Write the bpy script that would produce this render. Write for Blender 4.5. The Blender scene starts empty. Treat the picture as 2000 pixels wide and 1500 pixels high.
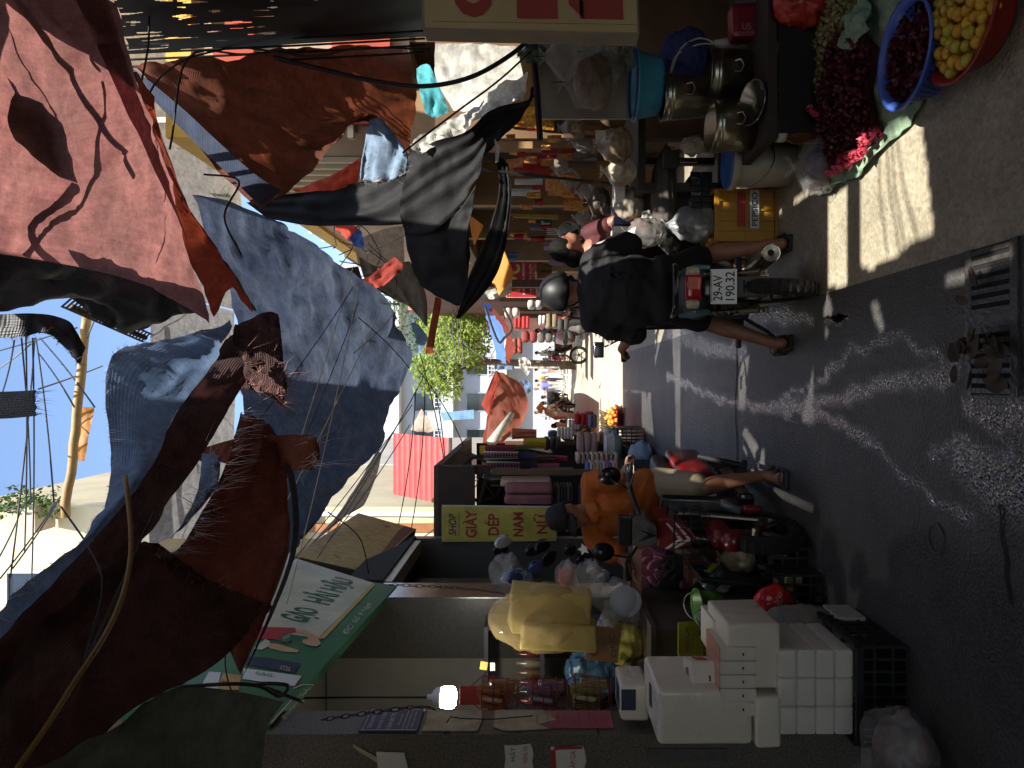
import bpy, bmesh, math, random
from mathutils import Vector as V, Matrix, noise, Euler
random.seed(7)
PI = math.pi
F, H, CX, CY = 1450.0, 1.6, 1045.0, 740.0
sc = bpy.context.scene
COL = sc.collection
ORG = {}

def P(x, y, d):
    """picture ray (x, y) of the sideways photo met at distance d down the street -> world point"""
    return V(((CY - y) / F * d, d, H + (CX - x) / F * d))
def G(x, y, z=0.0):
    d = F * (H - z) / (x - CX)
    return P(x, y, d)
def lin(c):
    return tuple((v / 255 / 12.92) if v / 255 <= .04045 else ((v / 255 + .055) / 1.055) ** 2.4 for v in c)

# ---------------------------------------------------------------- materials
MATS = {}
def mat(key, col=(128, 128, 128), rough=.6, metal=0, var=.18, vs=6, bump=0, bs=60, trans=0, clear=0, col2=None, emit=0, spec=.5, sheen=0, detail=6, stretch=None, coat=0):
    if key in MATS: return MATS[key]
    m = bpy.data.materials.new(key); m.use_nodes = True
    nt = m.node_tree; n = nt.nodes; l = nt.links
    b = n['Principled BSDF']; out = n['Material Output']
    c = lin(col)
    b.inputs['Roughness'].default_value = rough; b.inputs['Metallic'].default_value = metal
    b.inputs['Specular IOR Level'].default_value = spec
    b.inputs['Coat Weight'].default_value = coat; b.inputs['Coat Roughness'].default_value = .12
    tc = n.new('ShaderNodeTexCoord'); co = tc.outputs['Object']
    if stretch:
        mp = n.new('ShaderNodeMapping'); mp.inputs['Scale'].default_value = stretch
        l.new(co, mp.inputs['Vector']); co = mp.outputs[0]
    colsock = None
    if var or col2:
        nz = n.new('ShaderNodeTexNoise'); nz.inputs['Scale'].default_value = vs; nz.inputs['Detail'].default_value = detail; nz.inputs['Roughness'].default_value = .65
        l.new(co, nz.inputs['Vector'])
        rp = n.new('ShaderNodeValToRGB'); l.new(nz.outputs['Fac'], rp.inputs[0])
        rp.color_ramp.elements[0].position = .32; rp.color_ramp.elements[1].position = .68
        c2 = lin(col2) if col2 else tuple(min(1, x * (1 + var)) for x in c)
        c1 = c if col2 else tuple(x * (1 - var) for x in c)
        rp.color_ramp.elements[0].color = (*c1, 1); rp.color_ramp.elements[1].color = (*c2, 1)
        colsock = rp.outputs[0]; l.new(colsock, b.inputs['Base Color'])
        mr = n.new('ShaderNodeMapRange'); l.new(nz.outputs['Fac'], mr.inputs[0])
        mr.inputs[3].default_value = max(.02, rough - .12); mr.inputs[4].default_value = min(1, rough + .12)
        l.new(mr.outputs[0], b.inputs['Roughness'])
    else:
        b.inputs['Base Color'].default_value = (*c, 1)
    if bump:
        nb = n.new('ShaderNodeTexNoise'); nb.inputs['Scale'].default_value = bs; nb.inputs['Detail'].default_value = 4
        l.new(co, nb.inputs['Vector'])
        bp = n.new('ShaderNodeBump'); bp.inputs['Strength'].default_value = bump; bp.inputs['Distance'].default_value = .02
        l.new(nb.outputs['Fac'], bp.inputs['Height']); l.new(bp.outputs[0], b.inputs['Normal'])
    sh = b.outputs[0]
    if trans:
        t = n.new('ShaderNodeBsdfTranslucent'); mx = n.new('ShaderNodeMixShader'); mx.inputs[0].default_value = trans
        if colsock: l.new(colsock, t.inputs[0])
        else: t.inputs[0].default_value = (*c, 1)
        l.new(sh, mx.inputs[1]); l.new(t.outputs[0], mx.inputs[2]); sh = mx.outputs[0]
    if clear:
        t = n.new('ShaderNodeBsdfTransparent'); mx = n.new('ShaderNodeMixShader'); mx.inputs[0].default_value = clear
        l.new(sh, mx.inputs[1]); l.new(t.outputs[0], mx.inputs[2]); sh = mx.outputs[0]
    if emit:
        b.inputs['Emission Color'].default_value = (*c, 1); b.inputs['Emission Strength'].default_value = emit
    l.new(sh, out.inputs[0])
    MATS[key] = m
    return m

def weave(key, col, trans=.4, stain=(60, 50, 45), rough=.75, amt=.35, lines=60, bump=.25):
    """woven plastic tarpaulin: fine crossing ribs, dusty stains, light coming through"""
    if key in MATS: return MATS[key]
    m = bpy.data.materials.new(key); m.use_nodes = True
    nt = m.node_tree; n = nt.nodes; l = nt.links
    b = n['Principled BSDF']; out = n['Material Output']
    tc = n.new('ShaderNodeTexCoord'); uv = tc.outputs['UV']; ob = tc.outputs['Object']
    nz = n.new('ShaderNodeTexNoise'); nz.inputs['Scale'].default_value = 2.6; nz.inputs['Detail'].default_value = 9; nz.inputs['Roughness'].default_value = .7
    l.new(ob, nz.inputs['Vector'])
    nf = n.new('ShaderNodeTexNoise'); nf.inputs['Scale'].default_value = 14; nf.inputs['Detail'].default_value = 8; nf.inputs['Roughness'].default_value = .8
    mp = n.new('ShaderNodeMapping'); mp.inputs['Scale'].default_value = (1, .12, 1); l.new(uv, mp.inputs[0])
    nf.inputs['Scale'].default_value = 40; l.new(mp.outputs[0], nf.inputs['Vector'])
    r = n.new('ShaderNodeValToRGB'); l.new(nz.outputs[0], r.inputs[0]); r.color_ramp.elements[0].position = .38; r.color_ramp.elements[1].position = .72
    c = lin(col); s = lin(stain)
    r.color_ramp.elements[0].color = (*c, 1); r.color_ramp.elements[1].color = tuple(c[i] * (1 - amt) + s[i] * amt for i in range(3)) + (1,)
    mm = n.new('ShaderNodeMix'); mm.data_type = 'RGBA'; mm.blend_type = 'MULTIPLY'; mm.inputs[0].default_value = .55
    r2 = n.new('ShaderNodeValToRGB'); l.new(nf.outputs[0], r2.inputs[0]); r2.color_ramp.elements[0].position = .35; r2.color_ramp.elements[1].position = .65
    r2.color_ramp.elements[0].color = (.55, .55, .55, 1); r2.color_ramp.elements[1].color = (1.15, 1.15, 1.15, 1)
    l.new(r.outputs[0], mm.inputs[6]); l.new(r2.outputs[0], mm.inputs[7])
    m2 = n.new('ShaderNodeMix'); m2.data_type = 'RGBA'; m2.blend_type = 'MULTIPLY'; m2.inputs[0].default_value = .6; l.new(mm.outputs[2], m2.inputs[6])
    n3 = n.new('ShaderNodeTexNoise'); n3.inputs['Scale'].default_value = 9; n3.inputs['Detail'].default_value = 10; n3.inputs['Roughness'].default_value = .8; l.new(ob, n3.inputs['Vector'])
    r3 = n.new('ShaderNodeValToRGB'); l.new(n3.outputs[0], r3.inputs[0]); r3.color_ramp.elements[0].position = .38; r3.color_ramp.elements[1].position = .6; r3.color_ramp.elements[0].color = (.4, .4, .42, 1); r3.color_ramp.elements[1].color = (1.2, 1.2, 1.2, 1); l.new(r3.outputs[0], m2.inputs[7])
    cs = m2.outputs[2]
    l.new(cs, b.inputs['Base Color']); b.inputs['Roughness'].default_value = rough
    rg = n.new('ShaderNodeTexNoise'); rg.noise_type = 'RIDGED_MULTIFRACTAL'; rg.inputs['Scale'].default_value = 2.2; rg.inputs['Detail'].default_value = 5; rg.inputs['Roughness'].default_value = .55; rg.inputs['Distortion'].default_value = .6; l.new(ob, rg.inputs['Vector'])
    w1 = n.new('ShaderNodeTexWave'); w1.inputs['Scale'].default_value = lines * .55; w1.bands_direction = 'X'; w1.inputs['Distortion'].default_value = .6
    w2 = n.new('ShaderNodeTexWave'); w2.inputs['Scale'].default_value = lines * .55; w2.bands_direction = 'Y'; w2.inputs['Distortion'].default_value = .6
    l.new(uv, w1.inputs[0]); l.new(uv, w2.inputs[0])
    ad = n.new('ShaderNodeMath'); ad.operation = 'ADD'; l.new(w1.outputs['Fac'], ad.inputs[0]); l.new(w2.outputs['Fac'], ad.inputs[1])
    a2 = n.new('ShaderNodeMath'); a2.operation = 'MULTIPLY_ADD'; l.new(nf.outputs[0], a2.inputs[0]); a2.inputs[1].default_value = 2.5; l.new(ad.outputs[0], a2.inputs[2])
    bp = n.new('ShaderNodeBump'); bp.inputs['Strength'].default_value = bump; bp.inputs['Distance'].default_value = .01
    a3 = n.new('ShaderNodeMath'); a3.operation = 'MULTIPLY_ADD'; l.new(rg.outputs[0], a3.inputs[0]); a3.inputs[1].default_value = 2.2; l.new(a2.outputs[0], a3.inputs[2])
    l.new(a3.outputs[0], bp.inputs['Height']); l.new(bp.outputs[0], b.inputs['Normal'])
    t = n.new('ShaderNodeBsdfTranslucent'); l.new(cs, t.inputs[0])
    mx = n.new('ShaderNodeMixShader'); mx.inputs[0].default_value = trans
    l.new(b.outputs[0], mx.inputs[1]); l.new(t.outputs[0], mx.inputs[2]); l.new(mx.outputs[0], out.inputs[0])
    MATS[key] = m
    return m

def clearmat(key, col=(235, 235, 235), clear=.55, rough=.12, var=.1):
    return mat(key, col, rough, var=var, vs=9, clear=clear, spec=.9, bump=1, bs=11)

# ---------------------------------------------------------------- objects
def tag(o, label=None, cat=None, group=None, kind=None):
    if label: o['label'] = label
    if cat: o['category'] = cat
    if group: o['group'] = group
    if kind: o['kind'] = kind
    return o
def thing(name, loc, label, cat, group=None):
    o = bpy.data.objects.new(name, None); COL.objects.link(o)
    o.empty_display_size = .1
    o.location = loc; ORG[o.name] = V(loc)
    return tag(o, label, cat, group)
def link(name, me, m, parent=None, loc=None, smooth=False):
    """me holds world coordinates; they are shifted to the parent's base or to loc"""
    o = bpy.data.objects.new(name, me); COL.objects.link(o)
    org = ORG[parent.name] if parent else V(loc or (0, 0, 0))
    me.transform(Matrix.Translation(-org))
    if parent: o.parent = parent
    else: o.location = org
    ORG[o.name] = org
    if m:
        for q in (m if isinstance(m, (list, tuple)) else [m]): me.materials.append(q)
    if smooth: me.shade_smooth()
    return o

class MB:
    def __init__(s): s.v = []; s.f = []; s.mi = []; s.cur = 0
    def add(s, vs, fs):
        b = len(s.v); s.v += [V(p) for p in vs]
        for f in fs: s.f.append([b + i for i in f]); s.mi.append(s.cur)
        return s
    def box(s, c, size, rot=None, taper=1.0):
        sx, sy, sz = [q / 2 for q in size]; R = rot or Matrix.Identity(3)
        vs = []
        for z in (-1, 1):
            k = taper if z > 0 else 1
            for x, y in ((-1, -1), (1, -1), (1, 1), (-1, 1)): vs.append(V(c) + R @ V((x * sx * k, y * sy * k, z * sz)))
        return s.add(vs, [(3, 2, 1, 0), (4, 5, 6, 7), (0, 1, 5, 4), (1, 2, 6, 5), (2, 3, 7, 6), (3, 0, 4, 7)])
    def rbox(s, c, size, r=.02, rot=None, seg=2, puff=0):
        """rounded box"""
        bm = bmesh.new(); bmesh.ops.create_cube(bm, size=1)
        for v in bm.verts: v.co = V((v.co.x * size[0], v.co.y * size[1], v.co.z * size[2]))
        bmesh.ops.bevel(bm, geom=bm.edges[:], offset=min(r, min(size) * .48), segments=seg, profile=.6, affect='EDGES')
        R = rot or Matrix.Identity(3)
        bm.verts.ensure_lookup_table()
        s.add([V(c) + R @ v.co for v in bm.verts], [[v.index for v in f.verts] for f in bm.faces]); bm.free()
        return s
    def cyl(s, p0, p1, r0, r1=None, n=12, caps=True):
        p0, p1 = V(p0), V(p1); r1 = r0 if r1 is None else r1
        a = (p1 - p0).normalized(); u = a.orthogonal().normalized(); w = a.cross(u)
        vs = [p0 + (u * math.cos(2 * PI * i / n) + w * math.sin(2 * PI * i / n)) * r0 for i in range(n)]
        vs += [p1 + (u * math.cos(2 * PI * i / n) + w * math.sin(2 * PI * i / n)) * r1 for i in range(n)]
        fs = [(i, (i + 1) % n, n + (i + 1) % n, n + i) for i in range(n)]
        if caps: fs += [tuple(range(n - 1, -1, -1)), tuple(range(n, 2 * n))]
        return s.add(vs, fs)
    def tube(s, pts, r, n=6, closed=False):
        pts = [V(p) for p in pts]; m = len(pts); rs = r if isinstance(r, (list, tuple)) else [r] * m
        vs = []; u = None
        for i, p in enumerate(pts):
            a = (pts[(i + 1) % m] - pts[i - 1]) if closed else (pts[min(i + 1, m - 1)] - pts[max(i - 1, 0)])
            if a.length < 1e-9: a = V((0, 0, 1))
            a.normalize()
            u = a.orthogonal().normalized() if u is None else (u - a * u.dot(a)).normalized() if (u - a * u.dot(a)).length > 1e-6 else a.orthogonal().normalized()
            w = a.cross(u)
            vs += [p + (u * math.cos(2 * PI * k / n) + w * math.sin(2 * PI * k / n)) * rs[i] for k in range(n)]
        fs = []
        for i in range(m if closed else m - 1):
            j = (i + 1) % m
            for k in range(n): fs.append((i * n + k, i * n + (k + 1) % n, j * n + (k + 1) % n, j * n + k))
        if not closed: fs += [tuple(range(n - 1, -1, -1)), tuple((m - 1) * n + k for k in range(n))]
        return s.add(vs, fs)
    def lathe(s, prof, c, axis=(0, 0, 1), n=24, squash=(1, 1)):
        a = V(axis).normalized(); u = V((1, 0, 0)) if abs(a.x) < .9 else V((0, 1, 0)); u = (u - a * u.dot(a)).normalized(); w = a.cross(u)
        vs = []
        for r, z in prof:
            for k in range(n):
                t = 2 * PI * k / n
                vs.append(V(c) + a * z + (u * math.cos(t) * squash[0] + w * math.sin(t) * squash[1]) * r)
        fs = []
        for i in range(len(prof) - 1):
            for k in range(n): fs.append((i * n + k, i * n + (k + 1) % n, (i + 1) * n + (k + 1) % n, (i + 1) * n + k))
        return s.add(vs, fs)
    def sph(s, c, r, n=10, rot=None):
        r = (r, r, r) if isinstance(r, (int, float)) else r
        R = rot or Matrix.Identity(3); vs = [V(c) + R @ V((0, 0, -r[2]))]; h = max(4, n // 2 + 1)
        for i in range(1, h):
            t = PI * i / h
            for k in range(n): vs.append(V(c) + R @ V((r[0] * math.sin(t) * math.cos(2 * PI * k / n), r[1] * math.sin(t) * math.sin(2 * PI * k / n), -r[2] * math.cos(t))))
        vs.append(V(c) + R @ V((0, 0, r[2]))); fs = []
        for k in range(n): fs.append((0, 1 + (k + 1) % n, 1 + k))
        for i in range(h - 2):
            for k in range(n):
                a = 1 + i * n; fs.append((a + k, a + (k + 1) % n, a + n + (k + 1) % n, a + n + k))
        e = 1 + (h - 2) * n
        for k in range(n): fs.append((e + k, e + (k + 1) % n, len(vs) - 1))
        return s.add(vs, fs)
    def prism(s, poly, ext):
        """flat outline pushed along ext"""
        n = len(poly); e = V(ext); vs = [V(p) for p in poly] + [V(p) + e for p in poly]
        return s.add(vs, [tuple(range(n - 1, -1, -1)), tuple(range(n, 2 * n))] + [(i, (i + 1) % n, n + (i + 1) % n, n + i) for i in range(n)])
    def grid(s, rows):
        n = len(rows[0]); fs = []
        for i in range(len(rows) - 1):
            for k in range(n - 1): fs.append((i * n + k, i * n + k + 1, (i + 1) * n + k + 1, (i + 1) * n + k))
        return s.add([p for r in rows for p in r], fs)
    def mesh(s, name):
        me = bpy.data.meshes.new(name); me.from_pydata([tuple(p) for p in s.v], [], s.f)
        if any(s.mi): me.polygons.foreach_set('material_index', s.mi)
        me.update(); return me
    def build(s, name, m, parent=None, loc=None, smooth=False, label=None, cat=None, group=None, kind=None, bevel=0):
        if loc is None and parent is None:
            xs = [p.x for p in s.v]; ys = [p.y for p in s.v]; zs = [p.z for p in s.v]
            loc = ((min(xs) + max(xs)) / 2, (min(ys) + max(ys)) / 2, min(zs))
        me = s.mesh(name)
        if bevel:
            bm = bmesh.new(); bm.from_mesh(me)
            bmesh.ops.bevel(bm, geom=bm.edges[:], offset=bevel, segments=2, profile=.6, affect='EDGES', clamp_overlap=True); bm.to_mesh(me); bm.free()
        return tag(link(name, me, m, parent, loc, smooth), label, cat, group, kind)

def rz(a): return Matrix.Rotation(a, 3, 'Z')
def rx(a): return Matrix.Rotation(a, 3, 'X')
def ry(a): return Matrix.Rotation(a, 3, 'Y')

def copytree(o, loc, rot=0, label=None, group=None, scale=None):
    r = o.copy(); COL.objects.link(r); r.location = loc; r.rotation_euler = (0, 0, rot)
    if scale: r.scale = (scale,) * 3
    if label: r['label'] = label
    if group: r['group'] = group
    for ch in [c for c in bpy.data.objects if c.parent == o]:
        c2 = ch.copy(); COL.objects.link(c2); c2.parent = r
        for g in [c for c in bpy.data.objects if c.parent == ch]:
            g2 = g.copy(); COL.objects.link(g2); g2.parent = c2
    return r

# ---------------------------------------------------------------- cloth and cables
def cr(pts, n):
    m = len(pts)
    if m == 1: return [pts[0]] * (n + 1)
    o = []
    for i in range(n + 1):
        t = i / n * (m - 1); k = min(int(t), m - 2); t -= k
        p0, p1, p2, p3 = pts[max(k - 1, 0)], pts[k], pts[k + 1], pts[min(k + 2, m - 1)]
        o.append(.5 * ((2 * p1) + (p2 - p0) * t + (2 * p0 - 5 * p1 + 4 * p2 - p3) * t * t + (3 * p1 - p0 - 3 * p2 + p3) * t ** 3))
    return o
def loft(rows, nu, nv):
    R = [cr(r, nu) for r in rows]
    cols = [cr([r[i] for r in R], nv) for i in range(nu + 1)]
    return [[cols[i][j] for i in range(nu + 1)] for j in range(nv + 1)]
SEED = [0]
def sheet(rows, wr=.03, wl=.5, fold=0, fdir=0, fk=9, rag=(), ragamt=.05):
    """wrinkle a grid of points; fold: pleats across one direction; rag: torn sides among t b l r"""
    SEED[0] += 17.3; sd = V((SEED[0], SEED[0] * .7, 3))
    nv, nu = len(rows) - 1, len(rows[0]) - 1; out = []
    for j, r in enumerate(rows):
        o = []
        for i, p in enumerate(r):
            du = r[min(i + 1, nu)] - r[max(i - 1, 0)]; dv = rows[min(j + 1, nv)][i] - rows[max(j - 1, 0)][i]
            nn = du.cross(dv); nn = nn.normalized() if nn.length > 1e-9 else V((0, 0, 1))
            q = p / wl + sd
            h = noise.noise(q) * .7 + noise.noise(q * 2.3) * .4 + noise.noise(q * 5.1) * .16
            h += (1 - abs(noise.noise(q * 1.7 + V((9, 0, 0))))) ** 5 * (.8 if wl > .3 else .35) + (1 - abs(noise.noise(q * 3.9))) ** 6 * (.35 if wl > .3 else .1)
            h *= wr
            if fold:
                t = (i / nu if fdir == 0 else j / nv); s_ = (j / nv if fdir == 0 else i / nu)
                h += fold * math.sin(t * fk * 2 * PI + 2.5 * noise.noise(V((t * 3, s_ * 1.3, SEED[0])))) * (.55 + .45 * noise.noise(V((t * 5, s_ * 2, SEED[0] + 9))))
            p = p + nn * h
            if rag:
                for side, e, inward in (('t', j == 0, dv), ('b', j == nv, -dv), ('l', i == 0, du), ('r', i == nu, -du)):
                    if side in rag and e:
                        k = i if side in 'tb' else j
                        p = p + inward.normalized() * ragamt * abs(noise.noise(V((k * .61, SEED[0], 1))) + .6 * noise.noise(V((k * 1.7, SEED[0], 4)))) * 2
            o.append(p)
        out.append(o)
    return out
def cloth(name, rows, m, label=None, cat='tarpaulin', group=None, parent=None, nu=40, nv=24, fray=(), fraylen=.12, fraym=None, thick=0, nofray=None, **k):
    R = [[(P(*q) if not isinstance(q, V) else q) for q in r] for r in rows]
    g = loft(R, nu, nv); g = sheet(g, rag=fray, **k)
    mb = MB().grid(g); me = mb.mesh(name)
    uvl = me.uv_layers.new(name='UVMap'); n1 = nu + 1
    lu = sum((g[len(g) // 2][i + 1] - g[len(g) // 2][i]).length for i in range(nu)); lv = sum((g[j + 1][nu // 2] - g[j][nu // 2]).length for j in range(nv))
    for lp in me.loops:
        vi = lp.vertex_index; uvl.data[lp.index].uv = ((vi % n1) / nu * lu, (vi // n1) / nv * lv)
    c = g[len(g) // 2][nu // 2]
    o = tag(link(name, me, m, parent, None if parent else c, True), label, cat if not parent else None, group)
    if thick:
        md = o.modifiers.new('thick', 'SOLIDIFY'); md.thickness = thick
    if fray:
        fb = MB(); rnd = random.Random(SEED[0])
        for side in fray:
            E = {'t': (g[0], g[1]), 'b': (g[-1], g[-2]), 'l': ([r[0] for r in g], [r[1] for r in g]), 'r': ([r[-1] for r in g], [r[-2] for r in g])}[side]
            for i in range(len(E[0]) - 1):
                for _ in range(4):
                    t = rnd.random(); p = E[0][i].lerp(E[0][i + 1], t); q = E[1][i].lerp(E[1][i + 1], t)
                    d = (p - q).normalized(); L = fraylen * rnd.random() ** 1.8 * 1.6 + .01
                    d = (d + V((rnd.uniform(-.6, .6), rnd.uniform(-.6, .6), rnd.uniform(-1.1, .1)))).normalized(); L *= .8
                    e = (E[0][i + 1] - E[0][i]).normalized() * rnd.uniform(.0006, .0016)
                    m1 = p + d * L * .5 + V((0, 0, -L * .05)); m2 = p + d * L + V((rnd.uniform(-.2, .2) * L, 0, -L * .55))
                    fb.add([p - e - d * .01, p + e - d * .01, m1 - e * .7, m1 + e * .7, m2], [(0, 1, 3, 2), (2, 3, 4)])
        fo = fb.build('frayed_edge', fraym or m, o)
        fo['kind'] = 'stuff'
    return o

def wire(name, a, b, sag, r, m, label, group='overhead cables', cat='cable', n=14, wob=.0, via=()):
    a, b = V(a), V(b); pts = []
    if via:
        pts = cr([a] + [V(q) for q in via] + [b], max(n, 6 * (len(via) + 1)))
    else:
        for i in range(n + 1):
            t = i / n; p = a.lerp(b, t); p.z -= sag * 4 * t * (1 - t)
            pts.append(p)
    if wob:
        SEED[0] += 5
        pts = [p + noise.noise_vector(p * 3 + V((SEED[0], 0, 0))) * wob for p in pts]
    return MB().tube(pts, r, 5).build(name, m, smooth=True, label=label, cat=cat, group=group)

# ---------------------------------------------------------------- writing
def text(s, c, right, up, w, h, m, parent, name='lettering', ext=.002, bold=0, slant=0):
    """letters filled into a w x h box centred on c, standing ext proud of the sign"""
    cu = bpy.data.curves.new('t', 'FONT'); cu.body = s; cu.resolution_u = 3; cu.offset = bold; cu.shear = slant
    o = bpy.data.objects.new('t', cu); COL.objects.link(o)
    dg = bpy.context.evaluated_depsgraph_get(); dg.update()
    me = bpy.data.meshes.new_from_object(o.evaluated_get(dg)); bpy.data.objects.remove(o)
    if not len(me.vertices): return None
    xs = [v.co.x for v in me.vertices]; ys = [v.co.y for v in me.vertices]
    x0, x1, y0, y1 = min(xs), max(xs), min(ys), max(ys)
    right, up = V(right).normalized(), V(up).normalized(); nrm = right.cross(up)
    for v in me.vertices:
        v.co = V(c) + right * ((v.co.x - x0) / (x1 - x0) - .5) * w + up * ((v.co.y - y0) / max(1e-6, y1 - y0) - .5) * h + nrm * ext
    me.name = name
    return link(name, me, m, parent)

# ---------------------------------------------------------------- bodies
def blob(parts, voxel=.012, smooth=6, name='body'):
    """parts: ('c', p0, r0, p1, r1) tapered limb, ('e', centre, radii[, rot]) ellipsoid -> one continuous skin"""
    mb = MB()
    for q in parts:
        if q[0] == 'c':
            _, a, ra, b, rb = q; mb.cyl(a, b, ra, rb, 14); mb.sph(a, ra, 12); mb.sph(b, rb, 12)
        else: mb.sph(q[1], q[2], 16, q[3] if len(q) > 3 else None)
    me = mb.mesh(name); o = bpy.data.objects.new('tmp', me); COL.objects.link(o)
    md = o.modifiers.new('r', 'REMESH'); md.mode = 'VOXEL'; md.voxel_size = voxel
    md = o.modifiers.new('s', 'SMOOTH'); md.iterations = smooth; md.factor = .5
    dg = bpy.context.evaluated_depsgraph_get(); dg.update()
    r = bpy.data.meshes.new_from_object(o.evaluated_get(dg)); bpy.data.objects.remove(o); r.name = name
    return r
def limb(*pr):
    """limb(p0, r0, p1, r1, p2, r2 ...)"""
    o = []
    for i in range(0, len(pr) - 2, 2): o.append(('c', V(pr[i]), pr[i + 1], V(pr[i + 2]), pr[i + 3]))
    return o
def hand(wrist, fwd, palm_n, size=.18, curl=.6, thumb=1):
    """palm, four unequal bent fingers and a side thumb; fwd: towards the knuckles, palm_n: out of the palm"""
    w = V(wrist); f = V(fwd).normalized(); pn = V(palm_n); pn = (pn - f * pn.dot(f)).normalized(); s = f.cross(pn) * thumb
    k = size / .18; o = []
    pc = w + f * .05 * k
    for t in (-.026, -.009, .009, .026): o.append(('c', w + f * .012 * k + s * t * .6 * k, .014 * k, w + f * .088 * k + s * t * k, .0115 * k))
    for t, L in ((.031, .066), (.0105, .076), (-.0105, .070), (-.031, .054)):
        p = w + f * .088 * k + s * t * k; d = f.copy(); L *= k
        for seg, q in enumerate((.45, .32, .23)):
            ang = curl * (.55 + .4 * seg); d2 = (f * math.cos(ang) + pn * math.sin(ang)).normalized()
            e = p + d2 * L * q; o.append(('c', p, (.0098 - .001 * seg) * k, e, (.0088 - .001 * seg) * k)); p = e
    b = w + f * .022 * k + s * .026 * k; m1 = b + (f * .55 + s * .75 + pn * .25).normalized() * .038 * k; m2 = m1 + (f * .8 + s * .15 + pn * .45).normalized() * .03 * k
    o += [('c', b, .0135 * k, m1, .011 * k), ('c', m1, .011 * k, m2, .0085 * k)]
    return o
# ================================================================ camera, sky, sun
cam = bpy.data.objects.new('camera', bpy.data.cameras.new('camera')); COL.objects.link(cam); sc.camera = cam
cam.location = (0, 0, H)
cam.matrix_world = Matrix(((0, 1, 0, 0), (0, 0, -1, 0), (-1, 0, 0, H), (0, 0, 0, 1)))
cam.data.sensor_width = 36; cam.data.lens = 36 * F / 2000
cam.data.shift_x = -(CX - 1000) / 2000; cam.data.shift_y = -(750 - CY) / 2000
cam.data.clip_start = .05; cam.data.clip_end = 2000
SUN = V((-.2, .54, -1)).normalized()
w = bpy.data.worlds.new('World'); sc.world = w; w.use_nodes = True
nt = w.node_tree; bg = nt.nodes['Background']; sk = nt.nodes.new('ShaderNodeTexSky'); sk.sky_type = 'NISHITA'; sk.sun_disc = False
sk.sun_elevation = math.asin(-SUN.z); sk.sun_rotation = math.atan2(-SUN.x, -SUN.y)
sk.air_density = 1.0; sk.dust_density = 1.2; sk.ozone_density = 2.2
nt.links.new(sk.outputs[0], bg.inputs[0]); bg.inputs[1].default_value = .15
sl = bpy.data.objects.new('sun', bpy.data.lights.new('sun', 'SUN')); COL.objects.link(sl)
sl.data.energy = 5; sl.data.angle = math.radians(.5); sl.data.color = (1, .95, .86)
sl.rotation_euler = SUN.to_track_quat('-Z', 'Y').to_euler()
sc.view_settings.view_transform = 'Standard'; sc.view_settings.look = 'None'; sc.view_settings.exposure = 1.2; sc.view_settings.gamma = 1
sc.cycles.max_bounces = 7; sc.cycles.transparent_max_bounces = 10; sc.cycles.diffuse_bounces = 4
sc.cycles.use_denoising = True; sc.cycles.sample_clamp_indirect = 4; sc.cycles.caustics_reflective = False; sc.cycles.caustics_refractive = False

# ================================================================ ground, street, pavement
gm = mat('bare_ground', (92, 86, 78), .9, var=.2, vs=.6, bump=.3, bs=8)
MB().box((0, 300, -.3), (900, 900, .59)).build('ground', gm, kind='structure')

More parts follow.
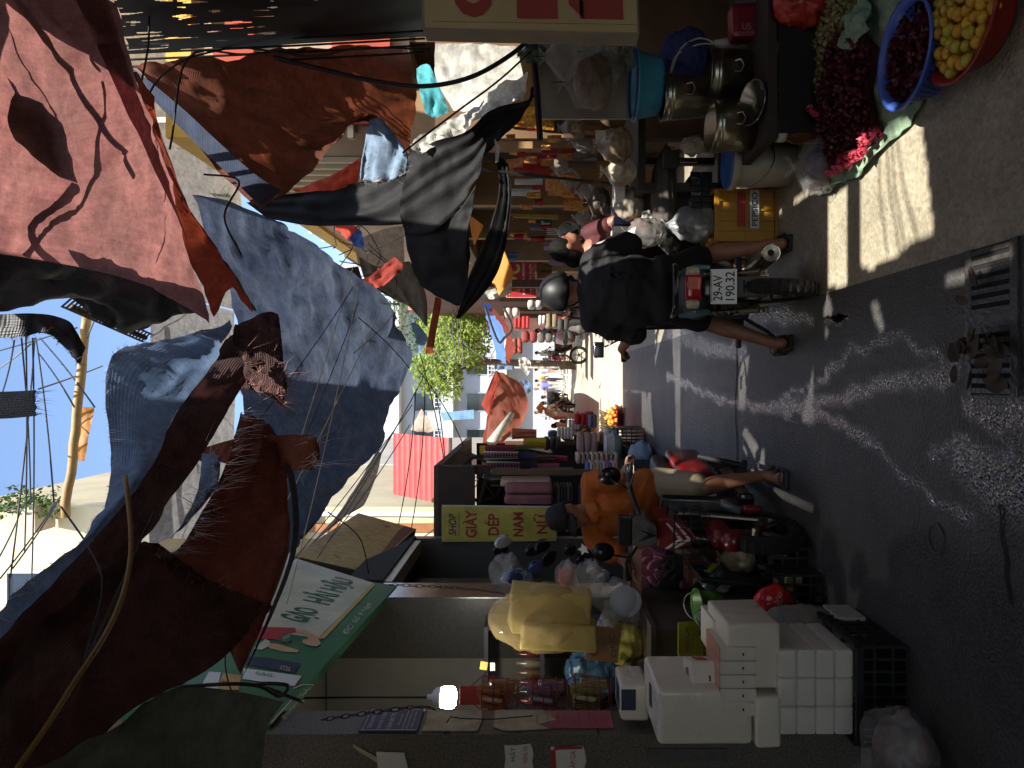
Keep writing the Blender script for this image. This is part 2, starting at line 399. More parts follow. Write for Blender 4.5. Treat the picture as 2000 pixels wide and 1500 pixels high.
def asphalt(key, c1, c2, dry, wet, bumpk, cell):
    m = bpy.data.materials.new(key); m.use_nodes = True; nt = m.node_tree; n = nt.nodes; l = nt.links; b = n['Principled BSDF']
    tc = n.new('ShaderNodeTexCoord'); co = tc.outputs['Object']
    at = n.new('ShaderNodeAttribute'); at.attribute_name = 'wet'
    n1 = n.new('ShaderNodeTexNoise'); n1.inputs['Scale'].default_value = 2.1; n1.inputs['Detail'].default_value = 9; n1.inputs['Roughness'].default_value = .72; l.new(co, n1.inputs[0])
    vo = n.new('ShaderNodeTexVoronoi'); vo.inputs['Scale'].default_value = cell; l.new(co, vo.inputs[0])
    n2 = n.new('ShaderNodeTexNoise'); n2.inputs['Scale'].default_value = cell * .9; n2.inputs['Detail'].default_value = 3; l.new(co, n2.inputs[0])
    r = n.new('ShaderNodeValToRGB'); l.new(n1.outputs[0], r.inputs[0]); r.color_ramp.elements[0].position = .35; r.color_ramp.elements[1].position = .7
    r.color_ramp.elements[0].color = (*lin(c1), 1); r.color_ramp.elements[1].color = (*lin(c2), 1)
    mg = n.new('ShaderNodeMix'); mg.data_type = 'RGBA'; mg.blend_type = 'MULTIPLY'; mg.inputs[0].default_value = .6; l.new(r.outputs[0], mg.inputs[6]); 
    rr = n.new('ShaderNodeValToRGB'); l.new(vo.outputs['Color'], rr.inputs[0]); rr.color_ramp.elements[0].color = (.5, .5, .5, 1); rr.color_ramp.elements[1].color = (1.3, 1.3, 1.3, 1)
    l.new(rr.outputs[0], mg.inputs[7])
    wd = n.new('ShaderNodeMix'); wd.data_type = 'RGBA'; wd.blend_type = 'MULTIPLY'; l.new(at.outputs['Fac'], wd.inputs[0]); l.new(mg.outputs[2], wd.inputs[6]); wd.inputs[7].default_value = (.45, .45, .47, 1)
    l.new(wd.outputs[2], b.inputs['Base Color'])
    # wet film lies between the stones: broken up by the grain
    br = n.new('ShaderNodeMath'); br.operation = 'MULTIPLY_ADD'; l.new(n2.outputs[0], br.inputs[0]); br.inputs[1].default_value = 1.6; br.inputs[2].default_value = -.35
    w2 = n.new('ShaderNodeMath'); w2.operation = 'MULTIPLY'; w2.use_clamp = True; l.new(at.outputs['Fac'], w2.inputs[0]); l.new(br.outputs[0], w2.inputs[1])
    w3 = n.new('ShaderNodeMath'); w3.operation = 'MULTIPLY'; w3.use_clamp = True; w3.inputs[1].default_value = 1.7; l.new(w2.outputs[0], w3.inputs[0])
    mr = n.new('ShaderNodeMapRange'); l.new(w3.outputs[0], mr.inputs[0]); mr.inputs[3].default_value = dry; mr.inputs[4].default_value = wet
    l.new(mr.outputs[0], b.inputs['Roughness'])
    b.inputs['Specular IOR Level'].default_value = .5
    l.new(w3.outputs[0], b.inputs['Coat Weight']); b.inputs['Coat Roughness'].default_value = .07; b.inputs['Coat IOR'].default_value = 1.9
    bp = n.new('ShaderNodeBump'); bp.inputs['Strength'].default_value = bumpk; bp.inputs['Distance'].default_value = .006
    ad = n.new('ShaderNodeMath'); ad.operation = 'MULTIPLY_ADD'; l.new(n2.outputs[0], ad.inputs[0]); ad.inputs[1].default_value = 1.3; l.new(vo.outputs['Distance'], ad.inputs[2])
    l.new(ad.outputs[0], bp.inputs['Height']); l.new(bp.outputs[0], b.inputs['Normal']); l.new(bp.outputs[0], b.inputs['Coat Normal'])
    return m
ROADM = asphalt('worn_asphalt', (56, 55, 53), (84, 83, 80), .62, .05, .8, 80)
PAVEM = asphalt('old_concrete', (140, 132, 112), (170, 162, 140), .72, .14, .45, 60)

def dist_poly(px, py, pts):
    best = 9
    for (ax, ay, aw), (bx, by, bw) in zip(pts, pts[1:]):
        dx, dy = bx - ax, by - ay; t = max(0, min(1, ((px - ax) * dx + (py - ay) * dy) / (dx * dx + dy * dy + 1e-9)))
        q = math.hypot(px - ax - dx * t, py - ay - dy * t) / (aw + (bw - aw) * t)
        best = min(best, q)
    return best
def gpoly(l): 
    o = []
    for x, y, wpx in l:
        p = G(x, y); o.append((p.x, p.y, wpx * p.y / F * .78))
    return o
WET = [gpoly([(1290, 725, 14), (1330, 745, 9), (1400, 778, 8), (1450, 793, 10), (1510, 798, 13), (1565, 795, 14), (1650, 772, 15), (1750, 750, 22), (1868, 726, 26)]),
       gpoly([(1555, 796, 12), (1640, 828, 14), (1700, 850, 20), (1732, 900, 9), (1790, 950, 9), (1840, 985, 14), (1900, 1010, 20)]),
       gpoly([(1500, 790, 6), (1570, 770, 5), (1620, 735, 7), (1655, 700, 8), (1700, 668, 12), (1770, 660, 10), (1840, 700, 6)]),
       gpoly([(1430, 585, 14), (1480, 610, 24), (1530, 618, 18), (1590, 625, 9)]),
       gpoly([(1300, 640, 26), (1380, 680, 20), (1460, 690, 14)]),
       gpoly([(1880, 905, 40), (1940, 930, 70), (2000, 950, 90), (2080, 960, 110)]),
       gpoly([(1900, 800, 30), (1960, 810, 40), (2050, 810, 60)])]
PUD = [gpoly([(1825, 885, 16), (1850, 868, 12), (1880, 870, 20), (1905, 885, 14), (1960, 902, 7)]), gpoly([(1612, 622, 4), (1645, 622, 9), (1662, 620, 4)])]
def road_sheet(name, x0, x1, m, z, dx):
    ys = []; y = .6
    while y < 9: ys.append(y); y += .03 if y < 6 else .08
    while y < 90: ys.append(y); y += .5 if y < 20 else 3
    nx = max(2, int((x1 - x0) / dx)); vs = []; wet = []
    for y in ys:
        for i in range(nx + 1):
            x = x0 + (x1 - x0) * i / nx; k = 0
            if y < 9:
                jx, jy = noise.noise((x * 6, y * 6, 1)) * .05, noise.noise((x * 6, y * 6, 5)) * .05
                for q in WET: k = max(k, min(1, 1.5 - dist_poly(x + jx, y + jy, q)))
                for q in PUD:
                    if dist_poly(x + jx * .8, y + jy * .8, q) < 1: k = 1
            # the middle of the street is worn smooth and damp
            k = max(k, (.05 + .16 * min(1, max(0, (y - 4) / 4))) * (1 + noise.noise((x * 1.1, y * .5, 2))))
            zz = z + .003 * noise.noise((x * .9, y * .9, 0))
            vs.append((x, y, zz)); wet.append(max(0, k))
    n1 = nx + 1
    fs = [(j * n1 + i, j * n1 + i + 1, (j + 1) * n1 + i + 1, (j + 1) * n1 + i) for j in range(len(ys) - 1) for i in range(nx)]
    me = bpy.data.meshes.new(name); me.from_pydata(vs, [], fs)
    a = me.attributes.new('wet', 'FLOAT', 'POINT'); a.data.foreach_set('value', wet)
    o = link(name, me, m, None, (0, 0, 0), True); o['kind'] = 'structure'; return o
road_sheet('street', -3.2, .47, ROADM, .006, .03)
road_sheet('pavement', .47, 3.4, PAVEM, .004, .05)
MB().box((0, 40, .0075), (7, 53, .012)).build('lane', mat('sunlit_lane', (176, 168, 148), .75, var=.14, vs=.7, bump=.2, bs=30), kind='structure')  # paler than the road from the shadow edge on, sunlight in its colour
# cast joint across the asphalt, a seam along the drain
jm = mat('tar_joint', (26, 25, 24), .8)
jp = [G(1441 + 2 * math.sin(i * 1.7), 490 + 47 * i) for i in range(11)]
MB().grid([[V((p.x, p.y - .012, .0125)) for p in jp], [V((p.x, p.y + .012, .0125)) for p in jp]]).build('road_joint', jm, kind='structure')
jp = [G(1958 + 3 * i + 3 * math.sin(i * 2.1), 985 + 28 * i) for i in range(8)]
MB().grid([[V((p.x, p.y - .007, .0125)) for p in jp], [V((p.x, p.y + .008, .0125)) for p in jp]]).build('road_joint', jm, kind='structure')
# puddle films
wm = mat('puddle_water', (20, 20, 20), .03, var=0, spec=.9)
for poly in (
             [(1605, 621), (1625, 619), (1640, 612), (1652, 615), (1664, 618), (1650, 624), (1640, 632), (1630, 624)],):
    fine = []
    for (xa, ya), (xb, yb) in zip(poly, poly[1:] + poly[:1]):
        for k in range(5): t_ = k / 5; fine.append((xa + (xb - xa) * t_ + 5 * noise.noise((xa + k * 1.7, ya * .3, 1)), ya + (yb - ya) * t_ + 5 * noise.noise((ya + k * 1.9, xa * .3, 4))))
    pts = [G(x, y) for x, y in fine]; pts = [V((p.x, p.y, .0115)) for p in pts]
    MB().add(pts, [tuple(range(len(pts)))]).build('puddle', wm, kind='structure')

# drain grate with slots
gx0, gx1, gy0, gy1 = -.06, .47, 2.44, 2.74
t = thing('drain_grate', ((gx0 + gx1) / 2, (gy0 + gy1) / 2, 0), 'slotted grey drain cover set in the street, half buried in leaves', 'drain cover')
mb = MB(); mb.box(((gx0 + gx1) / 2, gy0 + .02, .0085), (gx1 - gx0, .04, .013)); mb.box(((gx0 + gx1) / 2, gy1 - .02, .0085), (gx1 - gx0, .04, .013))
mb.box(((gx0 + gx1) / 2, (gy0 + gy1) / 2, .0087), (.05, gy1 - gy0 - .082, .0128))
conc = mat('grate_concrete', (84, 82, 78), .75, var=.3, vs=20, bump=.4, bs=50)
gdk = mat('drain_iron', (62, 60, 56), .35, var=.35, vs=16, bump=.4, bs=50)
mb.build('frame', gdk, t)
mb = MB()
for i in range(15):
    x = gx0 + .018 + i * (gx1 - gx0 - .036) / 14
    if abs(x - (gx0 + gx1) / 2) > .035: mb.box((x, (gy0 + gy1) / 2, .0082), (.018, gy1 - gy0 - .084, .012))
mb.build('bars', gdk, t)
MB().box(((gx0 + gx1) / 2, (gy0 + gy1) / 2, .0075), (gx1 - gx0 - .01, gy1 - gy0 - .02, .004)).build('pit', mat('pit', (8, 8, 8), .9, var=0), t)
lm = mat('dry_leaf', (74, 62, 50), .7, var=.35, vs=9)
rnd = random.Random(4)
for i in range(16):
    x = rnd.uniform(1888, 1985); y = rnd.uniform(665, 770) if i < 12 else rnd.uniform(520, 660); p = G(x, y)
    L = rnd.uniform(.05, .095); a = rnd.uniform(0, 6.28); R = rz(a) @ rx(rnd.uniform(-.5, .5)) @ ry(rnd.uniform(-.4, .4)); rows = []
    for j in range(6):
        s = j / 5 * 2 - 1; wd = .36 * L * (1 - s * s) ** .6 + .002
        rows.append([V(p) + V((0, 0, .045)) + R @ V((s * L * .6, k * wd, .25 * wd * k * k * 2 + .12 * L * s * s)) for k in (-1, -.5, 0, .5, 1)])
    MB().grid(rows).build('dry_leaf', lm, smooth=True, label='curled brown dry leaf lying on the drain cover', cat='leaf', group='dry leaves on the drain cover')
p = G(1832, 1052)
MB().lathe([(.052, .012), (.058, .016), (.064, .012)], (p.x, p.y, 0), n=28).build('valve_cover', conc, label='small round valve cover ring in the dark asphalt', cat='valve cover')

# ================================================================ shophouses and far buildings
granite = mat('granite', (122, 116, 104), .32, var=.0, col2=(58, 55, 50), vs=110, detail=3, spec=.5)
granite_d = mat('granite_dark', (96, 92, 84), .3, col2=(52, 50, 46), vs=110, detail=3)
plaster = mat('grey_plaster', (132, 130, 118), .85, var=.12, vs=2)
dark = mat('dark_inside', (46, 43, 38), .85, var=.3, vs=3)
steel = mat('brushed_steel', (150, 150, 148), .22, metal=1, var=.1, vs=5)
woodd = mat('dark_wood', (92, 66, 44), .6, var=.35, vs=5, stretch=(1, 1, 9))
LX = -1.68
b1 = thing('shophouse', (-3.2, 5.5, 0), 'grey granite faced shophouse with an open ground floor under the green rice sign', 'house')
MB().box((-2.13, 3.635, 1.75), (.9, .25, 3.5)).build('pillar', granite, b1)
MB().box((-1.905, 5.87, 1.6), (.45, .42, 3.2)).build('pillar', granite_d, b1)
for z, h_ in ((2.02, .03), (1.3, .012)): MB().box((-2.13, 3.64, z), (.906, .254, h_)).build('tile_joint', mat('joint', (40, 38, 34), .9), b1)
MB().box((LX + .006, 5.87, 1.6), (.012, .40, 3.18)).build('steel_cladding', steel, b1)
MB().box((-3.43, 5.76, 1.6), (2.6, .12, 3.2)).box((-4.7, 4.75, 1.6), (.1, 1.9, 3.2)).box((-3.62, 3.7, 1.6), (2.06, .1, 3.2)).build('inner_wall', plaster, b1)
MB().box((-3.2, 4.72, 3.26), (3.0, 2.1, .1)).build('ceiling', plaster, b1)
MB().box((-3.2, 4.72, .05), (3.0, 2.0, .09)).build('shop_floor', conc, b1)
MB().box((-3.2, 5.7, 4.45), (3.0, 4.4, 2.1)).build('upper_wall', mat('ochre_wall', (186, 160, 112), .85, var=.2, vs=1.5), b1)
# second bay, shoe shop
MB().box((-1.95, 6.95, 1.6), (.04, .5, 3.1)).build('steel_jamb', steel, b1)
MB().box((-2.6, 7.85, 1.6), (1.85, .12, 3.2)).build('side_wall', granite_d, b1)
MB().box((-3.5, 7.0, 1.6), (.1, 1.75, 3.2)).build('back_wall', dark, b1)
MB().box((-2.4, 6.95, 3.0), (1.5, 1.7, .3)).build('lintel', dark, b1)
MB().box((-1.74, 6.9, 2.83), (.14, 1.55, .1)).build('shutter_guide', mat('guide', (180, 172, 150), .4, metal=.5, var=.2), b1)

# hanging bulb with its cord
bp_ = P(862, 1362, 4.35)
t = thing('light_bulb', bp_, 'lit white bulb on a dangling cord inside the granite shop', 'light bulb')
MB().tube([bp_ + V((-.015, .0, 1.6)), bp_ + V((0, 0, .5)), bp_ + V((0, 0, .075))], .006).build('cord', mat('black_rubber', (22, 22, 22), .6, var=.1), t)
MB().lathe([(.001, .085), (.016, .082), (.018, .06), (.04, .045), (.054, .03), (.058, .005), (.056, 0)], bp_, n=20).build('socket', mat('white_plastic', (205, 204, 198), .4, var=.05), t, smooth=True)
MB().lathe([(.056, 0), (.062, -.03), (.06, -.07), (.045, -.085), (.001, -.088)], bp_, n=20).build('diffuser', mat('lit_bulb', (255, 250, 240), .5, var=0, emit=45), t, smooth=True)

# shoe stall awning roof / dark shed further on
b2 = thing('market_shed', (-2.2, 10.5, 0), 'dark low shed with a flat board roof behind the hanging trousers', 'shed')
shed = mat('shed_board', (74, 58, 46), .8, var=.4, vs=4, stretch=(4, 1, 1))
MB().box((-1.95, 10.6, 2.72), (1.9, 4.2, .08)).build('roof', shed, b2)
MB().box((-1.05, 8.6, 2.42), (.1, .1, .6)).box((-1.7, 8.52, 2.5), (1.4, .06, .42)).build('fascia', mat('shed_dark', (52, 38, 32), .8, var=.4), b2)
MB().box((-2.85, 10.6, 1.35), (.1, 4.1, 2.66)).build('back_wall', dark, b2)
MB().box((-2.0, 12.72, 1.3), (1.8, .06, 2.6)).build('dark_end_wall', dark, b2)  # added dark wall standing in for the dark shed interior
for y in (8.62, 12.5): MB().box((-1.08, y, 1.05), (.06, .06, 2.1)).build('post', woodd, b2)
MB().tube([P(935, 985, 9.2), P(960, 905, 9.6), P(900, 880, 9.9)], .03).build('brace', shed, b2)

def windows(root, xs, zs, y, w_, h_, wm_, pm_, axis='y'):
    for x in xs:
        for z in zs:
            c = (x, y - .02, z) if axis == 'y' else (y - .02, x, z)
            f = MB()
            for a in (-1, 1):
                if axis == 'y': f.box((x + a * w_ / 2, y - .03, z), (.06, .08, h_ + .06)); f.box((x, y - .034, z + a * h_ / 2), (w_ - .06, .07, .06))
                else: f.box((y, x + a * w_ / 2, z), (.08, .06, h_ + .06)); f.box((y, x, z + a * h_ / 2), (.07, w_ - .06, .06))
            fo = f.build('window', wm_, root)
            MB().box((x, y - .012, z) if axis == 'y' else (y, x, z), (w_ - .06, .02, h_ - .06) if axis == 'y' else (.02, w_ - .06, h_ - .06)).build('pane', pm_, fo)
glass = mat('window_glass', (40, 48, 52), .06, var=.1, spec=.8)
wht = mat('white_paint', (205, 203, 196), .6, var=.08, vs=2)
yel = mat('cream_wall', (208, 194, 158), .85, var=.14, vs=.9)
b3 = thing('yellow_house', (-5, 18, 0), 'tall cream yellow house with sunlit street wall behind the red awning', 'house')
MB().box((-5.2, 18, 6.5), (5.4, 7, 13)).build('wall', yel, b3)
for z in (3.0, 6.2, 9.6, 12.9): MB().box((-5.18, 14.4, z), (5.5, .25, .18)).build('floor_band', wht, b3)
MB().box((-2.9, 14.46, 3.9), (.16, .1, 4.6)).build('corner_strip', mat('brown_wood', (150, 98, 54), .6, var=.2), b3)
windows(b3, (-4.2, -6), (4.6, 8, 11.2), 14.5, .9, 1.4, wht, glass)
MB().tube([(-2.62, 14.4, 6.1), (-2.62, 14.4, 4.4), (-2.62, 14.35, 3.2)], .05).build('drain_pipe', wht, b3)

# red corrugated awning
t = thing('awning', (-1.9, 14, 3.2), 'red corrugated metal awning in sun with a ragged shadow on it', 'awning')
rows = []
for j in range(2):
    z, y = (4.35, 14.3) if j == 0 else (3.15, 13.0)
    rows.append([V((-2.25 + 1.2 * i / 90, y, z + .022 * math.sin(i / 90 * 9 * 2 * PI) * 1.0)) for i in range(91)])
mb = MB(); mb.grid(rows)
# corrugation runs across: ribs
rows = []
for j in range(61):
    s = j / 60; rows.append([V((-2.22 + 1.18 * i, 14.3 - 1.25 * s, 4.32 - 1.2 * s + .02 * abs(math.sin(s * 10 * PI)))) for i in (0, .5, 1)])
me = MB().grid(rows)
o = me.build('sheet', mat('red_metal', (150, 46, 42), .45, var=.2, vs=3), t); md = o.modifiers.new('t', 'SOLIDIFY'); md.thickness = .01
MB().box((-1.63, 13.02, 3.08), (1.2, .05, .05)).box((-2.15, 13.7, 3.4), (.05, 1.3, .04)).build('frame', shed, t)

b4 = thing('white_house', (-1, 44, 0), 'far white building with pale balconies closing the view beyond the tree', 'building')
MB().box((-1.5, 48, 7), (17, 6, 14)).build('wall', mat('bright_white', (168, 174, 182), .8, var=.05, vs=.5), b4)
for z in (3.4, 6.6, 9.8):
    MB().box((-1.5, 44.6, z), (16.8, .9, .2)).build('balcony', wht, b4)
    r = MB(); r.box((-1.5, 44.2, z + 1.0), (16.8, .06, .06))
    for i in range(70): r.box((-9.8 + i * .24, 44.2, z + .55), (.04, .04, .88))
    r.build('railing', wht, b4)
windows(b4, [-8 + 2.2 * i for i in range(7)], (5, 8.2), 45, 1.1, 1.5, mat('frame_grey', (150, 160, 165), .5), glass)
b5 = thing('blue_house', (-4, 32, 0), 'pale house with railed veranda and blue striped sheet behind the peaked tent', 'house')
MB().box((-6.2, 32, 4.5), (6.4, 12, 9)).build('wall', mat('pale_wall', (196, 190, 176), .8, var=.12, vs=.7), b5)
r = MB(); r.box((-3.0, 25.6, 5.6), (.06, .06, .06)); r.box((-5, 25.7, 4.4), (4.2, .5, .12)); r.box((-5, 25.5, 5.3), (4.2, .05, .05))
for i in range(18): r.box((-7 + .24 * i, 25.5, 4.85), (.03, .03, .8))
r.build('veranda', wht, b5)
windows(b5, (-3.8, -5.6), (5.9,), 26, .9, 1.3, wht, glass)
b6 = thing('grey_house', (-4, 24, 0), 'narrow house with slanted dark tin roof along the market row', 'house')
MB().box((-4.6, 23.6, 2), (4.0, 2.6, 4)).build('wall', mat('dun_wall', (170, 150, 122), .85, var=.2), b6)
MB().box((-4.0, 22.9, 4.2), (3.4, 2.6, .08), rx(-.25)).build('roof', mat('tin_dark', (70, 66, 64), .6, var=.3), b6)

# the row across: stalls and houses
RX = 2.02
brick = mat('orange_render', (176, 150, 122), .85, var=.2, vs=1.2)
b7 = thing('stall_house', (3.2, 4.4, 0), 'shadowed shop front behind the hanging plastic bags and buckets', 'shop')
MB().box((3.1, 3.2, 1.2), (.1, 5.6, 2.4)).build('back_wall', mat('grey_board', (70, 68, 62), .7, var=.3, vs=3), b7)
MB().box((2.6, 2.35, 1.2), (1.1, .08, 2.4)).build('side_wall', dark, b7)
MB().box((2.5, 5.98, 1.2), (1.15, .08, 2.4)).build('party_wall', mat('brown_board', (112, 84, 58), .75, var=.3, vs=3), b7)
MB().box((2.62, 3.6, .02), (1.2, 4.8, .06)).build('shop_floor', conc, b7)
b8 = thing('orange_house', (3.9, 9.6, 0), 'shop row with orange upper wall and cream louvres above black cloth', 'house')
MB().box((3.9, 10.2, 3.65), (3.5, 7.4, 1.9)).build('upper_wall', brick, b8)
MB().box((3.9, 10.2, 4.7), (3.6, 7.5, .22)).build('parapet', mat('parapet_yellow', (206, 160, 60), .7, var=.15), b8)
for k in range(9): MB().box((2.4, 6.9 + .75 * k, 5.05), (.05, .05, .5)).build('railing_post', wht, b8)
lv = MB()
for i in range(9): lv.box((2.12, 7.2 + .22 * i, 3.9), (.05, .05, 1.7))
for i in range(7): lv.box((2.4, 6.46, 3.2 + .2 * i), (.62, .06, .05))
lv.build('louvre', mat('cream_louvre', (214, 196, 156), .6, var=.1), b8)
MB().box((3.0, 10.2, 1.35), (.1, 7.4, 2.7)).build('back_wall', mat('shop_brown', (98, 70, 48), .8, var=.35, vs=2.5), b8)
for z, h_ in ((3.1, .5), (4.2, .35)): MB().box((2.9, 6.42, z), (1.4, .06, h_)).build('red_band', mat('red_band', (168, 70, 44), .8, var=.2), b8)
for y in (6.5, 8.6, 10.6, 12.6, 13.9): MB().box((2.25, y, 1.35), (.5, .12, 2.7)).build('pier', mat('pier_tan', (150, 118, 78), .75, var=.25, vs=3), b8)
MB().box((2.3, 10.2, 2.62), (.7, 7.3, .12)).build('canopy_board', woodd, b8)
b9 = thing('market_house', (4, 20, 0), 'long brown market house beyond the red nail salon sign', 'house')
MB().box((3.9, 20.5, 2.6), (3.2, 13, 5.2)).build('wall', mat('brown_render', (116, 92, 72), .85, var=.25, vs=.8), b9)
for y in (15.2, 18, 21, 24, 26.4): MB().box((2.24, y, 1.3), (.14, .3, 2.6)).build('pier', woodd, b9)
b10 = thing('pink_house', (4.5, 33, 0), 'far pinkish house behind blue awning and tree branches', 'house')
MB().box((4.9, 34, 3.2), (4.6, 12, 6.4)).build('wall', mat('pink_render', (190, 128, 112), .85, var=.15), b10)
windows(b10, (29.5, 32, 35), (4.6,), 2.57, 1.0, 1.2, wht, glass, axis='x')

bn = thing('house', (-3.4, -2.5, 0), 'unseen house front added beside the photographer to block light', 'house')  # unseen neighbour houses, added to block light near the camera
MB().box((-3.4, -2.6, 3), (2.0, 11.6, 6)).build('wall', mat('dun_wall', (170, 150, 122)), bn)
bn = thing('house', (3.4, -3, 0), 'unseen shop front added next to the stall of buckets to block light', 'house')
MB().box((3.5, -3, 3), (2.4, 10.0, 6)).build('wall', MATS['dun_wall'], bn)
# ================================================================ tarpaulins
T_red = weave('tarp_red', (168, 112, 106), .46, (100, 80, 76), lines=70, amt=.8)
T_redd = weave('tarp_red_brown', (150, 62, 40), .5, (90, 52, 40))
T_blk = weave('tarp_black', (30, 31, 36), .12, (60, 58, 56), rough=.5)
T_blue = weave('tarp_blue', (78, 90, 114), .42, (132, 138, 148), lines=60, bump=.6)
T_lblue = weave('tarp_light_blue', (122, 150, 188), .35, (96, 108, 130))
T_mar = weave('tarp_maroon', (92, 56, 52), .22, (64, 46, 46), bump=.7, amt=.6)
T_org = weave('tarp_orange', (142, 78, 52), .42, (80, 58, 48), amt=.6)
T_grn = weave('canvas_green', (104, 112, 100), .1, (80, 84, 76))
T_wht = weave('sheet_white', (226, 224, 212), .35, (190, 184, 160))
T_beige = weave('sheet_beige', (196, 180, 160), .4, (160, 146, 130))
T_cyan = weave('cloth_cyan', (86, 190, 200), .3, (70, 150, 160))
blkcloth = mat('black_cloth', (12, 12, 14), .7, spec=.25, var=.3, vs=6, bump=.2, bs=12, trans=.04)
whitefray = mat('fray_white', (200, 190, 180), .8, var=.1)
brownfray = mat('fray_brown', (150, 100, 92), .8, var=.2)

# near red tarp, overhead
red = cloth('tarpaulin', [
    [(-60, -60, 2.35), (-40, 150, 2.4), (-40, 330, 2.45), (-30, 490, 2.55)],
    [(70, -40, 2.6), (90, 180, 2.7), (110, 360, 2.8), (150, 522, 2.95)],
    [(165, -20, 2.8), (215, 160, 3.0), (250, 340, 3.2), (285, 560, 3.4)],
    [(215, 0, 2.9), (262, 150, 3.15), (320, 330, 3.6), (405, 632, 3.9)]], T_red, 'dusty red tarpaulin overhead with dark shadows showing through', wr=.035, wl=.6, nu=60, nv=36)
# its folded hem and inner fold
cloth('hem_band', [[(140, -20, 2.74), (215, 150, 2.98), (300, 330, 3.36), (370, 480, 3.6)], [(205, -10, 2.86), (255, 150, 3.12), (318, 330, 3.56), (372, 486, 3.66)]], weave('tarp_mauve', (150, 98, 104), .5, (120, 96, 92)), parent=red, wr=.008, nu=40, nv=4)
cloth('tarpaulin', [
    [(262, 140, 3.2), (300, 290, 3.6), (350, 460, 3.9), (415, 620, 4.1)],
    [(268, 140, 3.25), (330, 330, 3.7), (400, 470, 4.0), (450, 560, 4.2)],
    [(275, 145, 3.3), (360, 380, 3.8), (440, 520, 4.15), (495, 608, 4.3)]], T_redd, 'red brown inner fold of cloth under the dusty red tarpaulin', wr=.05, wl=.25, nu=40, nv=14)
cloth('tarpaulin', [
    [(258, 140, 3.35), (310, 320, 3.75), (372, 440, 4.0), (452, 545, 4.25), (492, 606, 4.35)],
    [(266, 140, 3.4), (330, 318, 3.8), (392, 448, 4.05), (462, 540, 4.3), (497, 610, 4.4)]], T_blk, 'narrow black strip edging the red brown fold against the blue tarpaulin', wr=.02, nu=40, nv=4)
# scraps and straps lying on top of the red tarp (their shadows show through)
from mathutils.bvhtree import BVHTree
BV = BVHTree.FromPolygons([v.co + red.location for v in red.data.vertices], [list(f.vertices) for f in red.data.polygons])
def onred(x, y, up=.05):
    o = V((0, 0, H)); h = BV.ray_cast(o, (P(x, y, 3) - o).normalized())[0]
    return (h or P(x, y, 2.75)) - SUN * up
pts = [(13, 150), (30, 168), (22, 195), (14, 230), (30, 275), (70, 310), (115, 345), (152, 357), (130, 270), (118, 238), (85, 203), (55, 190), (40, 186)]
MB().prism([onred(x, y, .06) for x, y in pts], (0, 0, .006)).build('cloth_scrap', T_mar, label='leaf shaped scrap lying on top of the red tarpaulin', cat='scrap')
strap = mat('strap', (60, 50, 44), .8)
for q, wd in (([(28, 0), (70, 50), (110, 110), (160, 190), (215, 270), (262, 345)], .034), ([(62, 0), (120, 60), (195, 138)], .018), ([(0, 500), (60, 450), (120, 395), (150, 362)], .03), ([(50, 500), (100, 440), (165, 390), (190, 320), (205, 200), (200, 160)], .022), ([(0, 20), (60, 150), (110, 230), (145, 350)], .007)):
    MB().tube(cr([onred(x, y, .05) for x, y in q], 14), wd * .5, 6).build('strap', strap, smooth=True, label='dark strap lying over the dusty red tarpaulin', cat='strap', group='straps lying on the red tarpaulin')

# black tarp under the red one and hanging flap
cloth('tarpaulin', [
    [(-60, 470, 2.7), (60, 495, 3.0), (160, 515, 3.3), (290, 555, 3.7), (405, 628, 4.1)],
    [(-60, 540, 2.9), (60, 560, 3.2), (180, 585, 3.5), (300, 600, 3.8), (385, 630, 4.1)],
    [(-60, 612, 3.1), (60, 606, 3.3), (130, 600, 3.55), (230, 655, 3.8), (280, 660, 4.0)]], T_blk, 'black plastic tarpaulin sagging beside the open sky', wr=.07, wl=.5, nu=44, nv=20)
cloth('tarpaulin', [
    [(-60, 615, 3.2), (40, 612, 3.2), (95, 614, 3.25), (140, 632, 3.3), (168, 680, 3.35)],
    [(-60, 640, 3.2), (40, 636, 3.2), (100, 642, 3.25), (140, 668, 3.3), (162, 700, 3.35)],
    [(-60, 668, 3.2), (30, 660, 3.2), (95, 652, 3.25), (118, 680, 3.3), (156, 716, 3.35)]], T_blk, 'curved black flap of plastic hanging against blue sky', wr=.04, wl=.2, nu=30, nv=10, fray=('b',), ragamt=.02, fraylen=.02)
cloth('cloth_scrap', [[(-60, 765, 3.2), (0, 765, 3.2), (72, 762, 3.2)], [(-60, 812, 3.2), (0, 818, 3.2), (74, 812, 3.2)]], T_blk, 'short ragged dark strip of cloth sticking out into blue sky', cat='scrap', nu=20, nv=8, wr=.02, fray=('r',), fraylen=.05, ragamt=.02)
# slotted steel rail under the black tarp
ra, rb = P(128, 590, 3.6), P(285, 660, 4.1)
t = thing('slotted_rail', (ra + rb) / 2, 'perforated grey steel rail slanting under the black tarpaulin', 'rail')
dv = (rb - ra); sd = dv.cross(V((0, 1, 0))).normalized(); mb = MB()
for k in (-1, 1): mb.prism([ra + sd * .035 * k, rb + sd * .035 * k, rb + sd * .028 * k, ra + sd * .028 * k], (0, .03, 0))
for i in range(24):
    a = ra + dv * (i / 23.5); mb.prism([a - sd * .028, a + sd * .028, a + sd * .028 + dv * .02, a - sd * .028 + dv * .02], (0, .004, 0))
mb.build('angle', steel, t)
MB().tube([ra + V((0, .0, .02)) + (rb - ra) * .1, rb], .014).build('rod', mat('rust', (96, 70, 50), .7, var=.3), t)

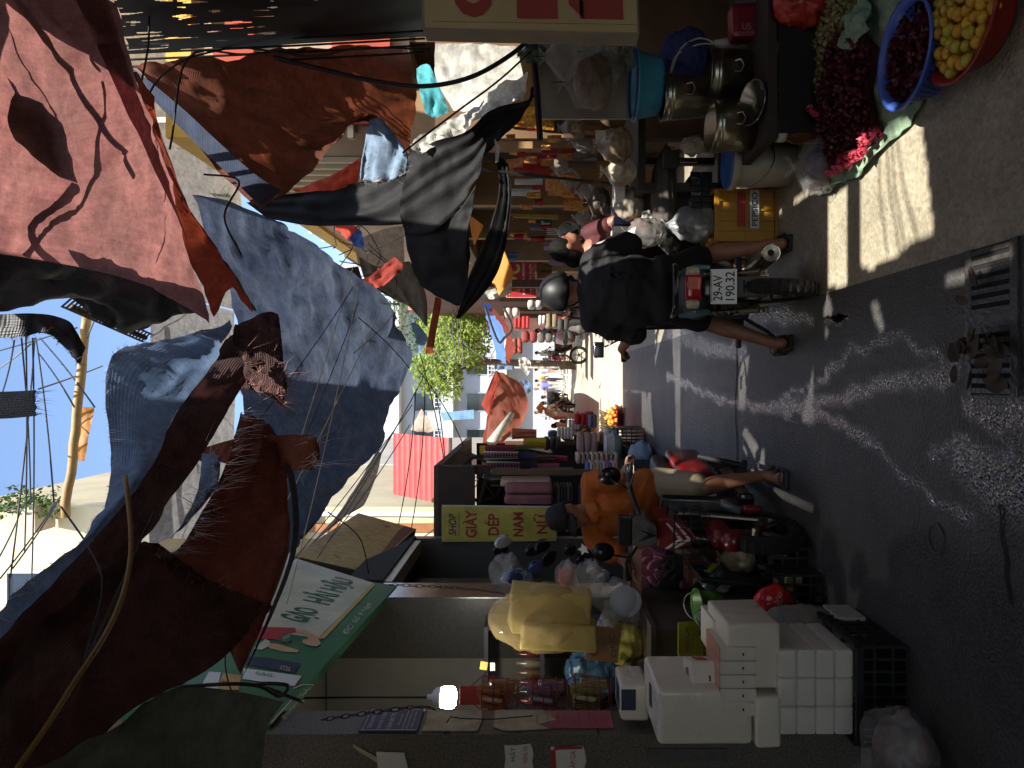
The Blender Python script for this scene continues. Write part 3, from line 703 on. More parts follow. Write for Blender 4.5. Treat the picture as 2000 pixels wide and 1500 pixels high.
# big maroon tarp with pale blue turned edge
mar = cloth('tarpaulin', [
    [(-60, 1300, 2.05), (80, 1150, 2.5), (215, 1010, 3.0), (330, 830, 3.5), (400, 720, 3.9), (455, 640, 4.15)],
    [(-40, 1400, 2.1), (120, 1230, 2.6), (280, 1060, 3.1), (400, 880, 3.6), (470, 760, 3.95), (545, 640, 4.2)]], T_mar, 'large maroon tarpaulin with torn edges slung across the street', wr=.04, wl=.35, nu=56, nv=18, fray=('r',), fraylen=.14, fraym=brownfray)
cloth('torn_sheet', [
    [(-60, 1350, 2.13), (80, 1225, 2.46), (200, 1120, 2.76), (270, 1062, 3.05), (315, 1060, 3.13)],
    [(-60, 1510, 2.15), (80, 1440, 2.4), (200, 1330, 2.7), (330, 1240, 3.0), (420, 1130, 3.2)],
    [(-60, 1580, 2.2), (130, 1505, 2.4), (260, 1385, 2.75), (420, 1298, 3.05), (540, 1180, 3.3)]], T_mar, parent=mar, wr=.05, wl=.3, fold=.018, fdir=0, fk=5, nu=50, nv=26, fray=('r',), fraylen=.05, fraym=brownfray)
cloth('torn_sheet', [
    [(300, 1085, 3.12), (345, 1070, 3.2), (400, 990, 3.3), (440, 900, 3.5), (470, 800, 3.7)],
    [(400, 1180, 3.2), (430, 1100, 3.3), (470, 1000, 3.4), (510, 900, 3.6), (520, 820, 3.75)],
    [(470, 1318, 3.1), (520, 1200, 3.25), (568, 1060, 3.45), (560, 930, 3.65), (525, 840, 3.8)]], weave('tarp_maroon_b', (120, 58, 44), .34, (70, 44, 42), bump=.6), parent=mar, wr=.05, wl=.25, fold=.02, fdir=1, fk=4, nu=46, nv=26, fray=('t',), fraylen=.1, fraym=whitefray)
cloth('hem', [[(470, 1325, 3.08), (522, 1205, 3.22), (570, 1062, 3.42), (562, 930, 3.62), (522, 838, 3.78)], [(484, 1300, 3.1), (540, 1180, 3.24), (582, 1055, 3.44), (574, 925, 3.64), (530, 832, 3.8)]], T_blk, parent=mar, wr=.006, nu=40, nv=3)
cloth('folded_edge', [
    [(-60, 1250, 1.98), (90, 1105, 2.45), (205, 960, 2.9), (212, 700, 3.4), (330, 660, 3.75), (455, 628, 4.1)],
    [(-60, 1290, 2.0), (110, 1110, 2.48), (260, 930, 2.95), (300, 760, 3.4), (400, 680, 3.8), (458, 632, 4.12)],
    [(-60, 1310, 2.03), (120, 1130, 2.49), (290, 920, 3.0), (350, 800, 3.45), (425, 700, 3.85), (460, 636, 4.13)]], T_lblue, parent=mar, wr=.03, wl=.4, nu=60, nv=18, fray=('t',), fraylen=.03, ragamt=.01, fraym=whitefray)
# hanging torn flaps
cloth('torn_flap', [
    [(458, 632, 4.1), (520, 610, 4.12), (545, 612, 4.14)], [(450, 690, 4.05), (510, 690, 4.08), (555, 690, 4.1)], [(455, 760, 4.0), (510, 770, 4.0), (558, 800, 4.0)]], T_mar, parent=mar, nu=24, nv=20, wr=.05, wl=.15, fray=('r', 'b'), fraylen=.14, fraym=brownfray)
cloth('torn_flap', [
    [(380, 880, 3.7), (470, 855, 3.7), (560, 850, 3.68), (620, 850, 3.66)], [(390, 900, 3.7), (470, 885, 3.7), (560, 890, 3.68), (625, 890, 3.66)], [(430, 905, 3.7), (500, 905, 3.68), (560, 918, 3.66), (610, 915, 3.64)]], T_org, parent=mar, nu=34, nv=12, wr=.04, wl=.15, fray=('r',), fraylen=.22, fraym=whitefray)
cloth('torn_flap', [[(355, 1030, 3.2), (385, 960, 3.3), (395, 880, 3.5)], [(330, 1060, 3.2), (420, 960, 3.32), (435, 890, 3.5)]], T_lblue, parent=mar, nu=20, nv=8, wr=.03, wl=.15, fray=('b',), fraylen=.16, fraym=whitefray)
cloth('torn_flap', [[(470, 690, 4.0), (500, 720, 3.95), (560, 720, 3.9)], [(480, 745, 3.95), (510, 770, 3.9), (565, 775, 3.85)]], T_mar, parent=mar, nu=20, nv=8, wr=.05, wl=.12, fray=('t', 'r', 'b'), fraylen=.12, fraym=brownfray)

# green grey canvas awning over the granite shop
cloth('canvas_awning', [
    [(-40, 1600, 2.25), (150, 1590, 2.5), (350, 1590, 2.9), (500, 1580, 3.2)],
    [(10, 1530, 2.2), (170, 1470, 2.5), (350, 1440, 2.9), (515, 1430, 3.2)],
    [(45, 1505, 2.18), (200, 1425, 2.5), (325, 1350, 2.9), (430, 1345, 3.05), (552, 1368, 3.25)]], T_grn, 'dark grey green canvas awning over the granite shop front', cat='awning', wr=.03, wl=.5, nu=40, nv=20)

# orange brown tarp with blue border
org = cloth('tarpaulin', [
    [(258, 130, 3.9), (400, 105, 4.1), (560, 92, 4.4), (690, 85, 4.8), (790, 88, 5.2)],
    [(275, 140, 3.9), (410, 170, 4.0), (560, 165, 4.3), (700, 150, 4.7), (812, 150, 5.1)],
    [(330, 200, 3.85), (440, 235, 3.95), (560, 230, 4.2), (690, 205, 4.6), (815, 210, 5.0)],
    [(385, 275, 3.8), (470, 310, 3.85), (570, 300, 4.1), (680, 240, 4.5), (760, 235, 4.8), (800, 290, 4.9)],
    [(512, 402, 3.75), (550, 375, 3.85), (610, 325, 4.05), (650, 285, 4.2), (690, 238, 4.5), (745, 238, 4.75), (802, 296, 4.88)]], T_org, 'orange brown tarpaulin with a blue border sloping down beside the wires', wr=.05, wl=.5, nu=50, nv=36)
cloth('border', [
    [(258, 132, 3.88), (300, 165, 3.86), (360, 215, 3.83), (430, 280, 3.8), (505, 345, 3.77), (550, 370, 3.8)],
    [(262, 148, 3.87), (300, 195, 3.84), (360, 258, 3.81), (430, 325, 3.78), (490, 385, 3.74), (512, 402, 3.73)]], weave('tarp_blue_dk', (62, 76, 104), .35, (90, 100, 120)), parent=org, wr=.01, nu=40, nv=6)
# pale denim rag hanging from its torn edge
cloth('rag', [[(722, 232, 4.6), (745, 232, 4.6), (765, 258, 4.6)], [(712, 270, 4.6), (760, 270, 4.6), (795, 300, 4.6)], [(702, 350, 4.6), (740, 360, 4.6), (792, 345, 4.6)]], weave('denim', (150, 176, 204), .3, (120, 140, 170), lines=90), 'pale blue denim rag with frayed hem hanging from the orange tarpaulin', cat='rag', nu=20, nv=24, wr=.03, wl=.12, fold=.015, fk=2, fray=('b',), fraylen=.07, fraym=whitefray, thick=.004)
cloth('tarpaulin', [[(570, 368, 5.6), (640, 345, 5.7), (708, 305, 5.8)], [(575, 372, 5.6), (650, 372, 5.7), (700, 355, 5.8)]], mat('rust_red_cloth', (196, 74, 46), .8, var=.25, trans=.3, vs=14), 'rusty red strip of tarpaulin tucked behind the denim rag', nu=26, nv=8, wr=.04, wl=.15)

# wide blue tarp over the middle of the street
blue = cloth('tarpaulin', [
    [(385, 375, 6.2), (470, 400, 6.6), (575, 445, 7.0), (680, 525, 7.6), (760, 590, 8.1), (815, 690, 8.6)],
    [(430, 500, 6.2), (520, 520, 6.6), (610, 565, 7.0), (690, 620, 7.6), (760, 680, 8.0), (800, 735, 8.4)],
    [(470, 640, 6.2), (560, 650, 6.6), (640, 700, 7.0), (700, 740, 7.5), (745, 770, 7.8), (770, 800, 8.1)],
    [(480, 830, 6.1), (560, 830, 6.5), (630, 850, 6.8), (680, 870, 7.2), (715, 885, 7.4), (735, 880, 7.6)],
    [(490, 1000, 6.0), (550, 1010, 6.3), (590, 1020, 6.5), (620, 1005, 6.8), (650, 985, 7.0), (660, 975, 7.2)],
    [(520, 1130, 5.9), (550, 1100, 6.1), (575, 1080, 6.3), (585, 1070, 6.5), (592, 1062, 6.6), (600, 1050, 6.8)]], T_blue, 'wide blue tarpaulin sloping over the middle of the street', wr=.09, wl=.9, nu=70, nv=50)
cloth('tarpaulin', [[(735, 880, 7.9), (690, 960, 7.6), (640, 1030, 7.2), (590, 1085, 6.9)], [(745, 885, 8.0), (735, 930, 7.8), (712, 985, 7.5), (690, 1000, 7.3), (625, 1040, 7.1)]], T_beige, 'narrow pale beige sheet along the lower hem of the blue tarpaulin', nu=30, nv=6, wr=.02)

# black plastic drapes
cloth('black_drape', [
    [(480, 395, 5.8), (560, 380, 5.8), (640, 365, 5.8), (720, 350, 5.7), (800, 295, 5.5)],
    [(500, 410, 5.8), (580, 410, 5.8), (660, 415, 5.8), (740, 400, 5.7), (830, 340, 5.5)],
    [(520, 425, 5.8), (600, 440, 5.8), (680, 440, 5.8), (760, 440, 5.7), (850, 430, 5.5)]], blkcloth, 'black plastic drape bunched beneath the denim rag', cat='drape', nu=40, nv=14, wr=.035, wl=.25, fold=.02, fdir=1, fk=3)
cloth('black_drape', [
    [(800, 298, 5.4), (850, 275, 5.3), (905, 260, 5.2), (960, 215, 5.1), (1030, 195, 5.0), (1040, 170, 5.0)],
    [(780, 400, 5.5), (850, 350, 5.4), (920, 310, 5.3), (960, 260, 5.2), (1000, 240, 5.1), (1035, 205, 5.0)],
    [(790, 460, 5.6), (850, 450, 5.5), (900, 400, 5.4), (925, 350, 5.3), (945, 300, 5.2), (952, 270, 5.2)]], blkcloth, 'black plastic sheet stretched in folds towards the white canvas', cat='drape', nu=40, nv=20, wr=.04, wl=.3, fold=.018, fdir=1, fk=4)
cloth('black_drape', [
    [(790, 440, 5.6), (850, 440, 5.5), (895, 410, 5.4), (930, 360, 5.3)], [(800, 520, 5.7), (850, 530, 5.6), (900, 500, 5.5), (915, 440, 5.4)], [(815, 560, 5.8), (860, 580, 5.7), (905, 592, 5.6), (920, 500, 5.5)]], blkcloth, 'broad black sheet hanging in a point above the red sign', cat='drape', nu=30, nv=20, wr=.04, wl=.3, thick=.003)
cloth('black_drape', [
    [(965, 305, 5.2), (975, 370, 5.2), (955, 450, 5.2), (920, 530, 5.2), (890, 622, 5.2)], [(982, 310, 5.2), (990, 380, 5.2), (975, 470, 5.2), (945, 540, 5.2), (893, 622, 5.2)], [(992, 320, 5.2), (998, 390, 5.2), (985, 490, 5.2), (955, 560, 5.2), (897, 622, 5.2)]], blkcloth, 'crescent of black cloth curving down to a knotted tip', cat='drape', nu=36, nv=10, wr=.03, wl=.2, fold=.012, fdir=1, fk=3, thick=.003)
for q, mm, lab in (([[(905, 410, 7.5), (945, 440, 7.4)], [(918, 440, 7.5), (925, 480, 7.4)]], 'amber', 'amber plastic awning corner seen behind black sheet and crescent'), ([[(985, 490, 8.6), (1005, 535, 8.5)], [(958, 545, 8.6), (975, 578, 8.5)]], 'amber', 'amber awning edge with branch shadows above the red sign')):
    cloth('awning', q, mat(mm, (232, 160, 66), .6, var=.12, trans=.45), lab, cat='awning', nu=10, nv=10, wr=.01, thick=.004)
cloth('awning', [[(940, 570, 8.7), (975, 560, 8.6), (1000, 540, 8.6)], [(955, 585, 8.7), (985, 580, 8.6), (1000, 570, 8.6)]], T_wht, 'crumpled white sheet tucked under the amber awning edge', cat='awning', nu=16, nv=10, wr=.06, wl=.1)
# white canvases lit by the sun
cloth('white_canvas', [[(850, 85, 5.9), (920, 82, 5.9), (955, 84, 5.9), (1010, 90, 5.9)], [(850, 150, 5.9), (900, 160, 5.85), (960, 160, 5.8), (1020, 150, 5.7)], [(885, 215, 5.8), (915, 215, 5.75), (960, 200, 5.6), (1015, 190, 5.5)]], T_wht, 'sunlit white canvas hung above the plastic bags', cat='canvas', nu=30, nv=24, wr=.03, wl=.4)
cloth('white_canvas', [[(800, 290, 5.35), (850, 245, 5.45), (900, 225, 5.5), (960, 175, 5.4), (1030, 140, 5.3)], [(815, 298, 5.3), (860, 278, 5.35), (905, 255, 5.4), (960, 215, 5.3), (1020, 195, 5.2)]], T_wht, 'crumpled cream plastic sheet draped along the black drape', cat='canvas', nu=40, nv=14, wr=.06, wl=.12)
cloth('cyan_cloth', [[(812, 130, 5.3), (835, 125, 5.3), (850, 150, 5.3)], [(815, 160, 5.3), (845, 175, 5.3), (875, 210, 5.3)], [(830, 220, 5.3), (850, 228, 5.3), (878, 216, 5.3)]], T_cyan, 'turquoise cloth knotted beside the white canvas', cat='cloth', nu=20, nv=20, wr=.05, wl=.2)
cloth('tarpaulin', [[(690, 470, 9), (745, 448, 9), (788, 440, 9)], [(700, 520, 9), (750, 520, 9), (790, 515, 9)]], T_beige, 'flat beige awning sheet behind the tangled wires', nu=14, nv=10, wr=.03)
cloth('tarpaulin', [[(700, 500, 8.6), (740, 520, 8.6), (800, 510, 8.6)], [(715, 550, 8.6), (770, 555, 8.6), (830, 570, 8.6)], [(770, 585, 8.6), (800, 600, 8.6), (835, 640, 8.6)]], weave('sheet_grey', (120, 112, 100), .3, (90, 84, 78)), 'grey brown sheet gathered under the beige awning', nu=20, nv=18, wr=.08, wl=.3, fold=.04, fdir=0, fk=3)
cloth('rag', [[(690, 545, 8), (720, 540, 8), (770, 500, 8)], [(715, 560, 8), (745, 560, 8), (790, 520, 8)]], mat('rag_red', (150, 54, 40), .8, var=.2, trans=.25), 'twisted red rag tied around the crossing wires', cat='rag', nu=20, nv=8, wr=.06, wl=.1)
cloth('rag', [[(640, 420, 6.5), (690, 440, 6.4), (700, 450, 6.4)], [(660, 448, 6.5), (680, 470, 6.4), (690, 460, 6.4)]], mat('rag_red2', (196, 60, 36), .8, var=.2, trans=.3), 'bright red rag caught on the black drape', cat='rag', nu=14, nv=8, wr=.05, wl=.1)
cloth('rag', [[(680, 462, 6.4), (702, 448, 6.4), (710, 470, 6.4)], [(690, 478, 6.4), (705, 485, 6.4), (711, 490, 6.4)]], mat('rag_blue', (78, 110, 180), .8, var=.2, trans=.3), 'small royal blue rag beneath the bright red one', cat='rag', nu=14, nv=8, wr=.04, wl=.1)
cloth('rag', [[(966, 270, 5.15), (976, 285, 5.15)], [(968, 318, 5.15), (974, 316, 5.15)]], T_wht, 'narrow white rag pinned near the crescent of black cloth', cat='rag', nu=8, nv=10, wr=.02, wl=.1)
cloth('rag', [[(800, 630, 9.0), (815, 632, 9), (830, 650, 9)], [(812, 660, 9), (825, 655, 9), (835, 662, 9)], [(815, 690, 9), (820, 690, 9), (826, 680, 9)]], T_lblue, 'pale blue plastic rag hanging at the tip of the blue tarpaulin', cat='rag', nu=12, nv=14, wr=.05, wl=.1)
cloth('tarpaulin', [[(850, 580, 9), (862, 585, 9), (860, 600, 9)], [(830, 690, 9), (845, 690, 9), (842, 680, 9)]], T_redd, 'narrow rust red strip hanging beside the tree', nu=8, nv=16, wr=.03)
cloth('tarpaulin', [[(560, 540, 10), (700, 520, 10.4)], [(640, 650, 10), (760, 690, 10.8)]], T_mar, 'dark tarpaulin stretched higher up behind the blue one', nu=10, nv=10, wr=.05)

# far market tents
cloth('tent_roof', [[(945, 590, 22), (960, 640, 22), (972, 700, 22)], [(956, 592, 21), (985, 640, 21), (990, 712, 21)]], mat('tent_blue', (84, 120, 196), .6, var=.15, trans=.3), 'bright blue tent roof edge under the tree', cat='tent', nu=16, nv=8, wr=.08)
cloth('tent_roof', [[(958, 600, 20), (985, 640, 20), (990, 700, 20)], [(968, 602, 19), (1005, 660, 19), (1000, 712, 19)]], T_redd, 'rust red tent roof hanging below the bright blue one', cat='tent', nu=16, nv=8, wr=.08)
cloth('tent_roof', [[(968, 726, 17), (960, 790, 16.5), (950, 870, 16)], [(990, 735, 17), (1010, 800, 16.5), (985, 850, 16), (950, 872, 16)], [(1022, 752, 17), (1032, 800, 16.5), (1010, 838, 16), (985, 850, 16)]], mat('tent_brick', (132, 74, 58), .7, var=.18, trans=.35, vs=3), 'brick red market tent roof in sunlight above the crouching people', cat='tent', nu=24, nv=16, wr=.08)
cloth('tent_roof', [[(968, 722, 16.4), (975, 740, 16.4)], [(940, 790, 16.4), (955, 815, 16.4)]], mat('tent_red', (156, 58, 42), .7, var=.15, trans=.3), 'bright red folded flap at the peak of the brick red tent', cat='tent', nu=10, nv=8, wr=.05)
cloth('tent_roof', [[(800, 840, 19), (820, 800, 19), (828, 802, 19)], [(815, 842, 18.5), (845, 842, 18.5), (846, 830, 18.5)]], T_beige, 'tan peaked tent roof behind the red awning', cat='tent', nu=12, nv=8, wr=.04)
cloth('tent_roof', [[(860, 806, 24), (925, 800, 24)], [(866, 822, 24), (925, 818, 24)]], mat('tent_stripe', (110, 150, 190), .6, var=.3, vs=3, stretch=(.2, 1, 8)), 'blue striped sheet spread below the white building', cat='tent', nu=10, nv=6, wr=.03)
for q, lab in (([[(1015, 745, 15), (1030, 742, 15)], [(1030, 770, 15), (1042, 760, 15)]], 'crumpled pale blue plastic sheet under the brick red tent'), ([[(1012, 712, 17), (1030, 715, 17)], [(1030, 735, 17), (1036, 722, 17)]], 'crumpled white plastic sheet between the two red tents'), ([[(965, 712, 17), (1005, 715, 17)], [(966, 722, 17), (1004, 722, 17)]], 'thin strip of pale blue plastic dangling off a tent pole')):
    cloth('plastic_sheet', q, T_wht if 'white' in lab else T_lblue, lab, cat='plastic sheet', nu=14, nv=8, wr=.12, wl=.2)
a, b_ = P(1000, 808, 13), P(958, 868, 12.6)
MB().tube([a, b_], [.05, .09], 10).build('rolled_sheet', T_wht, smooth=True, label='rolled white sheet jutting out over the market row', cat='roll')

T_tan = weave('tarp_tan', (140, 106, 78), .09, (110, 80, 60))
cloth('tent_roof', [[V((-3, 17, 2.7)), V((-1.5, 17, 2.75)), V((-.1, 17, 2.45))], [V((-3, 23, 2.8)), V((-1.5, 23, 2.6)), V((.0, 23, 2.35))], [V((-3, 29, 2.7)), V((-1.5, 29, 2.75)), V((-.1, 29, 2.5))]], mat('tent_rust', (140, 70, 54), .7, var=.2, trans=.3, vs=3), 'long rust coloured tent roof added behind the brick red one to shade the road', cat='tent', nu=16, nv=20, wr=.1)  # added, mostly hidden, to keep this side of the road in shade
# unseen canopy added over the photographer, holes cut to shape the sun patches
LIT = [[(1619, 560), (1619, 380), (1657, 370), (1657, 560)], [(1684, 520), (1684, 340), (1740, 240), (1800, 236), (1812, 330), (1824, 455), (1775, 478), (1760, 495), (1700, 525)],
       [(1850, 556), (1848, 545), (1960, 490), (1985, 482), (1980, 502), (1880, 550)], [(1610, 618), (1616, 570), (1627, 600), (1626, 622)], [(1614, 664), (1614, 642), (1619, 650)], [(1614, 744), (1614, 716), (1620, 740)],
       [(1704, 594), (1708, 585), (1716, 595), (1728, 640), (1722, 647), (1708, 625)], [(1736, 50), (1736, 85), (1748, 85), (1748, 50)], [(1655, 205), (1655, 228), (1640, 228), (1640, 205)]]
LITG = [[G(x, y) for x, y in q] for q in LIT]
def inside(p, poly):
    c = False; j = len(poly) - 1
    for i in range(len(poly)):
        a, b = poly[i], poly[j]
        if (a.y > p.y) != (b.y > p.y) and p.x < (b.x - a.x) * (p.y - a.y) / (b.y - a.y) + a.x: c = not c
        j = i
    return c
def canopy(name, x0, x1, y0, y1, z, step, lab):
    nx, ny = int((x1 - x0) / step), int((y1 - y0) / step); vs = []; fs = []
    for j in range(ny + 1):
        for i in range(nx + 1):
            x, y = x0 + i * step, y0 + j * step; vs.append(V((x, y, z + .0 * noise.noise((x, y, 3)))))
    for j in range(ny):
        for i in range(nx):
            c = (vs[j * (nx + 1) + i] + vs[(j + 1) * (nx + 1) + i + 1]) / 2; g = c + SUN * (c.z / -SUN.z)
            if any(inside(g, q) for q in LITG): continue
            fs.append((j * (nx + 1) + i, j * (nx + 1) + i + 1, (j + 1) * (nx + 1) + i + 1, (j + 1) * (nx + 1) + i))
    return MB().add(vs, fs).build(name, weave('tarp_tan_dense', (120, 96, 74), .035, (90, 74, 60)), label=lab, cat='tarpaulin')
canopy('tarpaulin', -2.4, 3.6, -2.2, 2.1, 4.0, .02, 'unseen dark canopy sheet added over the photographer, holes cut to shape the sun patches')
# unseen thin lines over the sun openings, set where their shadows should fall
for (xa, ya), (xb, yb) in (((1730, 240), (1760, 500)), ((1748, 240), (1800, 490)), ((1716, 260), (1735, 500)), ((1740, 240), (1772, 500))):
    A = G(xa, ya); B = G(xb, yb); A = A - SUN * (4.03 / -SUN.z); B = B - SUN * (4.03 / -SUN.z)
    MB().tube([A, A.lerp(B, .5) + V((.0, .03, 0)), B], .007, 5).build('washing_line', strap, label='unseen thin line stretched over the sun opening cut in the overhead canopy', cat='line', group='lines over the sun openings of the canopy')
T_pale = weave('tarp_pale_blue', (180, 180, 178), .17, (140, 138, 134))
def roof(x0, x1, y0, y1, z, lab, m=None, sag=.15):  # mostly unseen sheets added overhead to block stray sun
    R = [[V((x0 + (x1 - x0) * i / 4, y0 + (y1 - y0) * j / 4, z - sag * math.sin(PI * i / 4) * math.sin(PI * j / 4))) for i in range(5)] for j in range(5)]
    return cloth('tarpaulin', R, m or (T_pale if z > 5 else T_tan), lab.replace('tan ', 'pale ').replace('dark ', 'pale ') if z > 5 else lab, nu=20, nv=20, wr=.03)
roof(-3.6, .45, .6, 5.85, 6.0, 'unseen high dark tarpaulin added to block sun over the granite shop')
roof(.45, .95, .6, 1.95, 5.95, 'unseen narrow high dark tarpaulin added to block sun over the photographer', sag=.02)
roof(-3.5, 4.5, -8, -2.2, 4.0, 'unseen wide tan tarpaulin added to block light over the lane behind the photographer')
roof(.45, 1.88, 2.55, 4.9, 6.0, 'unseen high tan tarpaulin added to block sun between the red and the blue ones', sag=.03)
roof(-3.0, .75, 4.4, 7.4, 7.5, 'unseen highest dark tarpaulin added to block sun above the pale folded edge')
roof(.95, 4.4, 6.8, 10.4, 5.7, 'high dark tarpaulin added to block sun behind the orange brown one')
roof(-4.2, .94, 8.0, 10.3, 5.75, 'high dark tarpaulin added to block sun, hidden behind the blue one')
roof(1.75, 2.9, 4.4, 6.6, 5.5, 'unseen narrow tan tarpaulin added to block sun high over the goods table', sag=.02)
roof(1.3, 1.8, 2.2, 3.35, 3.62, 'small hidden black sheet added to block sun behind the edge of the red tarpaulin', sag=.02)
roof(2.1, 4.6, 2.2, 4.6, 3.5, 'black roof sheet added to block sun over the stall of buckets')
# torn shade net along the stall roof
nm = mat('shade_net', (30, 29, 27), .7, var=.3, trans=.1)
vs, fs = [], []; nx, ny = 90, 150
A0, A1, B0, B1 = P(215, -60, 2.9), P(830, -60, 3.3), P(245, 105, 4.0), P(860, 70, 5.2)
for j in range(ny + 1):
    for i in range(nx + 1):
        s, t = i / nx, j / ny; p = A0.lerp(A1, s).lerp(B0.lerp(B1, s), t); p.z += .05 * noise.noise(p * 3); vs.append(p)
for j in range(ny):
    for i in range(nx):
        p = vs[j * (nx + 1) + i]; s = i / nx
        h = noise.noise(V((s * 9, j / ny * 26, 2))) + .5 * noise.noise(V((s * 22, j / ny * 70, 7)))
        if h > .30 + .5 * s + (.3 if .45 < s else 0): continue
        fs.append((j * (nx + 1) + i, j * (nx + 1) + i + 1, (j + 1) * (nx + 1) + i + 1, (j + 1) * (nx + 1) + i))
MB().add(vs, fs).build('shade_net', nm, label='torn black shade net with bright slits beside the red tarpaulin', cat='shade net')
# ================================================================ people and motorbikes near the camera
skin = mat('skin', (150, 104, 80), .5, var=.12, vs=14, bump=.1, bs=90)
skin2 = mat('skin_pale', (140, 96, 76), .5, var=.1, vs=14, bump=.1, bs=90)
hair = mat('black_hair', (14, 12, 11), .75, var=.4, vs=60, stretch=(1, 1, .2), bump=.8, bs=50, spec=.2)
blk = mat('black_shirt', (17, 17, 19), .8, var=.25, vs=5, bump=.25, bs=9)
shortsb = mat('black_shorts', (20, 20, 22), .8, var=.2, bump=.2, bs=14)
rubber = mat('black_rubber', (22, 22, 22), .6, var=.1)
bikeblk = mat('bike_black', (20, 20, 21), .3, var=.1, coat=.3)
bikegrey = mat('bike_grey', (70, 70, 72), .5, var=.15)
bikered = mat('bike_red', (104, 14, 20), .35, var=.15, coat=.25)
chrome = mat('chrome', (180, 178, 172), .2, metal=1, var=.1)
alu = mat('alu_dull', (128, 122, 110), .38, metal=1, var=.25, vs=9)
tyre = mat('tyre', (24, 23, 22), .85, var=.3, vs=20)
teal = mat('teal_panel', (70, 110, 116), .3, var=.1, coat=.4)
lensr = mat('red_lens', (170, 14, 16), .15, var=.15, coat=.5)
lensc = mat('clear_lens', (190, 180, 160), .15, var=.15, coat=.5)

def wheel(root, c, r, wd, steer=0, name='wheel'):
    c = V(c); ax = rz(steer) @ V((1, 0, 0)); mb = MB()
    prof = [(r - .075, -wd * .42), (r - .03, -wd * .5), (r - .006, -wd * .3), (r, 0), (r - .006, wd * .3), (r - .03, wd * .5), (r - .075, wd * .42)]
    w_ = mb.lathe(prof, c, ax, 36)
    for k in range(36):
        a = 2 * PI * k / 36; u = V((0, 0, 1)) * math.cos(a) + ax.cross(V((0, 0, 1))) * math.sin(a)
        w_.box(c + u * (r - .001), (wd * .8, .012, .008), Matrix((ax, ax.cross(u), u)).transposed())
    o = w_.build('wheel', tyre, root, smooth=False)
    rb = MB().lathe([(r - .085, -wd * .3), (r - .07, -wd * .36), (r - .07, wd * .36), (r - .085, wd * .3), (r - .085, -wd * .3)], c, ax, 30)
    rb.cyl(c - ax * .05, c + ax * .05, .04, n=14)
    for k in range(5):
        a = 2 * PI * k / 5; u = V((0, 0, 1)) * math.cos(a) + ax.cross(V((0, 0, 1))) * math.sin(a)
        rb.cyl(c + u * .03, c + u * (r - .08), .016, .012, 6)
    rb.build('rim', alu, o); return o

# --- the rider's bike, seen from behind
bx, by = .50, 4.24
mt = thing('motorbike', (bx, 4.85, 0), 'motorbike seen from behind with white number plate and red tail lamp', 'motorbike')
wheel(mt, (bx, by, .285), .285, .085)
wheel(mt, (bx + .03, 5.48, .285), .285, .075)
ml = MB()
ml.rbox((bx, by + .42, .70), (.24, .8, .13), .06)
ml.build('seat', mat('seat_vinyl', (22, 22, 23), .5, var=.1, bump=.2, bs=60), mt, smooth=True)
# tail body: a shell narrowing to the rear
rows = []
for y, w_, zt, zb in ((4.08, .16, .775, .66), (4.14, .23, .80, .63), (4.3, .27, .78, .58), (4.6, .27, .72, .50), (4.9, .26, .66, .42)):
    rows.append([V((bx + math.sin(a) * w_ / 2, y, (zt + zb) / 2 + math.cos(a) * (zt - zb) / 2)) for a in [PI * 2 * k / 18 for k in range(19)]])
MB().grid(rows).add(rows[0][:-1], [tuple(range(18))]).build('tail_body', bikegrey, mt, smooth=True)
for s in (-1, 1):
    MB().rbox((bx + s * .125, 4.28, .685), (.03, .26, .10), .012, rx(.15)).build('side_panel', teal, mt)
MB().tube(cr([V((bx - .13, 4.35, .80)), V((bx - .125, 4.12, .825)), V((bx - .06, 4.04, .835)), V((bx + .06, 4.04, .835)), V((bx + .125, 4.12, .825)), V((bx + .13, 4.35, .80))], 20), .017, 8).build('grab_rail', bikeblk, mt, smooth=True)
lamp = MB().rbox((bx, 4.065, .735), (.135, .05, .092), .02).build('tail_lamp', lensr, mt, smooth=True)
MB().rbox((bx + .02, 4.037, .738), (.07, .012, .06), .005).build('reflector', mat('pink_lens', (210, 120, 104), .15, var=.2, coat=.4), lamp)
for s in (-1, 1): MB().rbox((bx + s * .088, 4.075, .735), (.05, .05, .075), .02, rz(s * .5)).build('indicator', lensc, lamp, smooth=True)
MB().rbox((bx, 4.09, .56), (.13, .06, .26), .03).build('rear_mudguard', bikeblk, mt, smooth=True)
MB().rbox((bx, 4.03, .42), (.115, .03, .17), .012, rx(-.12), 2).build('mud_flap', mat('mud_flap', (72, 70, 68), .6, var=.15), mt, smooth=True)
pl = MB().rbox((bx, 4.02, .578), (.19, .006, .14), .008, rx(-.1)).build('number_plate', mat('plate_white', (225, 228, 230), .3, var=.04, spec=.7), mt)
inkm = mat('plate_ink', (26, 28, 34), .6, var=0)
text('29-AV', (bx - .008, 4.02, .611), (1, 0, 0), (0, .1, .995), .138, .05, inkm, pl, 'plate_digits', .0045, .012)
text('190.32', (bx + .002, 4.014, .546), (1, 0, 0), (0, .1, .995), .155, .05, inkm, pl, 'plate_digits', .0045, .012)
MB().tube([(bx - .085, 4.024, .642), (bx + .085, 4.024, .642)], .0025).build('plate_frame', alu, pl)
for s in (-1, 1):
    sx = bx + s * .105
    a, b_ = V((sx, 4.2, .33)), V((sx, 4.4, .60))
    sp = [a.lerp(b_, t / 60) + V((.022 * math.cos(t * .9), .0, 0)) + V((0, .022 * math.sin(t * .9), 0)) for t in range(61)]
    mb = MB().tube(sp, .005, 5); mb.cyl(a, b_, .012); mb.cyl(a, a.lerp(b_, .3), .022); mb.build('shock_absorber', alu, mt)
mb = MB()
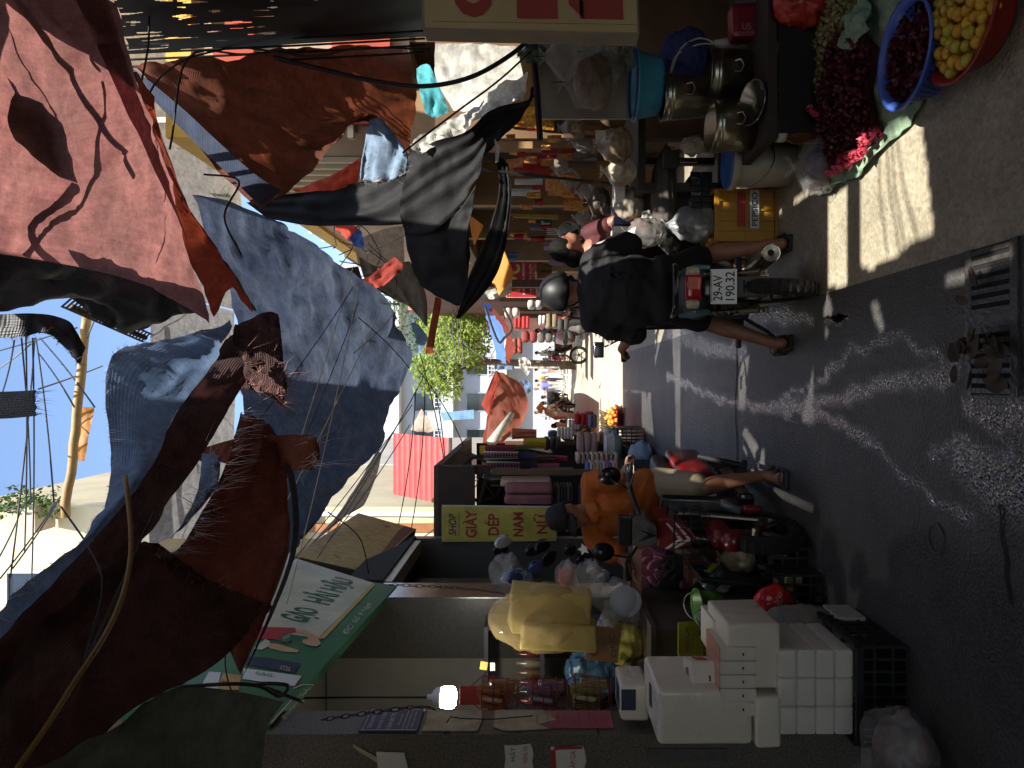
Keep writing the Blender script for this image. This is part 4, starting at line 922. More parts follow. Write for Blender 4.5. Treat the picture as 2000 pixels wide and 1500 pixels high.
for s in (-1, 1): mb.rbox((bx + s * .085, 4.5, .30), (.025, .6, .05), .01); mb.cyl((bx + s * .07, by, .285), (bx + s * .12, by, .285), .018)
mb.build('swing_arm', alu, mt)
ex = V((bx + .19, 4.06, .31)); e2 = V((bx + .17, 4.62, .26))
exo = MB().lathe([(.035, .0), (.048, 0), (.052, .01), (.05, .5), (.03, .58), (.02, .6)], ex, (e2 - ex), 22).tube([e2, e2 + V((-.03, .2, -.03)), (bx + .04, 5.1, .2)], .017).build('exhaust', alu, mt, smooth=True)
MB().lathe([(.018, 0), (.047, -.002), (.051, .0), (.05, .006), (.018, .004)], ex, e2 - ex, 22).build('end_cap', chrome, exo)
MB().cyl(ex + V((0, -.001, 0)), ex + V((0, .01, 0)), .018).build('outlet', mat('soot', (8, 8, 8), .9, var=0), exo)
mb = MB(); mb.rbox((bx, 5.0, .30), (.24, .34, .22), .05); mb.cyl((bx - .16, 4.95, .28), (bx + .16, 4.95, .28), .07, n=16)
mb.build('engine', bikegrey, mt)
mb = MB()
for s in (-1, 1): mb.cyl((bx + s * .1, 4.86, .25), (bx + s * .27, 4.84, .27), .014); mb.rbox((bx + s * .25, 4.84, .275), (.1, .05, .03), .01)
mb.build('foot_pegs', rubber, mt)
MB().tube([(bx - .12, 4.75, .25), (bx - .2, 4.7, .13), (bx - .24, 4.66, .1)], .012).build('side_stand', rubber, mt)
mb = MB(); mb.rbox((bx + .02, 5.28, .72), (.34, .08, .5), .04, rx(-.3)); mb.rbox((bx + .02, 5.36, .95), (.24, .16, .16), .05)
mb.build('leg_shield', bikeblk, mt, smooth=True)
hb = MB().tube(cr([V((bx - .36, 5.02, 1.0)), V((bx - .2, 5.1, 1.0)), V((bx + .02, 5.26, .97)), V((bx + .24, 5.1, 1.0)), V((bx + .4, 5.02, 1.0))], 16), .014).build('handlebar', bikeblk, mt, smooth=True)
for s in (-1, 1): MB().cyl((bx + .02 + s * .40, 5.02, 1.0), (bx + .02 + s * .27, 5.08, 1.0), .019).build('grip', rubber, hb)
for s in (-1, 1):
    m2 = MB().tube([(bx + .02 + s * .24, 5.1, 1.0), (bx + .02 + s * .3, 5.12, 1.12)], .007); m2.rbox((bx + .02 + s * .32, 5.12, 1.16), (.11, .02, .07), .02); m2.build('mirror', bikeblk, hb, smooth=True)

# --- the rider
rd = thing('person', (.55, 4.6, 0), 'motorbike rider from behind in black shirt and helmet, both feet down', 'person')
pel = V((.55, 4.60, .80)); ch = V((.565, 4.72, 1.12)); nk = V((.565, 4.79, 1.30)); hd = V((.57, 4.86, 1.415))
shL, shR = V((.385, 4.74, 1.235)), V((.745, 4.74, 1.235))
elL, elR = V((.30, 4.76, .97)), V((.87, 4.78, 1.0)); wrL, wrR = V((.20, 4.98, 1.02)), V((.86, 5.02, 1.02))
hipL, hipR = V((.45, 4.62, .76)), V((.66, 4.62, .76)); knL, knR = V((.375, 4.84, .50)), V((.80, 4.82, .50)); anL, anR = V((.225, 4.66, .10)), V((.845, 4.66, .10))
B = limb(pel, .13, ch, .15, nk, .065, hd - V((0, 0, .02)), .075)
B += [('e', hd, (.078, .098, .115)), ('e', hd + V((0, .05, -.06)), (.055, .06, .06)), ('c', hd + V((0, .1, -.02)), .012, hd + V((0, .115, -.035)), .014), ('e', hd + V((-.08, .0, -.03)), (.014, .022, .034)), ('e', hd + V((.08, .0, -.03)), (.014, .022, .034))]
for s_, e_, w_ in ((shL, elL, wrL), (shR, elR, wrR)): B += limb(s_, .058, e_, .045, w_, .03)
B += hand(wrL, V((-.2, .5, -.1)), V((0, .3, -1)), .18, .9, 1) + hand(wrR, V((.2, .5, -.1)), V((0, .3, -1)), .18, .9, -1)
for h_, k_, a_, s in ((hipL, knL, anL, -1), (hipR, knR, anR, 1)):
    B += limb(h_, .085, k_, .06); mid = k_.lerp(a_, .32) + V((0, -.02, 0)); B += limb(k_, .057, mid, .06, k_.lerp(a_, .75), .04, a_, .036)
    B += [('c', a_ + V((0, -.035, -.04)), .034, a_ + V((s * .015, .13, -.055)), .036), ('e', a_ + V((s * .02, .17, -.06)), (.045, .05, .022)), ('c', a_, .036, a_ + V((0, .0, -.05)), .035)]
    for q in range(5): B.append(('c', a_ + V((s * .02 + (q - 2) * .018, .19, -.062)), .011, a_ + V((s * .02 + (q - 2) * .02, .235 - .007 * abs(q - (1.5 - s * .5)), -.066)), .009))
link('body', blob(B, .011, 4), skin, rd, smooth=True)
S = limb(pel + V((0, .0, .0)), .175, pel + V((0, .04, .16)), .18, ch, .175, nk + V((0, -.02, -.07)), .10)
S += [('e', pel + V((0, .03, .17)), (.235, .15, .2)), ('e', ch + V((0, 0, -.02)), (.25, .14, .18)), ('e', pel + V((0, -.02, .0)), (.22, .16, .12))]
S += limb(shL, .085, shL.lerp(elL, .55), .088, elL, .075) + limb(shR, .085, shR.lerp(elR, .55), .088, elR, .072) + limb(shL, .085, nk + V((0, -.01, -.04)), .06, shR, .085)
me = blob(S, .014, 6, 'shirt')
for v in me.vertices: 
    q = V((v.co.x * 4, v.co.y * 4, v.co.z * 9)); v.co += v.normal * (.012 * noise.noise(q) + .008 * noise.noise(q * 2.2) + .02 * (1 - abs(noise.noise(q * .8 + V((7, 0, 0))))) ** 5)
link('shirt', me, blk, rd, smooth=True)
Sh = limb(hipL, .105, hipL.lerp(knL, .85), .088) + limb(hipR, .105, hipR.lerp(knR, .85), .088) + [('e', pel + V((0, .02, -.03)), (.2, .15, .12))]
link('shorts', blob(Sh, .014, 5, 'shorts'), shortsb, rd, smooth=True)
hm = []
for i in range(13):
    t = i / 12; a = t * 1.72; hm.append((.128 * math.sin(a) * (1 + .06 * t), .128 * math.cos(a)))
hl = MB().lathe([(.001, .129)] + hm[1:], hd + V((0, -.005, .02)), (0, -.22, 1), 30, (.88, 1.05)).build('helmet', mat('helmet_black', (20, 21, 22), .5, var=.2, coat=.0), rd, smooth=True)
hl.modifiers.new('t', 'SOLIDIFY').thickness = .012
MB().tube([hd + V((.11 * math.cos(a) * .95, .115 * math.sin(a) - .01, .0 + .02 * math.sin(a))) for a in [2 * PI * k / 28 for k in range(28)]], .006, 6, closed=True).build('helmet_rim', rubber, hl)
for s in (-1, 1): MB().tube([hd + V((s * .1, -.02, 0)), hd + V((s * .085, .01, -.07)), hd + V((s * .04, .06, -.125))], .007).build('chin_strap', rubber, hl)
MB().tube([hd + V((.088, .03, -.02)), hd + V((.098, -.02, -.05)), hd + V((.05, -.07, -.075))], .012).build('mask_strap', rubber, rd)
for a_, s in ((anL, -1), (anR, 1)):
    c = a_ + V((s * .012, .085, -.088)); q = MB().rbox(c, (.105, .30, .032), .015, rz(-s * .08))
    so = q.build('sandal', rubber, rd, smooth=True)
    st = MB()
    for y, zz in ((.13, .032), (-.05, .05)):
        st.tube([c + V((math.cos(t) * .054, y, .004 + math.sin(t) * zz)) for t in [PI * k / 8 for k in range(9)]], [.012] * 9, 6)
    st.tube([c + V((s * .054, -.05, .004)), c + V((s * .056, .04, .02)), c + V((s * .054, .13, .004))], .01)
    st.tube([c + V((-s * .054, -.05, .004)), c + V((-s * .056, .04, .02)), c + V((-s * .054, .13, .004))], .01)
    st.build('sandal_strap', rubber, so)

# --- the shopper in dark red beyond the rider
w2 = thing('person', (1.0, 5.7, 0), 'black haired shopper in dark red top holding tissue beyond the rider', 'person')
hd2 = V((1.0, 5.68, 1.365)); pe2 = V((.98, 5.72, .82))
B = limb(pe2, .13, V((.99, 5.72, 1.12)), .13, V((.99, 5.71, 1.23)), .055, hd2 - V((0, 0, .03)), .06)
B += [('e', hd2, (.092, .078, .112)), ('e', hd2 + V((.06, 0, -.055)), (.055, .055, .055)), ('c', hd2 + V((.095, 0, -.005)), .011, hd2 + V((.112, 0, -.03)), .014), ('e', hd2 + V((.0, -.078, -.02)), (.022, .013, .032)), ('c', hd2 + V((.095, -.015, -.07)), .008, hd2 + V((.095, .015, -.07)), .008), ('c', hd2 + V((.082, -.035, .022)), .009, hd2 + V((.082, .035, .022)), .009)]
B += limb(V((.84, 5.68, 1.18)), .05, V((.98, 5.5, .96)), .042, V((1.05, 5.32, .9)), .028) + hand(V((1.05, 5.32, .9)), V((.4, -.5, -.35)), V((.5, .2, -.7)), .17, .7, 1)
B += limb(V((1.12, 5.70, 1.18)), .05, V((1.2, 5.5, .95)), .042, V((1.12, 5.34, .86)), .028) + hand(V((1.12, 5.34, .86)), V((-.35, -.5, -.1)), V((-.4, .2, -.7)), .17, .7, -1)
for s in (-1, 1): B += limb(pe2 + V((s * .09, 0, 0)), .09, V((.98 + s * .09, 5.7, .46)), .058, V((.98 + s * .09, 5.74, .09)), .038) + [('c', V((.98 + s * .09, 5.74, .05)), .035, V((.98 + s * .1, 5.58, .04)), .032)]
link('body', blob(B, .011, 4), skin2, w2, smooth=True)
S = limb(pe2, .15, V((.99, 5.72, 1.08)), .15, V((.99, 5.72, 1.2)), .08) + limb(V((.84, 5.69, 1.18)), .072, V((.9, 5.6, 1.06)), .066) + limb(V((1.12, 5.70, 1.18)), .072, V((1.16, 5.6, 1.06)), .066)
link('shirt', blob(S, .014, 5, 'shirt'), mat('dark_red_shirt', (70, 16, 22), .8, var=.15), w2, smooth=True)
S = []
for s in (-1, 1): S += limb(pe2 + V((s * .08, 0, 0)), .115, V((.98 + s * .09, 5.7, .46)), .085, V((.98 + s * .09, 5.74, .12)), .07)
link('trousers', blob(S, .016, 4, 'trousers'), shortsb, w2, smooth=True)
S = [('e', hd2 + V((-.012, 0, .025)), (.1, .092, .112)), ('e', hd2 + V((-.06, 0, -.05)), (.06, .075, .08)), ('e', hd2 + V((-.1, .02, -.06)), (.05, .05, .07))]
link('hair', blob(S, .012, 4, 'hair'), hair, w2, smooth=True)
cloth('tissue', [[V((1.12, 5.22, .86)), V((1.17, 5.2, .85))], [V((1.11, 5.2, .82)), V((1.18, 5.19, .80))], [V((1.13, 5.18, .78)), V((1.17, 5.18, .79))]], T_wht, 'crumpled white tissue in the hands of the dark red shopper', cat='tissue', nu=10, nv=12, wr=.05, wl=.03)

# --- red scooter facing us
sct = thing('scooter', (-.80, 4.9, 0), 'red and white scooter facing forward with black wire basket', 'scooter')
fx, fy = -.915, 4.45
R0 = rz(-.16)   # the bike stands a little askew
def sp(x, y, z): return V((fx, fy, 0)) + R0 @ V((x, y, z))
fw = wheel(sct, sp(0, 0, .27), .27, .10, -.16)
wheel(sct, sp(0, 1.2, .27), .27, .1, -.16)
MB().rbox(sp(0, .0, .50), (.125, .34, .14), .06, R0).rbox(sp(0, -.14, .44), (.12, .12, .16), .05, R0 @ rx(.7)).build('front_mudguard', bikered, sct, smooth=True)
mb = MB()
for s in (-1, 1): mb.cyl(sp(s * .075, 0, .27), sp(s * .075, .12, .72), .02); 
mb.build('fork', alu, sct)
nose = MB()
A = [sp(-.085, -.02, .87), sp(.085, -.02, .87), sp(.10, -.05, .80), sp(.05, -.10, .69), sp(0, -.12, .655), sp(-.05, -.10, .69), sp(-.10, -.05, .80)]
nose.prism(A, R0 @ V((0, .22, 0))); nose.build('nose_cover', bikered, sct, bevel=.012)
for k in range(2):
    for s in (-1, 1):
        a = sp(s * .078, -.082 + .012 * k, .83 - .05 * k); b_ = sp(0, -.137, .76 - .05 * k)
        MB().prism([a, b_, b_ - V((0, 0, .02)), a - V((0, 0, .013))], R0 @ V((0, .018, 0))).build('stripe', wht, sct)
A = [sp(-.09, .0, 1.02), sp(.09, .0, 1.02), sp(.10, -.02, .95), sp(.05, -.07, .88), sp(-.05, -.07, .88), sp(-.10, -.02, .95)]
hlm = MB().prism(A, R0 @ V((0, .14, 0))).build('headlamp', mat('headlamp_glass', (70, 72, 72), .08, var=.3, vs=20, spec=.9), sct, bevel=.012)
MB().prism([sp(-.035, -.072, .985), sp(0, -.06, .93), sp(.035, -.072, .985), sp(.0, -.078, .885)], R0 @ V((0, .02, 0))).build('lamp_mask', bikeblk, hlm)
MB().rbox(sp(0, .02, 1.06), (.19, .03, .085), .012, R0 @ rx(-.25)).build('windscreen', bikeblk, sct)
hb = MB().tube(cr([sp(-.36, .20, .99), sp(-.24, .14, 1.02), sp(-.1, .06, .98), sp(0, .06, .96), sp(.1, .06, .98), sp(.24, .14, 1.02), sp(.36, .20, 1.02)], 24), .017, 8).build('handlebar', bikeblk, sct, smooth=True)
for s in (-1, 1):
    MB().cyl(sp(s * .40, .22, 1.005), sp(s * .26, .15, 1.02), .02).build('grip', rubber, hb)
    MB().tube([sp(s * .25, .12, 1.02), sp(s * .33, .1, 1.0), sp(s * .41, .13, 1.0)], .006).build('brake_lever', alu, hb)
for s, px, py in ((1, 1190, 929), (-1, 1177, 1078)):
    c = P(px, py, 4.6); q = MB().tube([sp(s * .22, .13, 1.02), c.lerp(sp(s * .22, .13, 1.02), .4) + V((0, 0, .03)), c], .006)
    q.lathe([(.001, .012), (.04, .01), (.056, 0), (.058, -.01), (.001, -.012)], c, (0.15 * s, 1, .15), 20, (1, 1.25)); q.build('mirror', bikeblk, hb, smooth=True)
bk = MB()
bw, bd, z0, z1, yb = .165, .11, .60, .80, -.06
for z in (z0, (z0 + z1) / 2, z1): bk.tube([sp(-bw, yb - bd, z), sp(bw, yb - bd, z), sp(bw, yb + bd, z), sp(-bw, yb + bd, z)], .004 if z < z1 else .006, 5, True)
for i in range(9):
    x = -bw + 2 * bw * i / 8; bk.tube([sp(x, yb - bd, z1), sp(x, yb - bd, z0), sp(x, yb + bd, z0), sp(x, yb + bd, z1)], .003, 4)
for i in range(4):
    y = yb - bd + 2 * bd * i / 3
    for s in (-1, 1): bk.tube([sp(s * bw, y, z0), sp(s * bw, y, z1)], .003, 4)
bk.build('basket', bikeblk, sct)
MB().rbox(sp(0, .16, .58), (.34, .06, .50), .05, R0 @ rx(-.12)).build('leg_shield', bikeblk, sct, smooth=True)
MB().rbox(sp(0, .55, .26), (.30, .6, .1), .03, R0).build('floor_board', bikeblk, sct)
MB().rbox(sp(0, .95, .66), (.27, .72, .12), .05, R0).build('seat', MATS['seat_vinyl'], sct, smooth=True)
for s in (-1, 1): MB().rbox(sp(s * .13, .95, .48), (.10, .7, .26), .05, R0).build('side_panel', bikered, sct, smooth=True)
MB().rbox(sp(.12, .1, .42), (.05, .16, .13), .02, R0 @ rz(.3) @ ry(.4)).build('side_fairing', mat('white_fairing', (96, 98, 102), .3, var=.05, coat=.4), sct, smooth=True)
MB().rbox(sp(.12, .06, .30), (.05, .18, .12), .03, R0 @ rz(.3)).build('side_fairing', bikered, sct, smooth=True)
mb = MB(); mb.cyl(sp(.14, .5, .22), sp(.30, .5, .22), .018); mb.cyl(sp(.26, .5, .2), sp(.3, .62, .5), .02); mb.build('foot_peg', rubber, sct)

# --- the man in orange
om = thing('person', (-.86, 5.1, 0), 'man in orange polo shirt and black cap seated on the red scooter', 'person')
pe = V((-.83, 5.20, .80)); cs = V((-.88, 5.08, 1.08)); nk = V((-.90, 5.03, 1.26)); hd = V((-.925, 4.98, 1.385))
shl, shr = V((-.705, 5.04, 1.215)), V((-1.085, 5.04, 1.20))     # his left is nearer the street centre
ell, wrl = V((-.64, 4.92, .99)), V((-.575, 4.68, 1.03)); elr, wrr = V((-1.2, 4.92, 1.0)), V((-1.22, 4.70, .985))
face = V((-.45, -.78, -.30)).normalized()      # looking down towards the shoe stall
Rf = face.to_track_quat('Y', 'Z').to_matrix()
def fp(x, y, z): return hd + Rf @ V((x, y, z))
B = limb(pe, .13, cs, .14, nk, .06, hd - V((0, 0, .03)), .065)
B += [('e', hd, (.08, .098, .115), Rf), ('e', fp(0, .045, -.065), (.056, .056, .055), Rf), ('c', fp(0, .095, .005), .010, fp(0, .118, -.03), .014), ('c', fp(-.018, .108, -.035), .009, fp(.018, .108, -.035), .009),
      ('c', fp(-.028, .092, -.07), .008, fp(.028, .092, -.07), .008), ('c', fp(-.026, .09, -.083), .009, fp(.026, .09, -.083), .009), ('c', fp(-.05, .085, .03), .010, fp(.05, .085, .03), .010),
      ('e', fp(-.042, .078, -.025), (.022, .016, .018), Rf), ('e', fp(.042, .078, -.025), (.022, .016, .018), Rf), ('e', fp(-.082, -.01, -.015), (.013, .024, .034), Rf), ('e', fp(.082, -.01, -.015), (.013, .024, .034), Rf), ('e', fp(0, .08, -.11), (.026, .02, .018), Rf)]
B += limb(shl, .055, ell, .044, wrl, .029) + hand(wrl, V((.45, -.45, .0)), V((0, -.2, -1)), .18, 1.1, -1)
B += limb(shr, .055, elr, .044, wrr, .029) + hand(wrr, V((-.35, -.55, -.1)), V((.2, -.2, -1)), .18, .5, 1)
hl_, kl, al = V((-.72, 5.14, .76)), V((-.70, 4.80, .50)), V((-.635, 4.88, .12))
hr_, kr, ar = V((-.96, 5.14, .76)), V((-1.06, 4.78, .60)), V((-1.03, 4.86, .34))
B += limb(hl_, .09, kl + V((0, .06, .06)), .068, kl, .058, kl.lerp(al, .3) + V((0, .03, 0)), .058, kl.lerp(al, .75), .04, al, .036) + [('c', al + V((0, .03, -.04)), .036, al + V((.0, -.13, -.06)), .036), ('e', al + V((0, -.17, -.065)), (.045, .05, .02)), ('c', al, .036, al + V((0, 0, -.05)), .034)]
B += limb(hr_, .09, kr, .06, kr.lerp(ar, .3), .055, ar, .036) + [('c', ar + V((0, .03, -.03)), .034, ar + V((-.01, -.14, -.05)), .034)]
for q in range(5): B.append(('c', al + V(((q - 2) * .019, -.19, -.066)), .011, al + V(((q - 2) * .021, -.235 + .008 * abs(q - 3), -.07)), .009))
link('body', blob(B, .010, 4), skin, om, smooth=True)
S = limb(pe + V((0, -.02, -.02)), .15, pe.lerp(cs, .5) + V((0, -.03, 0)), .165, cs, .155, nk + V((0, 0, -.07)), .085)
S += [('e', cs + V((0, 0, .02)), (.2, .13, .16)), ('e', pe + V((.06, -.1, .05)), (.15, .12, .12))] + limb(shl, .078, shl.lerp(ell, .62), .075) + limb(shr, .078, shr.lerp(elr, .62), .075) + limb(shl, .075, nk + V((0, .02, -.045)), .06, shr, .075)
me = blob(S, .013, 5, 'shirt')
for v in me.vertices:
    q = V((v.co.x * 5, v.co.y * 5, v.co.z * 10)); v.co += v.normal * (.008 * noise.noise(q) + .006 * noise.noise(q * 2.2) + .018 * (1 - abs(noise.noise(q * .8 + V((7, 0, 0))))) ** 5)
shm = mat('orange_polo', (180, 94, 34), .8, var=.12, vs=5, bump=.15, bs=60)
sh_ = link('shirt', me, shm, om, smooth=True)
cl = MB()
for s in (-1, 1):
    cl.grid([[nk + V((s * .03 * math.cos(t) * 2.3, -.075 * math.sin(t) + .01, .02 - .03 * math.sin(t))) for t in [PI * k / 10 for k in range(6)]], [nk + V((s * .03 * math.cos(t) * 3.4 , -.13 * math.sin(t) + .01, -.035 - .05 * math.sin(t))) for t in [PI * k / 10 for k in range(6)]]])
co = cl.build('collar', shm, sh_, smooth=True); co.modifiers.new('t', 'SOLIDIFY').thickness = .006
mb = MB(); mb.box(cs + V((-.01, -.165, .06)), (.028, .012, .16), rx(.25)); mb.build('placket', shm, sh_)
S = limb(hl_, .112, kl + V((0, .04, .06)), .098) + limb(hr_, .112, kr + V((0, .05, .03)), .092) + [('e', pe + V((0, 0, -.03)), (.2, .15, .11))]
link('shorts', blob(S, .014, 4, 'shorts'), mat('khaki', (158, 144, 118), .85, var=.12, vs=6, bump=.2, bs=12), om, smooth=True)
S = [('e', fp(0, -.03, .0), (.086, .085, .09), Rf), ('e', fp(0, -.05, -.03), (.076, .06, .06), Rf)]
link('hair', blob(S, .011, 3, 'hair'), hair, om, smooth=True)
cap = MB().lathe([(.001, .125), (.04, .12), (.075, .098), (.094, .06), (.1, .02), (.1, .0)], hd + V((0, 0, .02)), Rf @ V((0, -.12, 1)), 26, (.9, 1.08)).build('cap', mat('cap_black', (26, 26, 28), .8, var=.15), om, smooth=True)
cap.modifiers.new('t', 'SOLIDIFY').thickness = .005
rows = [[fp(.082 * math.sin(a) * (1 + .1 * r), .075 * math.cos(a) + .02 + .085 * r * math.cos(a) ** .6, .035 - .02 * abs(math.sin(a)) - .03 * r) for a in [-1.25 + 2.5 * k / 12 for k in range(13)]] for r in (0, .5, 1)]
MB().grid(rows).build('peak', MATS['cap_black'], cap, smooth=True).modifiers.new('t', 'SOLIDIFY').thickness = .005
c = al + V((0, -.08, -.1)); so = MB().rbox(c, (.11, .30, .04), .018).build('sandal', mat('sandal_grey', (52, 56, 54), .6, var=.2), om, smooth=True)
st = MB()
for y, zz in ((-.13, .038), (-.05, .05), (.06, .06)): st.tube([c + V((math.cos(t) * .056, y, .004 + math.sin(t) * zz)) for t in [PI * k / 8 for k in range(9)]], [.014] * 9, 6)
for s in (-1, 1): st.tube([c + V((s * .056, y, .006)) for y in (-.13, -.05, .06)], .012)
st.build('sandal_strap', MATS['sandal_grey'], so)
c = ar + V((0, -.08, -.085)); MB().rbox(c, (.105, .28, .03), .014).build('sandal', MATS['sandal_grey'], om, smooth=True)
# ================================================================ signs and goods by the granite shop
paperw = mat('paper_white', (205, 202, 192), .7, var=.08, vs=8)
def quadfn(bl, br, tr, tl):
    bl, br, tr, tl = map(V, (bl, br, tr, tl))
    return lambda s, t: (bl * (1 - s) + br * s) * (1 - t) + (tl * (1 - s) + tr * s) * t
def qtext(s_, q, s0, s1, t0, t1, m, parent, name='lettering', out=.004, slant=0, bold=0):
    n = (q(1, 0) - q(0, 0)).cross(q(0, 1) - q(0, 0)).normalized()
    cu = bpy.data.curves.new('t', 'FONT'); cu.body = s_; cu.resolution_u = 3; cu.shear = slant; cu.offset = bold
    o = bpy.data.objects.new('t', cu); COL.objects.link(o); dg = bpy.context.evaluated_depsgraph_get(); dg.update()
    me = bpy.data.meshes.new_from_object(o.evaluated_get(dg)); bpy.data.objects.remove(o)
    xs = [v.co.x for v in me.vertices]; ys = [v.co.y for v in me.vertices]; a, b, c, d = min(xs), max(xs), min(ys), max(ys)
    for v in me.vertices: v.co = q(s0 + (s1 - s0) * (v.co.x - a) / (b - a), t0 + (t1 - t0) * (v.co.y - c) / (d - c)) + n * out
    me.name = name; return link(name, me, m, parent)
def qpoly(q, pts, m, parent, name, out=.003):
    n = (q(1, 0) - q(0, 0)).cross(q(0, 1) - q(0, 0)).normalized()
    return MB().prism([q(*p) + n * (out - .0015) for p in pts], n * .0015).build(name, m, parent)

# --- the big rice shop sign
q = quadfn((-1.66, 3.56, 2.87), (-1.66, 5.97, 2.71), (-1.56, 6.05, 3.66), (-1.56, 3.56, 3.72))
sg = thing('shop_sign', q(.5, 0), 'long green and cream rice shop sign above the granite shop opening', 'shop sign')
gsg = mat('sign_green', (46, 100, 62), .5, var=.3, vs=3); crm = mat('sign_cream', (184, 176, 150), .5, var=.2, vs=4)
nn = (q(1, 0) - q(0, 0)).cross(q(0, 1) - q(0, 0)).normalized()
MB().prism([q(0, 0), q(1, 0), q(1, 1), q(0, 1)], -nn * .06).build('panel', gsg, sg)
def SP(x, y):
    t_ = .4
    for _ in range(4):
        d_ = (1.66 - .1 * t_) * F / (y - CY); p = P(x, y, d_); s_ = (p.y - 3.56) / 2.45; lo = 2.87 - .16 * s_; t_ = (p.z - lo) / (.85 + .1 * s_)
    return p
def zp(u, v): return (330 + u / 4.255, 1100 + v / 4.255)
def spoly(pts, m, name, out=.003):
    return MB().prism([SP(*zp(*p)) + nn * out for p in pts], nn * .0012).build(name, m, sg)
def stext(tl, tr, bl, br, s_, m, out=.008, **k):
    return qtext(s_, quadfn(SP(*zp(*bl)), SP(*zp(*br)), SP(*zp(*tr)), SP(*zp(*tl))), 0, 1, 0, 1, m, sg, out=out, **k)
spoly([(200, 300), (980, -60), (1690, 165), (1640, 230), (1250, 615), (1200, 622), (760, 560), (500, 520)], crm, 'cream_field')
spoly([(1690, 165), (1712, 185), (1350, 570), (1290, 632), (1230, 634), (1225, 618), (1262, 612), (1330, 545)], mat('sign_gold', (186, 150, 84), .5, var=.1), 'gold_line', .0045)
ltg = mat('sign_letter', (32, 84, 54), .5, var=.15)
stext((885, 445), (1060, 365), (1195, 530), (1310, 410), 'GẠO', ltg, bold=.03); stext((1030, 300), (1330, 105), (1395, 372), (1585, 165), 'HẢI HẬU', ltg, bold=.03)
stext((1425, 580), (1640, 325), (1492, 612), (1695, 350), 'ĐC: Số 9 Ngõ', crm); stext((925, 1290), (1055, 1155), (962, 1312), (1088, 1172), '@ https://saan.vn', crm); stext((1080, 1105), (1160, 1035), (1112, 1122), (1185, 1052), 'SaAn', crm)
spoly([(1030, 1045), (1110, 1010), (1200, 1015), (1200, 1021), (1112, 1017), (1034, 1052)], crm, 'panel_line'); spoly([(845, 1330), (1030, 1120), (1040, 1122), (853, 1338)], crm, 'panel_line')
redp = mat('print_red', (158, 44, 42), .5, var=.2); sknp = mat('print_skin', (190, 146, 106), .5, var=.15)
spoly([(600, 530), (1050, 545), (1055, 582), (945, 600), (1000, 680), (870, 640), (600, 640)], redp, 'printed_shirt', .0055)
spoly([(1050, 562), (1130, 562), (1200, 600), (1240, 640), (1262, 680), (1220, 702), (1150, 690), (1105, 668), (1112, 645), (1160, 640), (1140, 602), (1060, 582)], sknp, 'printed_arm', .007)
spoly([(820, 672), (900, 680), (1080, 732), (1068, 750), (960, 745), (830, 715)], sknp, 'printed_arm', .006)
spoly([(735, 690), (800, 640), (840, 660), (825, 700), (770, 728), (700, 722)], crm, 'printed_collar', .0065)
spoly([(915, 640), (958, 600), (1015, 600), (1012, 660), (940, 668)], gsg, 'printed_badge', .0075); stext((935, 630), (990, 600), (950, 655), (1008, 625), 'AN', crm, .01)
navy = mat('print_navy', (34, 42, 62), .5, var=.2); ochp = mat('print_ochre', (186, 144, 66), .5, var=.2)
for pts, m_ in (([(650, 780), (820, 792), (1095, 840), (1040, 922), (640, 850)], navy), ([(900, 815), (1095, 840), (1085, 858), (960, 850)], crm), ([(620, 880), (1100, 945), (1040, 1030), (610, 970)], paperw), ([(960, 935), (1105, 945), (1045, 1030), (950, 990)], ochp), ([(450, 920), (600, 940), (580, 1060), (400, 1060)], ochp), ([(330, 910), (430, 915), (400, 1060), (250, 1060)], paperw), ([(100, 930), (130, 1000), (0, 1060), (-40, 1000)], paperw)):
    spoly(pts, m_, 'printed_bag', .004 + .001 * random.random())
stext((930, 862), (1010, 880), (915, 895), (1000, 912), 'ST25', crm, .01); stext((720, 910), (860, 935), (715, 945), (850, 970), 'GẠO', ltg, .01); stext((440, 980), (490, 1000), (430, 1020), (480, 1035), 'PO', ink_ := mat('print_ink', (50, 34, 40), .6), .01)

# --- weathered box sign behind it
q = quadfn(P(720, 1120, 6.5), P(813, 1033, 8.0), P(700, 1002, 8.0), P(570, 1087, 6.5))
sg = thing('shop_sign', q(.5, 0), 'faded striped brown and yellow box sign beyond the green rice sign', 'shop sign')
nn = (q(1, 0) - q(0, 0)).cross(q(0, 1) - q(0, 0)).normalized()
MB().prism([q(0, 0), q(1, 0), q(1, 1), q(0, 1)], -nn * .2).build('case', mat('sign_case', (66, 58, 46), .6, var=.3), sg)
MB().prism([q(.01, .01) + nn * .002, q(.99, .01) + nn * .002, q(.99, .99) + nn * .002, q(.01, .99) + nn * .002], nn * .002).build('face', mat('faded_face', (206, 176, 104), .55, col2=(150, 116, 70), vs=4, stretch=(12, 12, 1.5)), sg)
mar_ = mat('faded_letter', (122, 74, 58), .6, var=.3, vs=8)
qtext('GIẦY DA', q, .12, .9, .36, .74, mar_, sg, out=.006, bold=.03)
qpoly(q, [(.02, .03), (.98, .03), (.98, .2), (.02, .2)], mar_, sg, 'lower_band', .005)

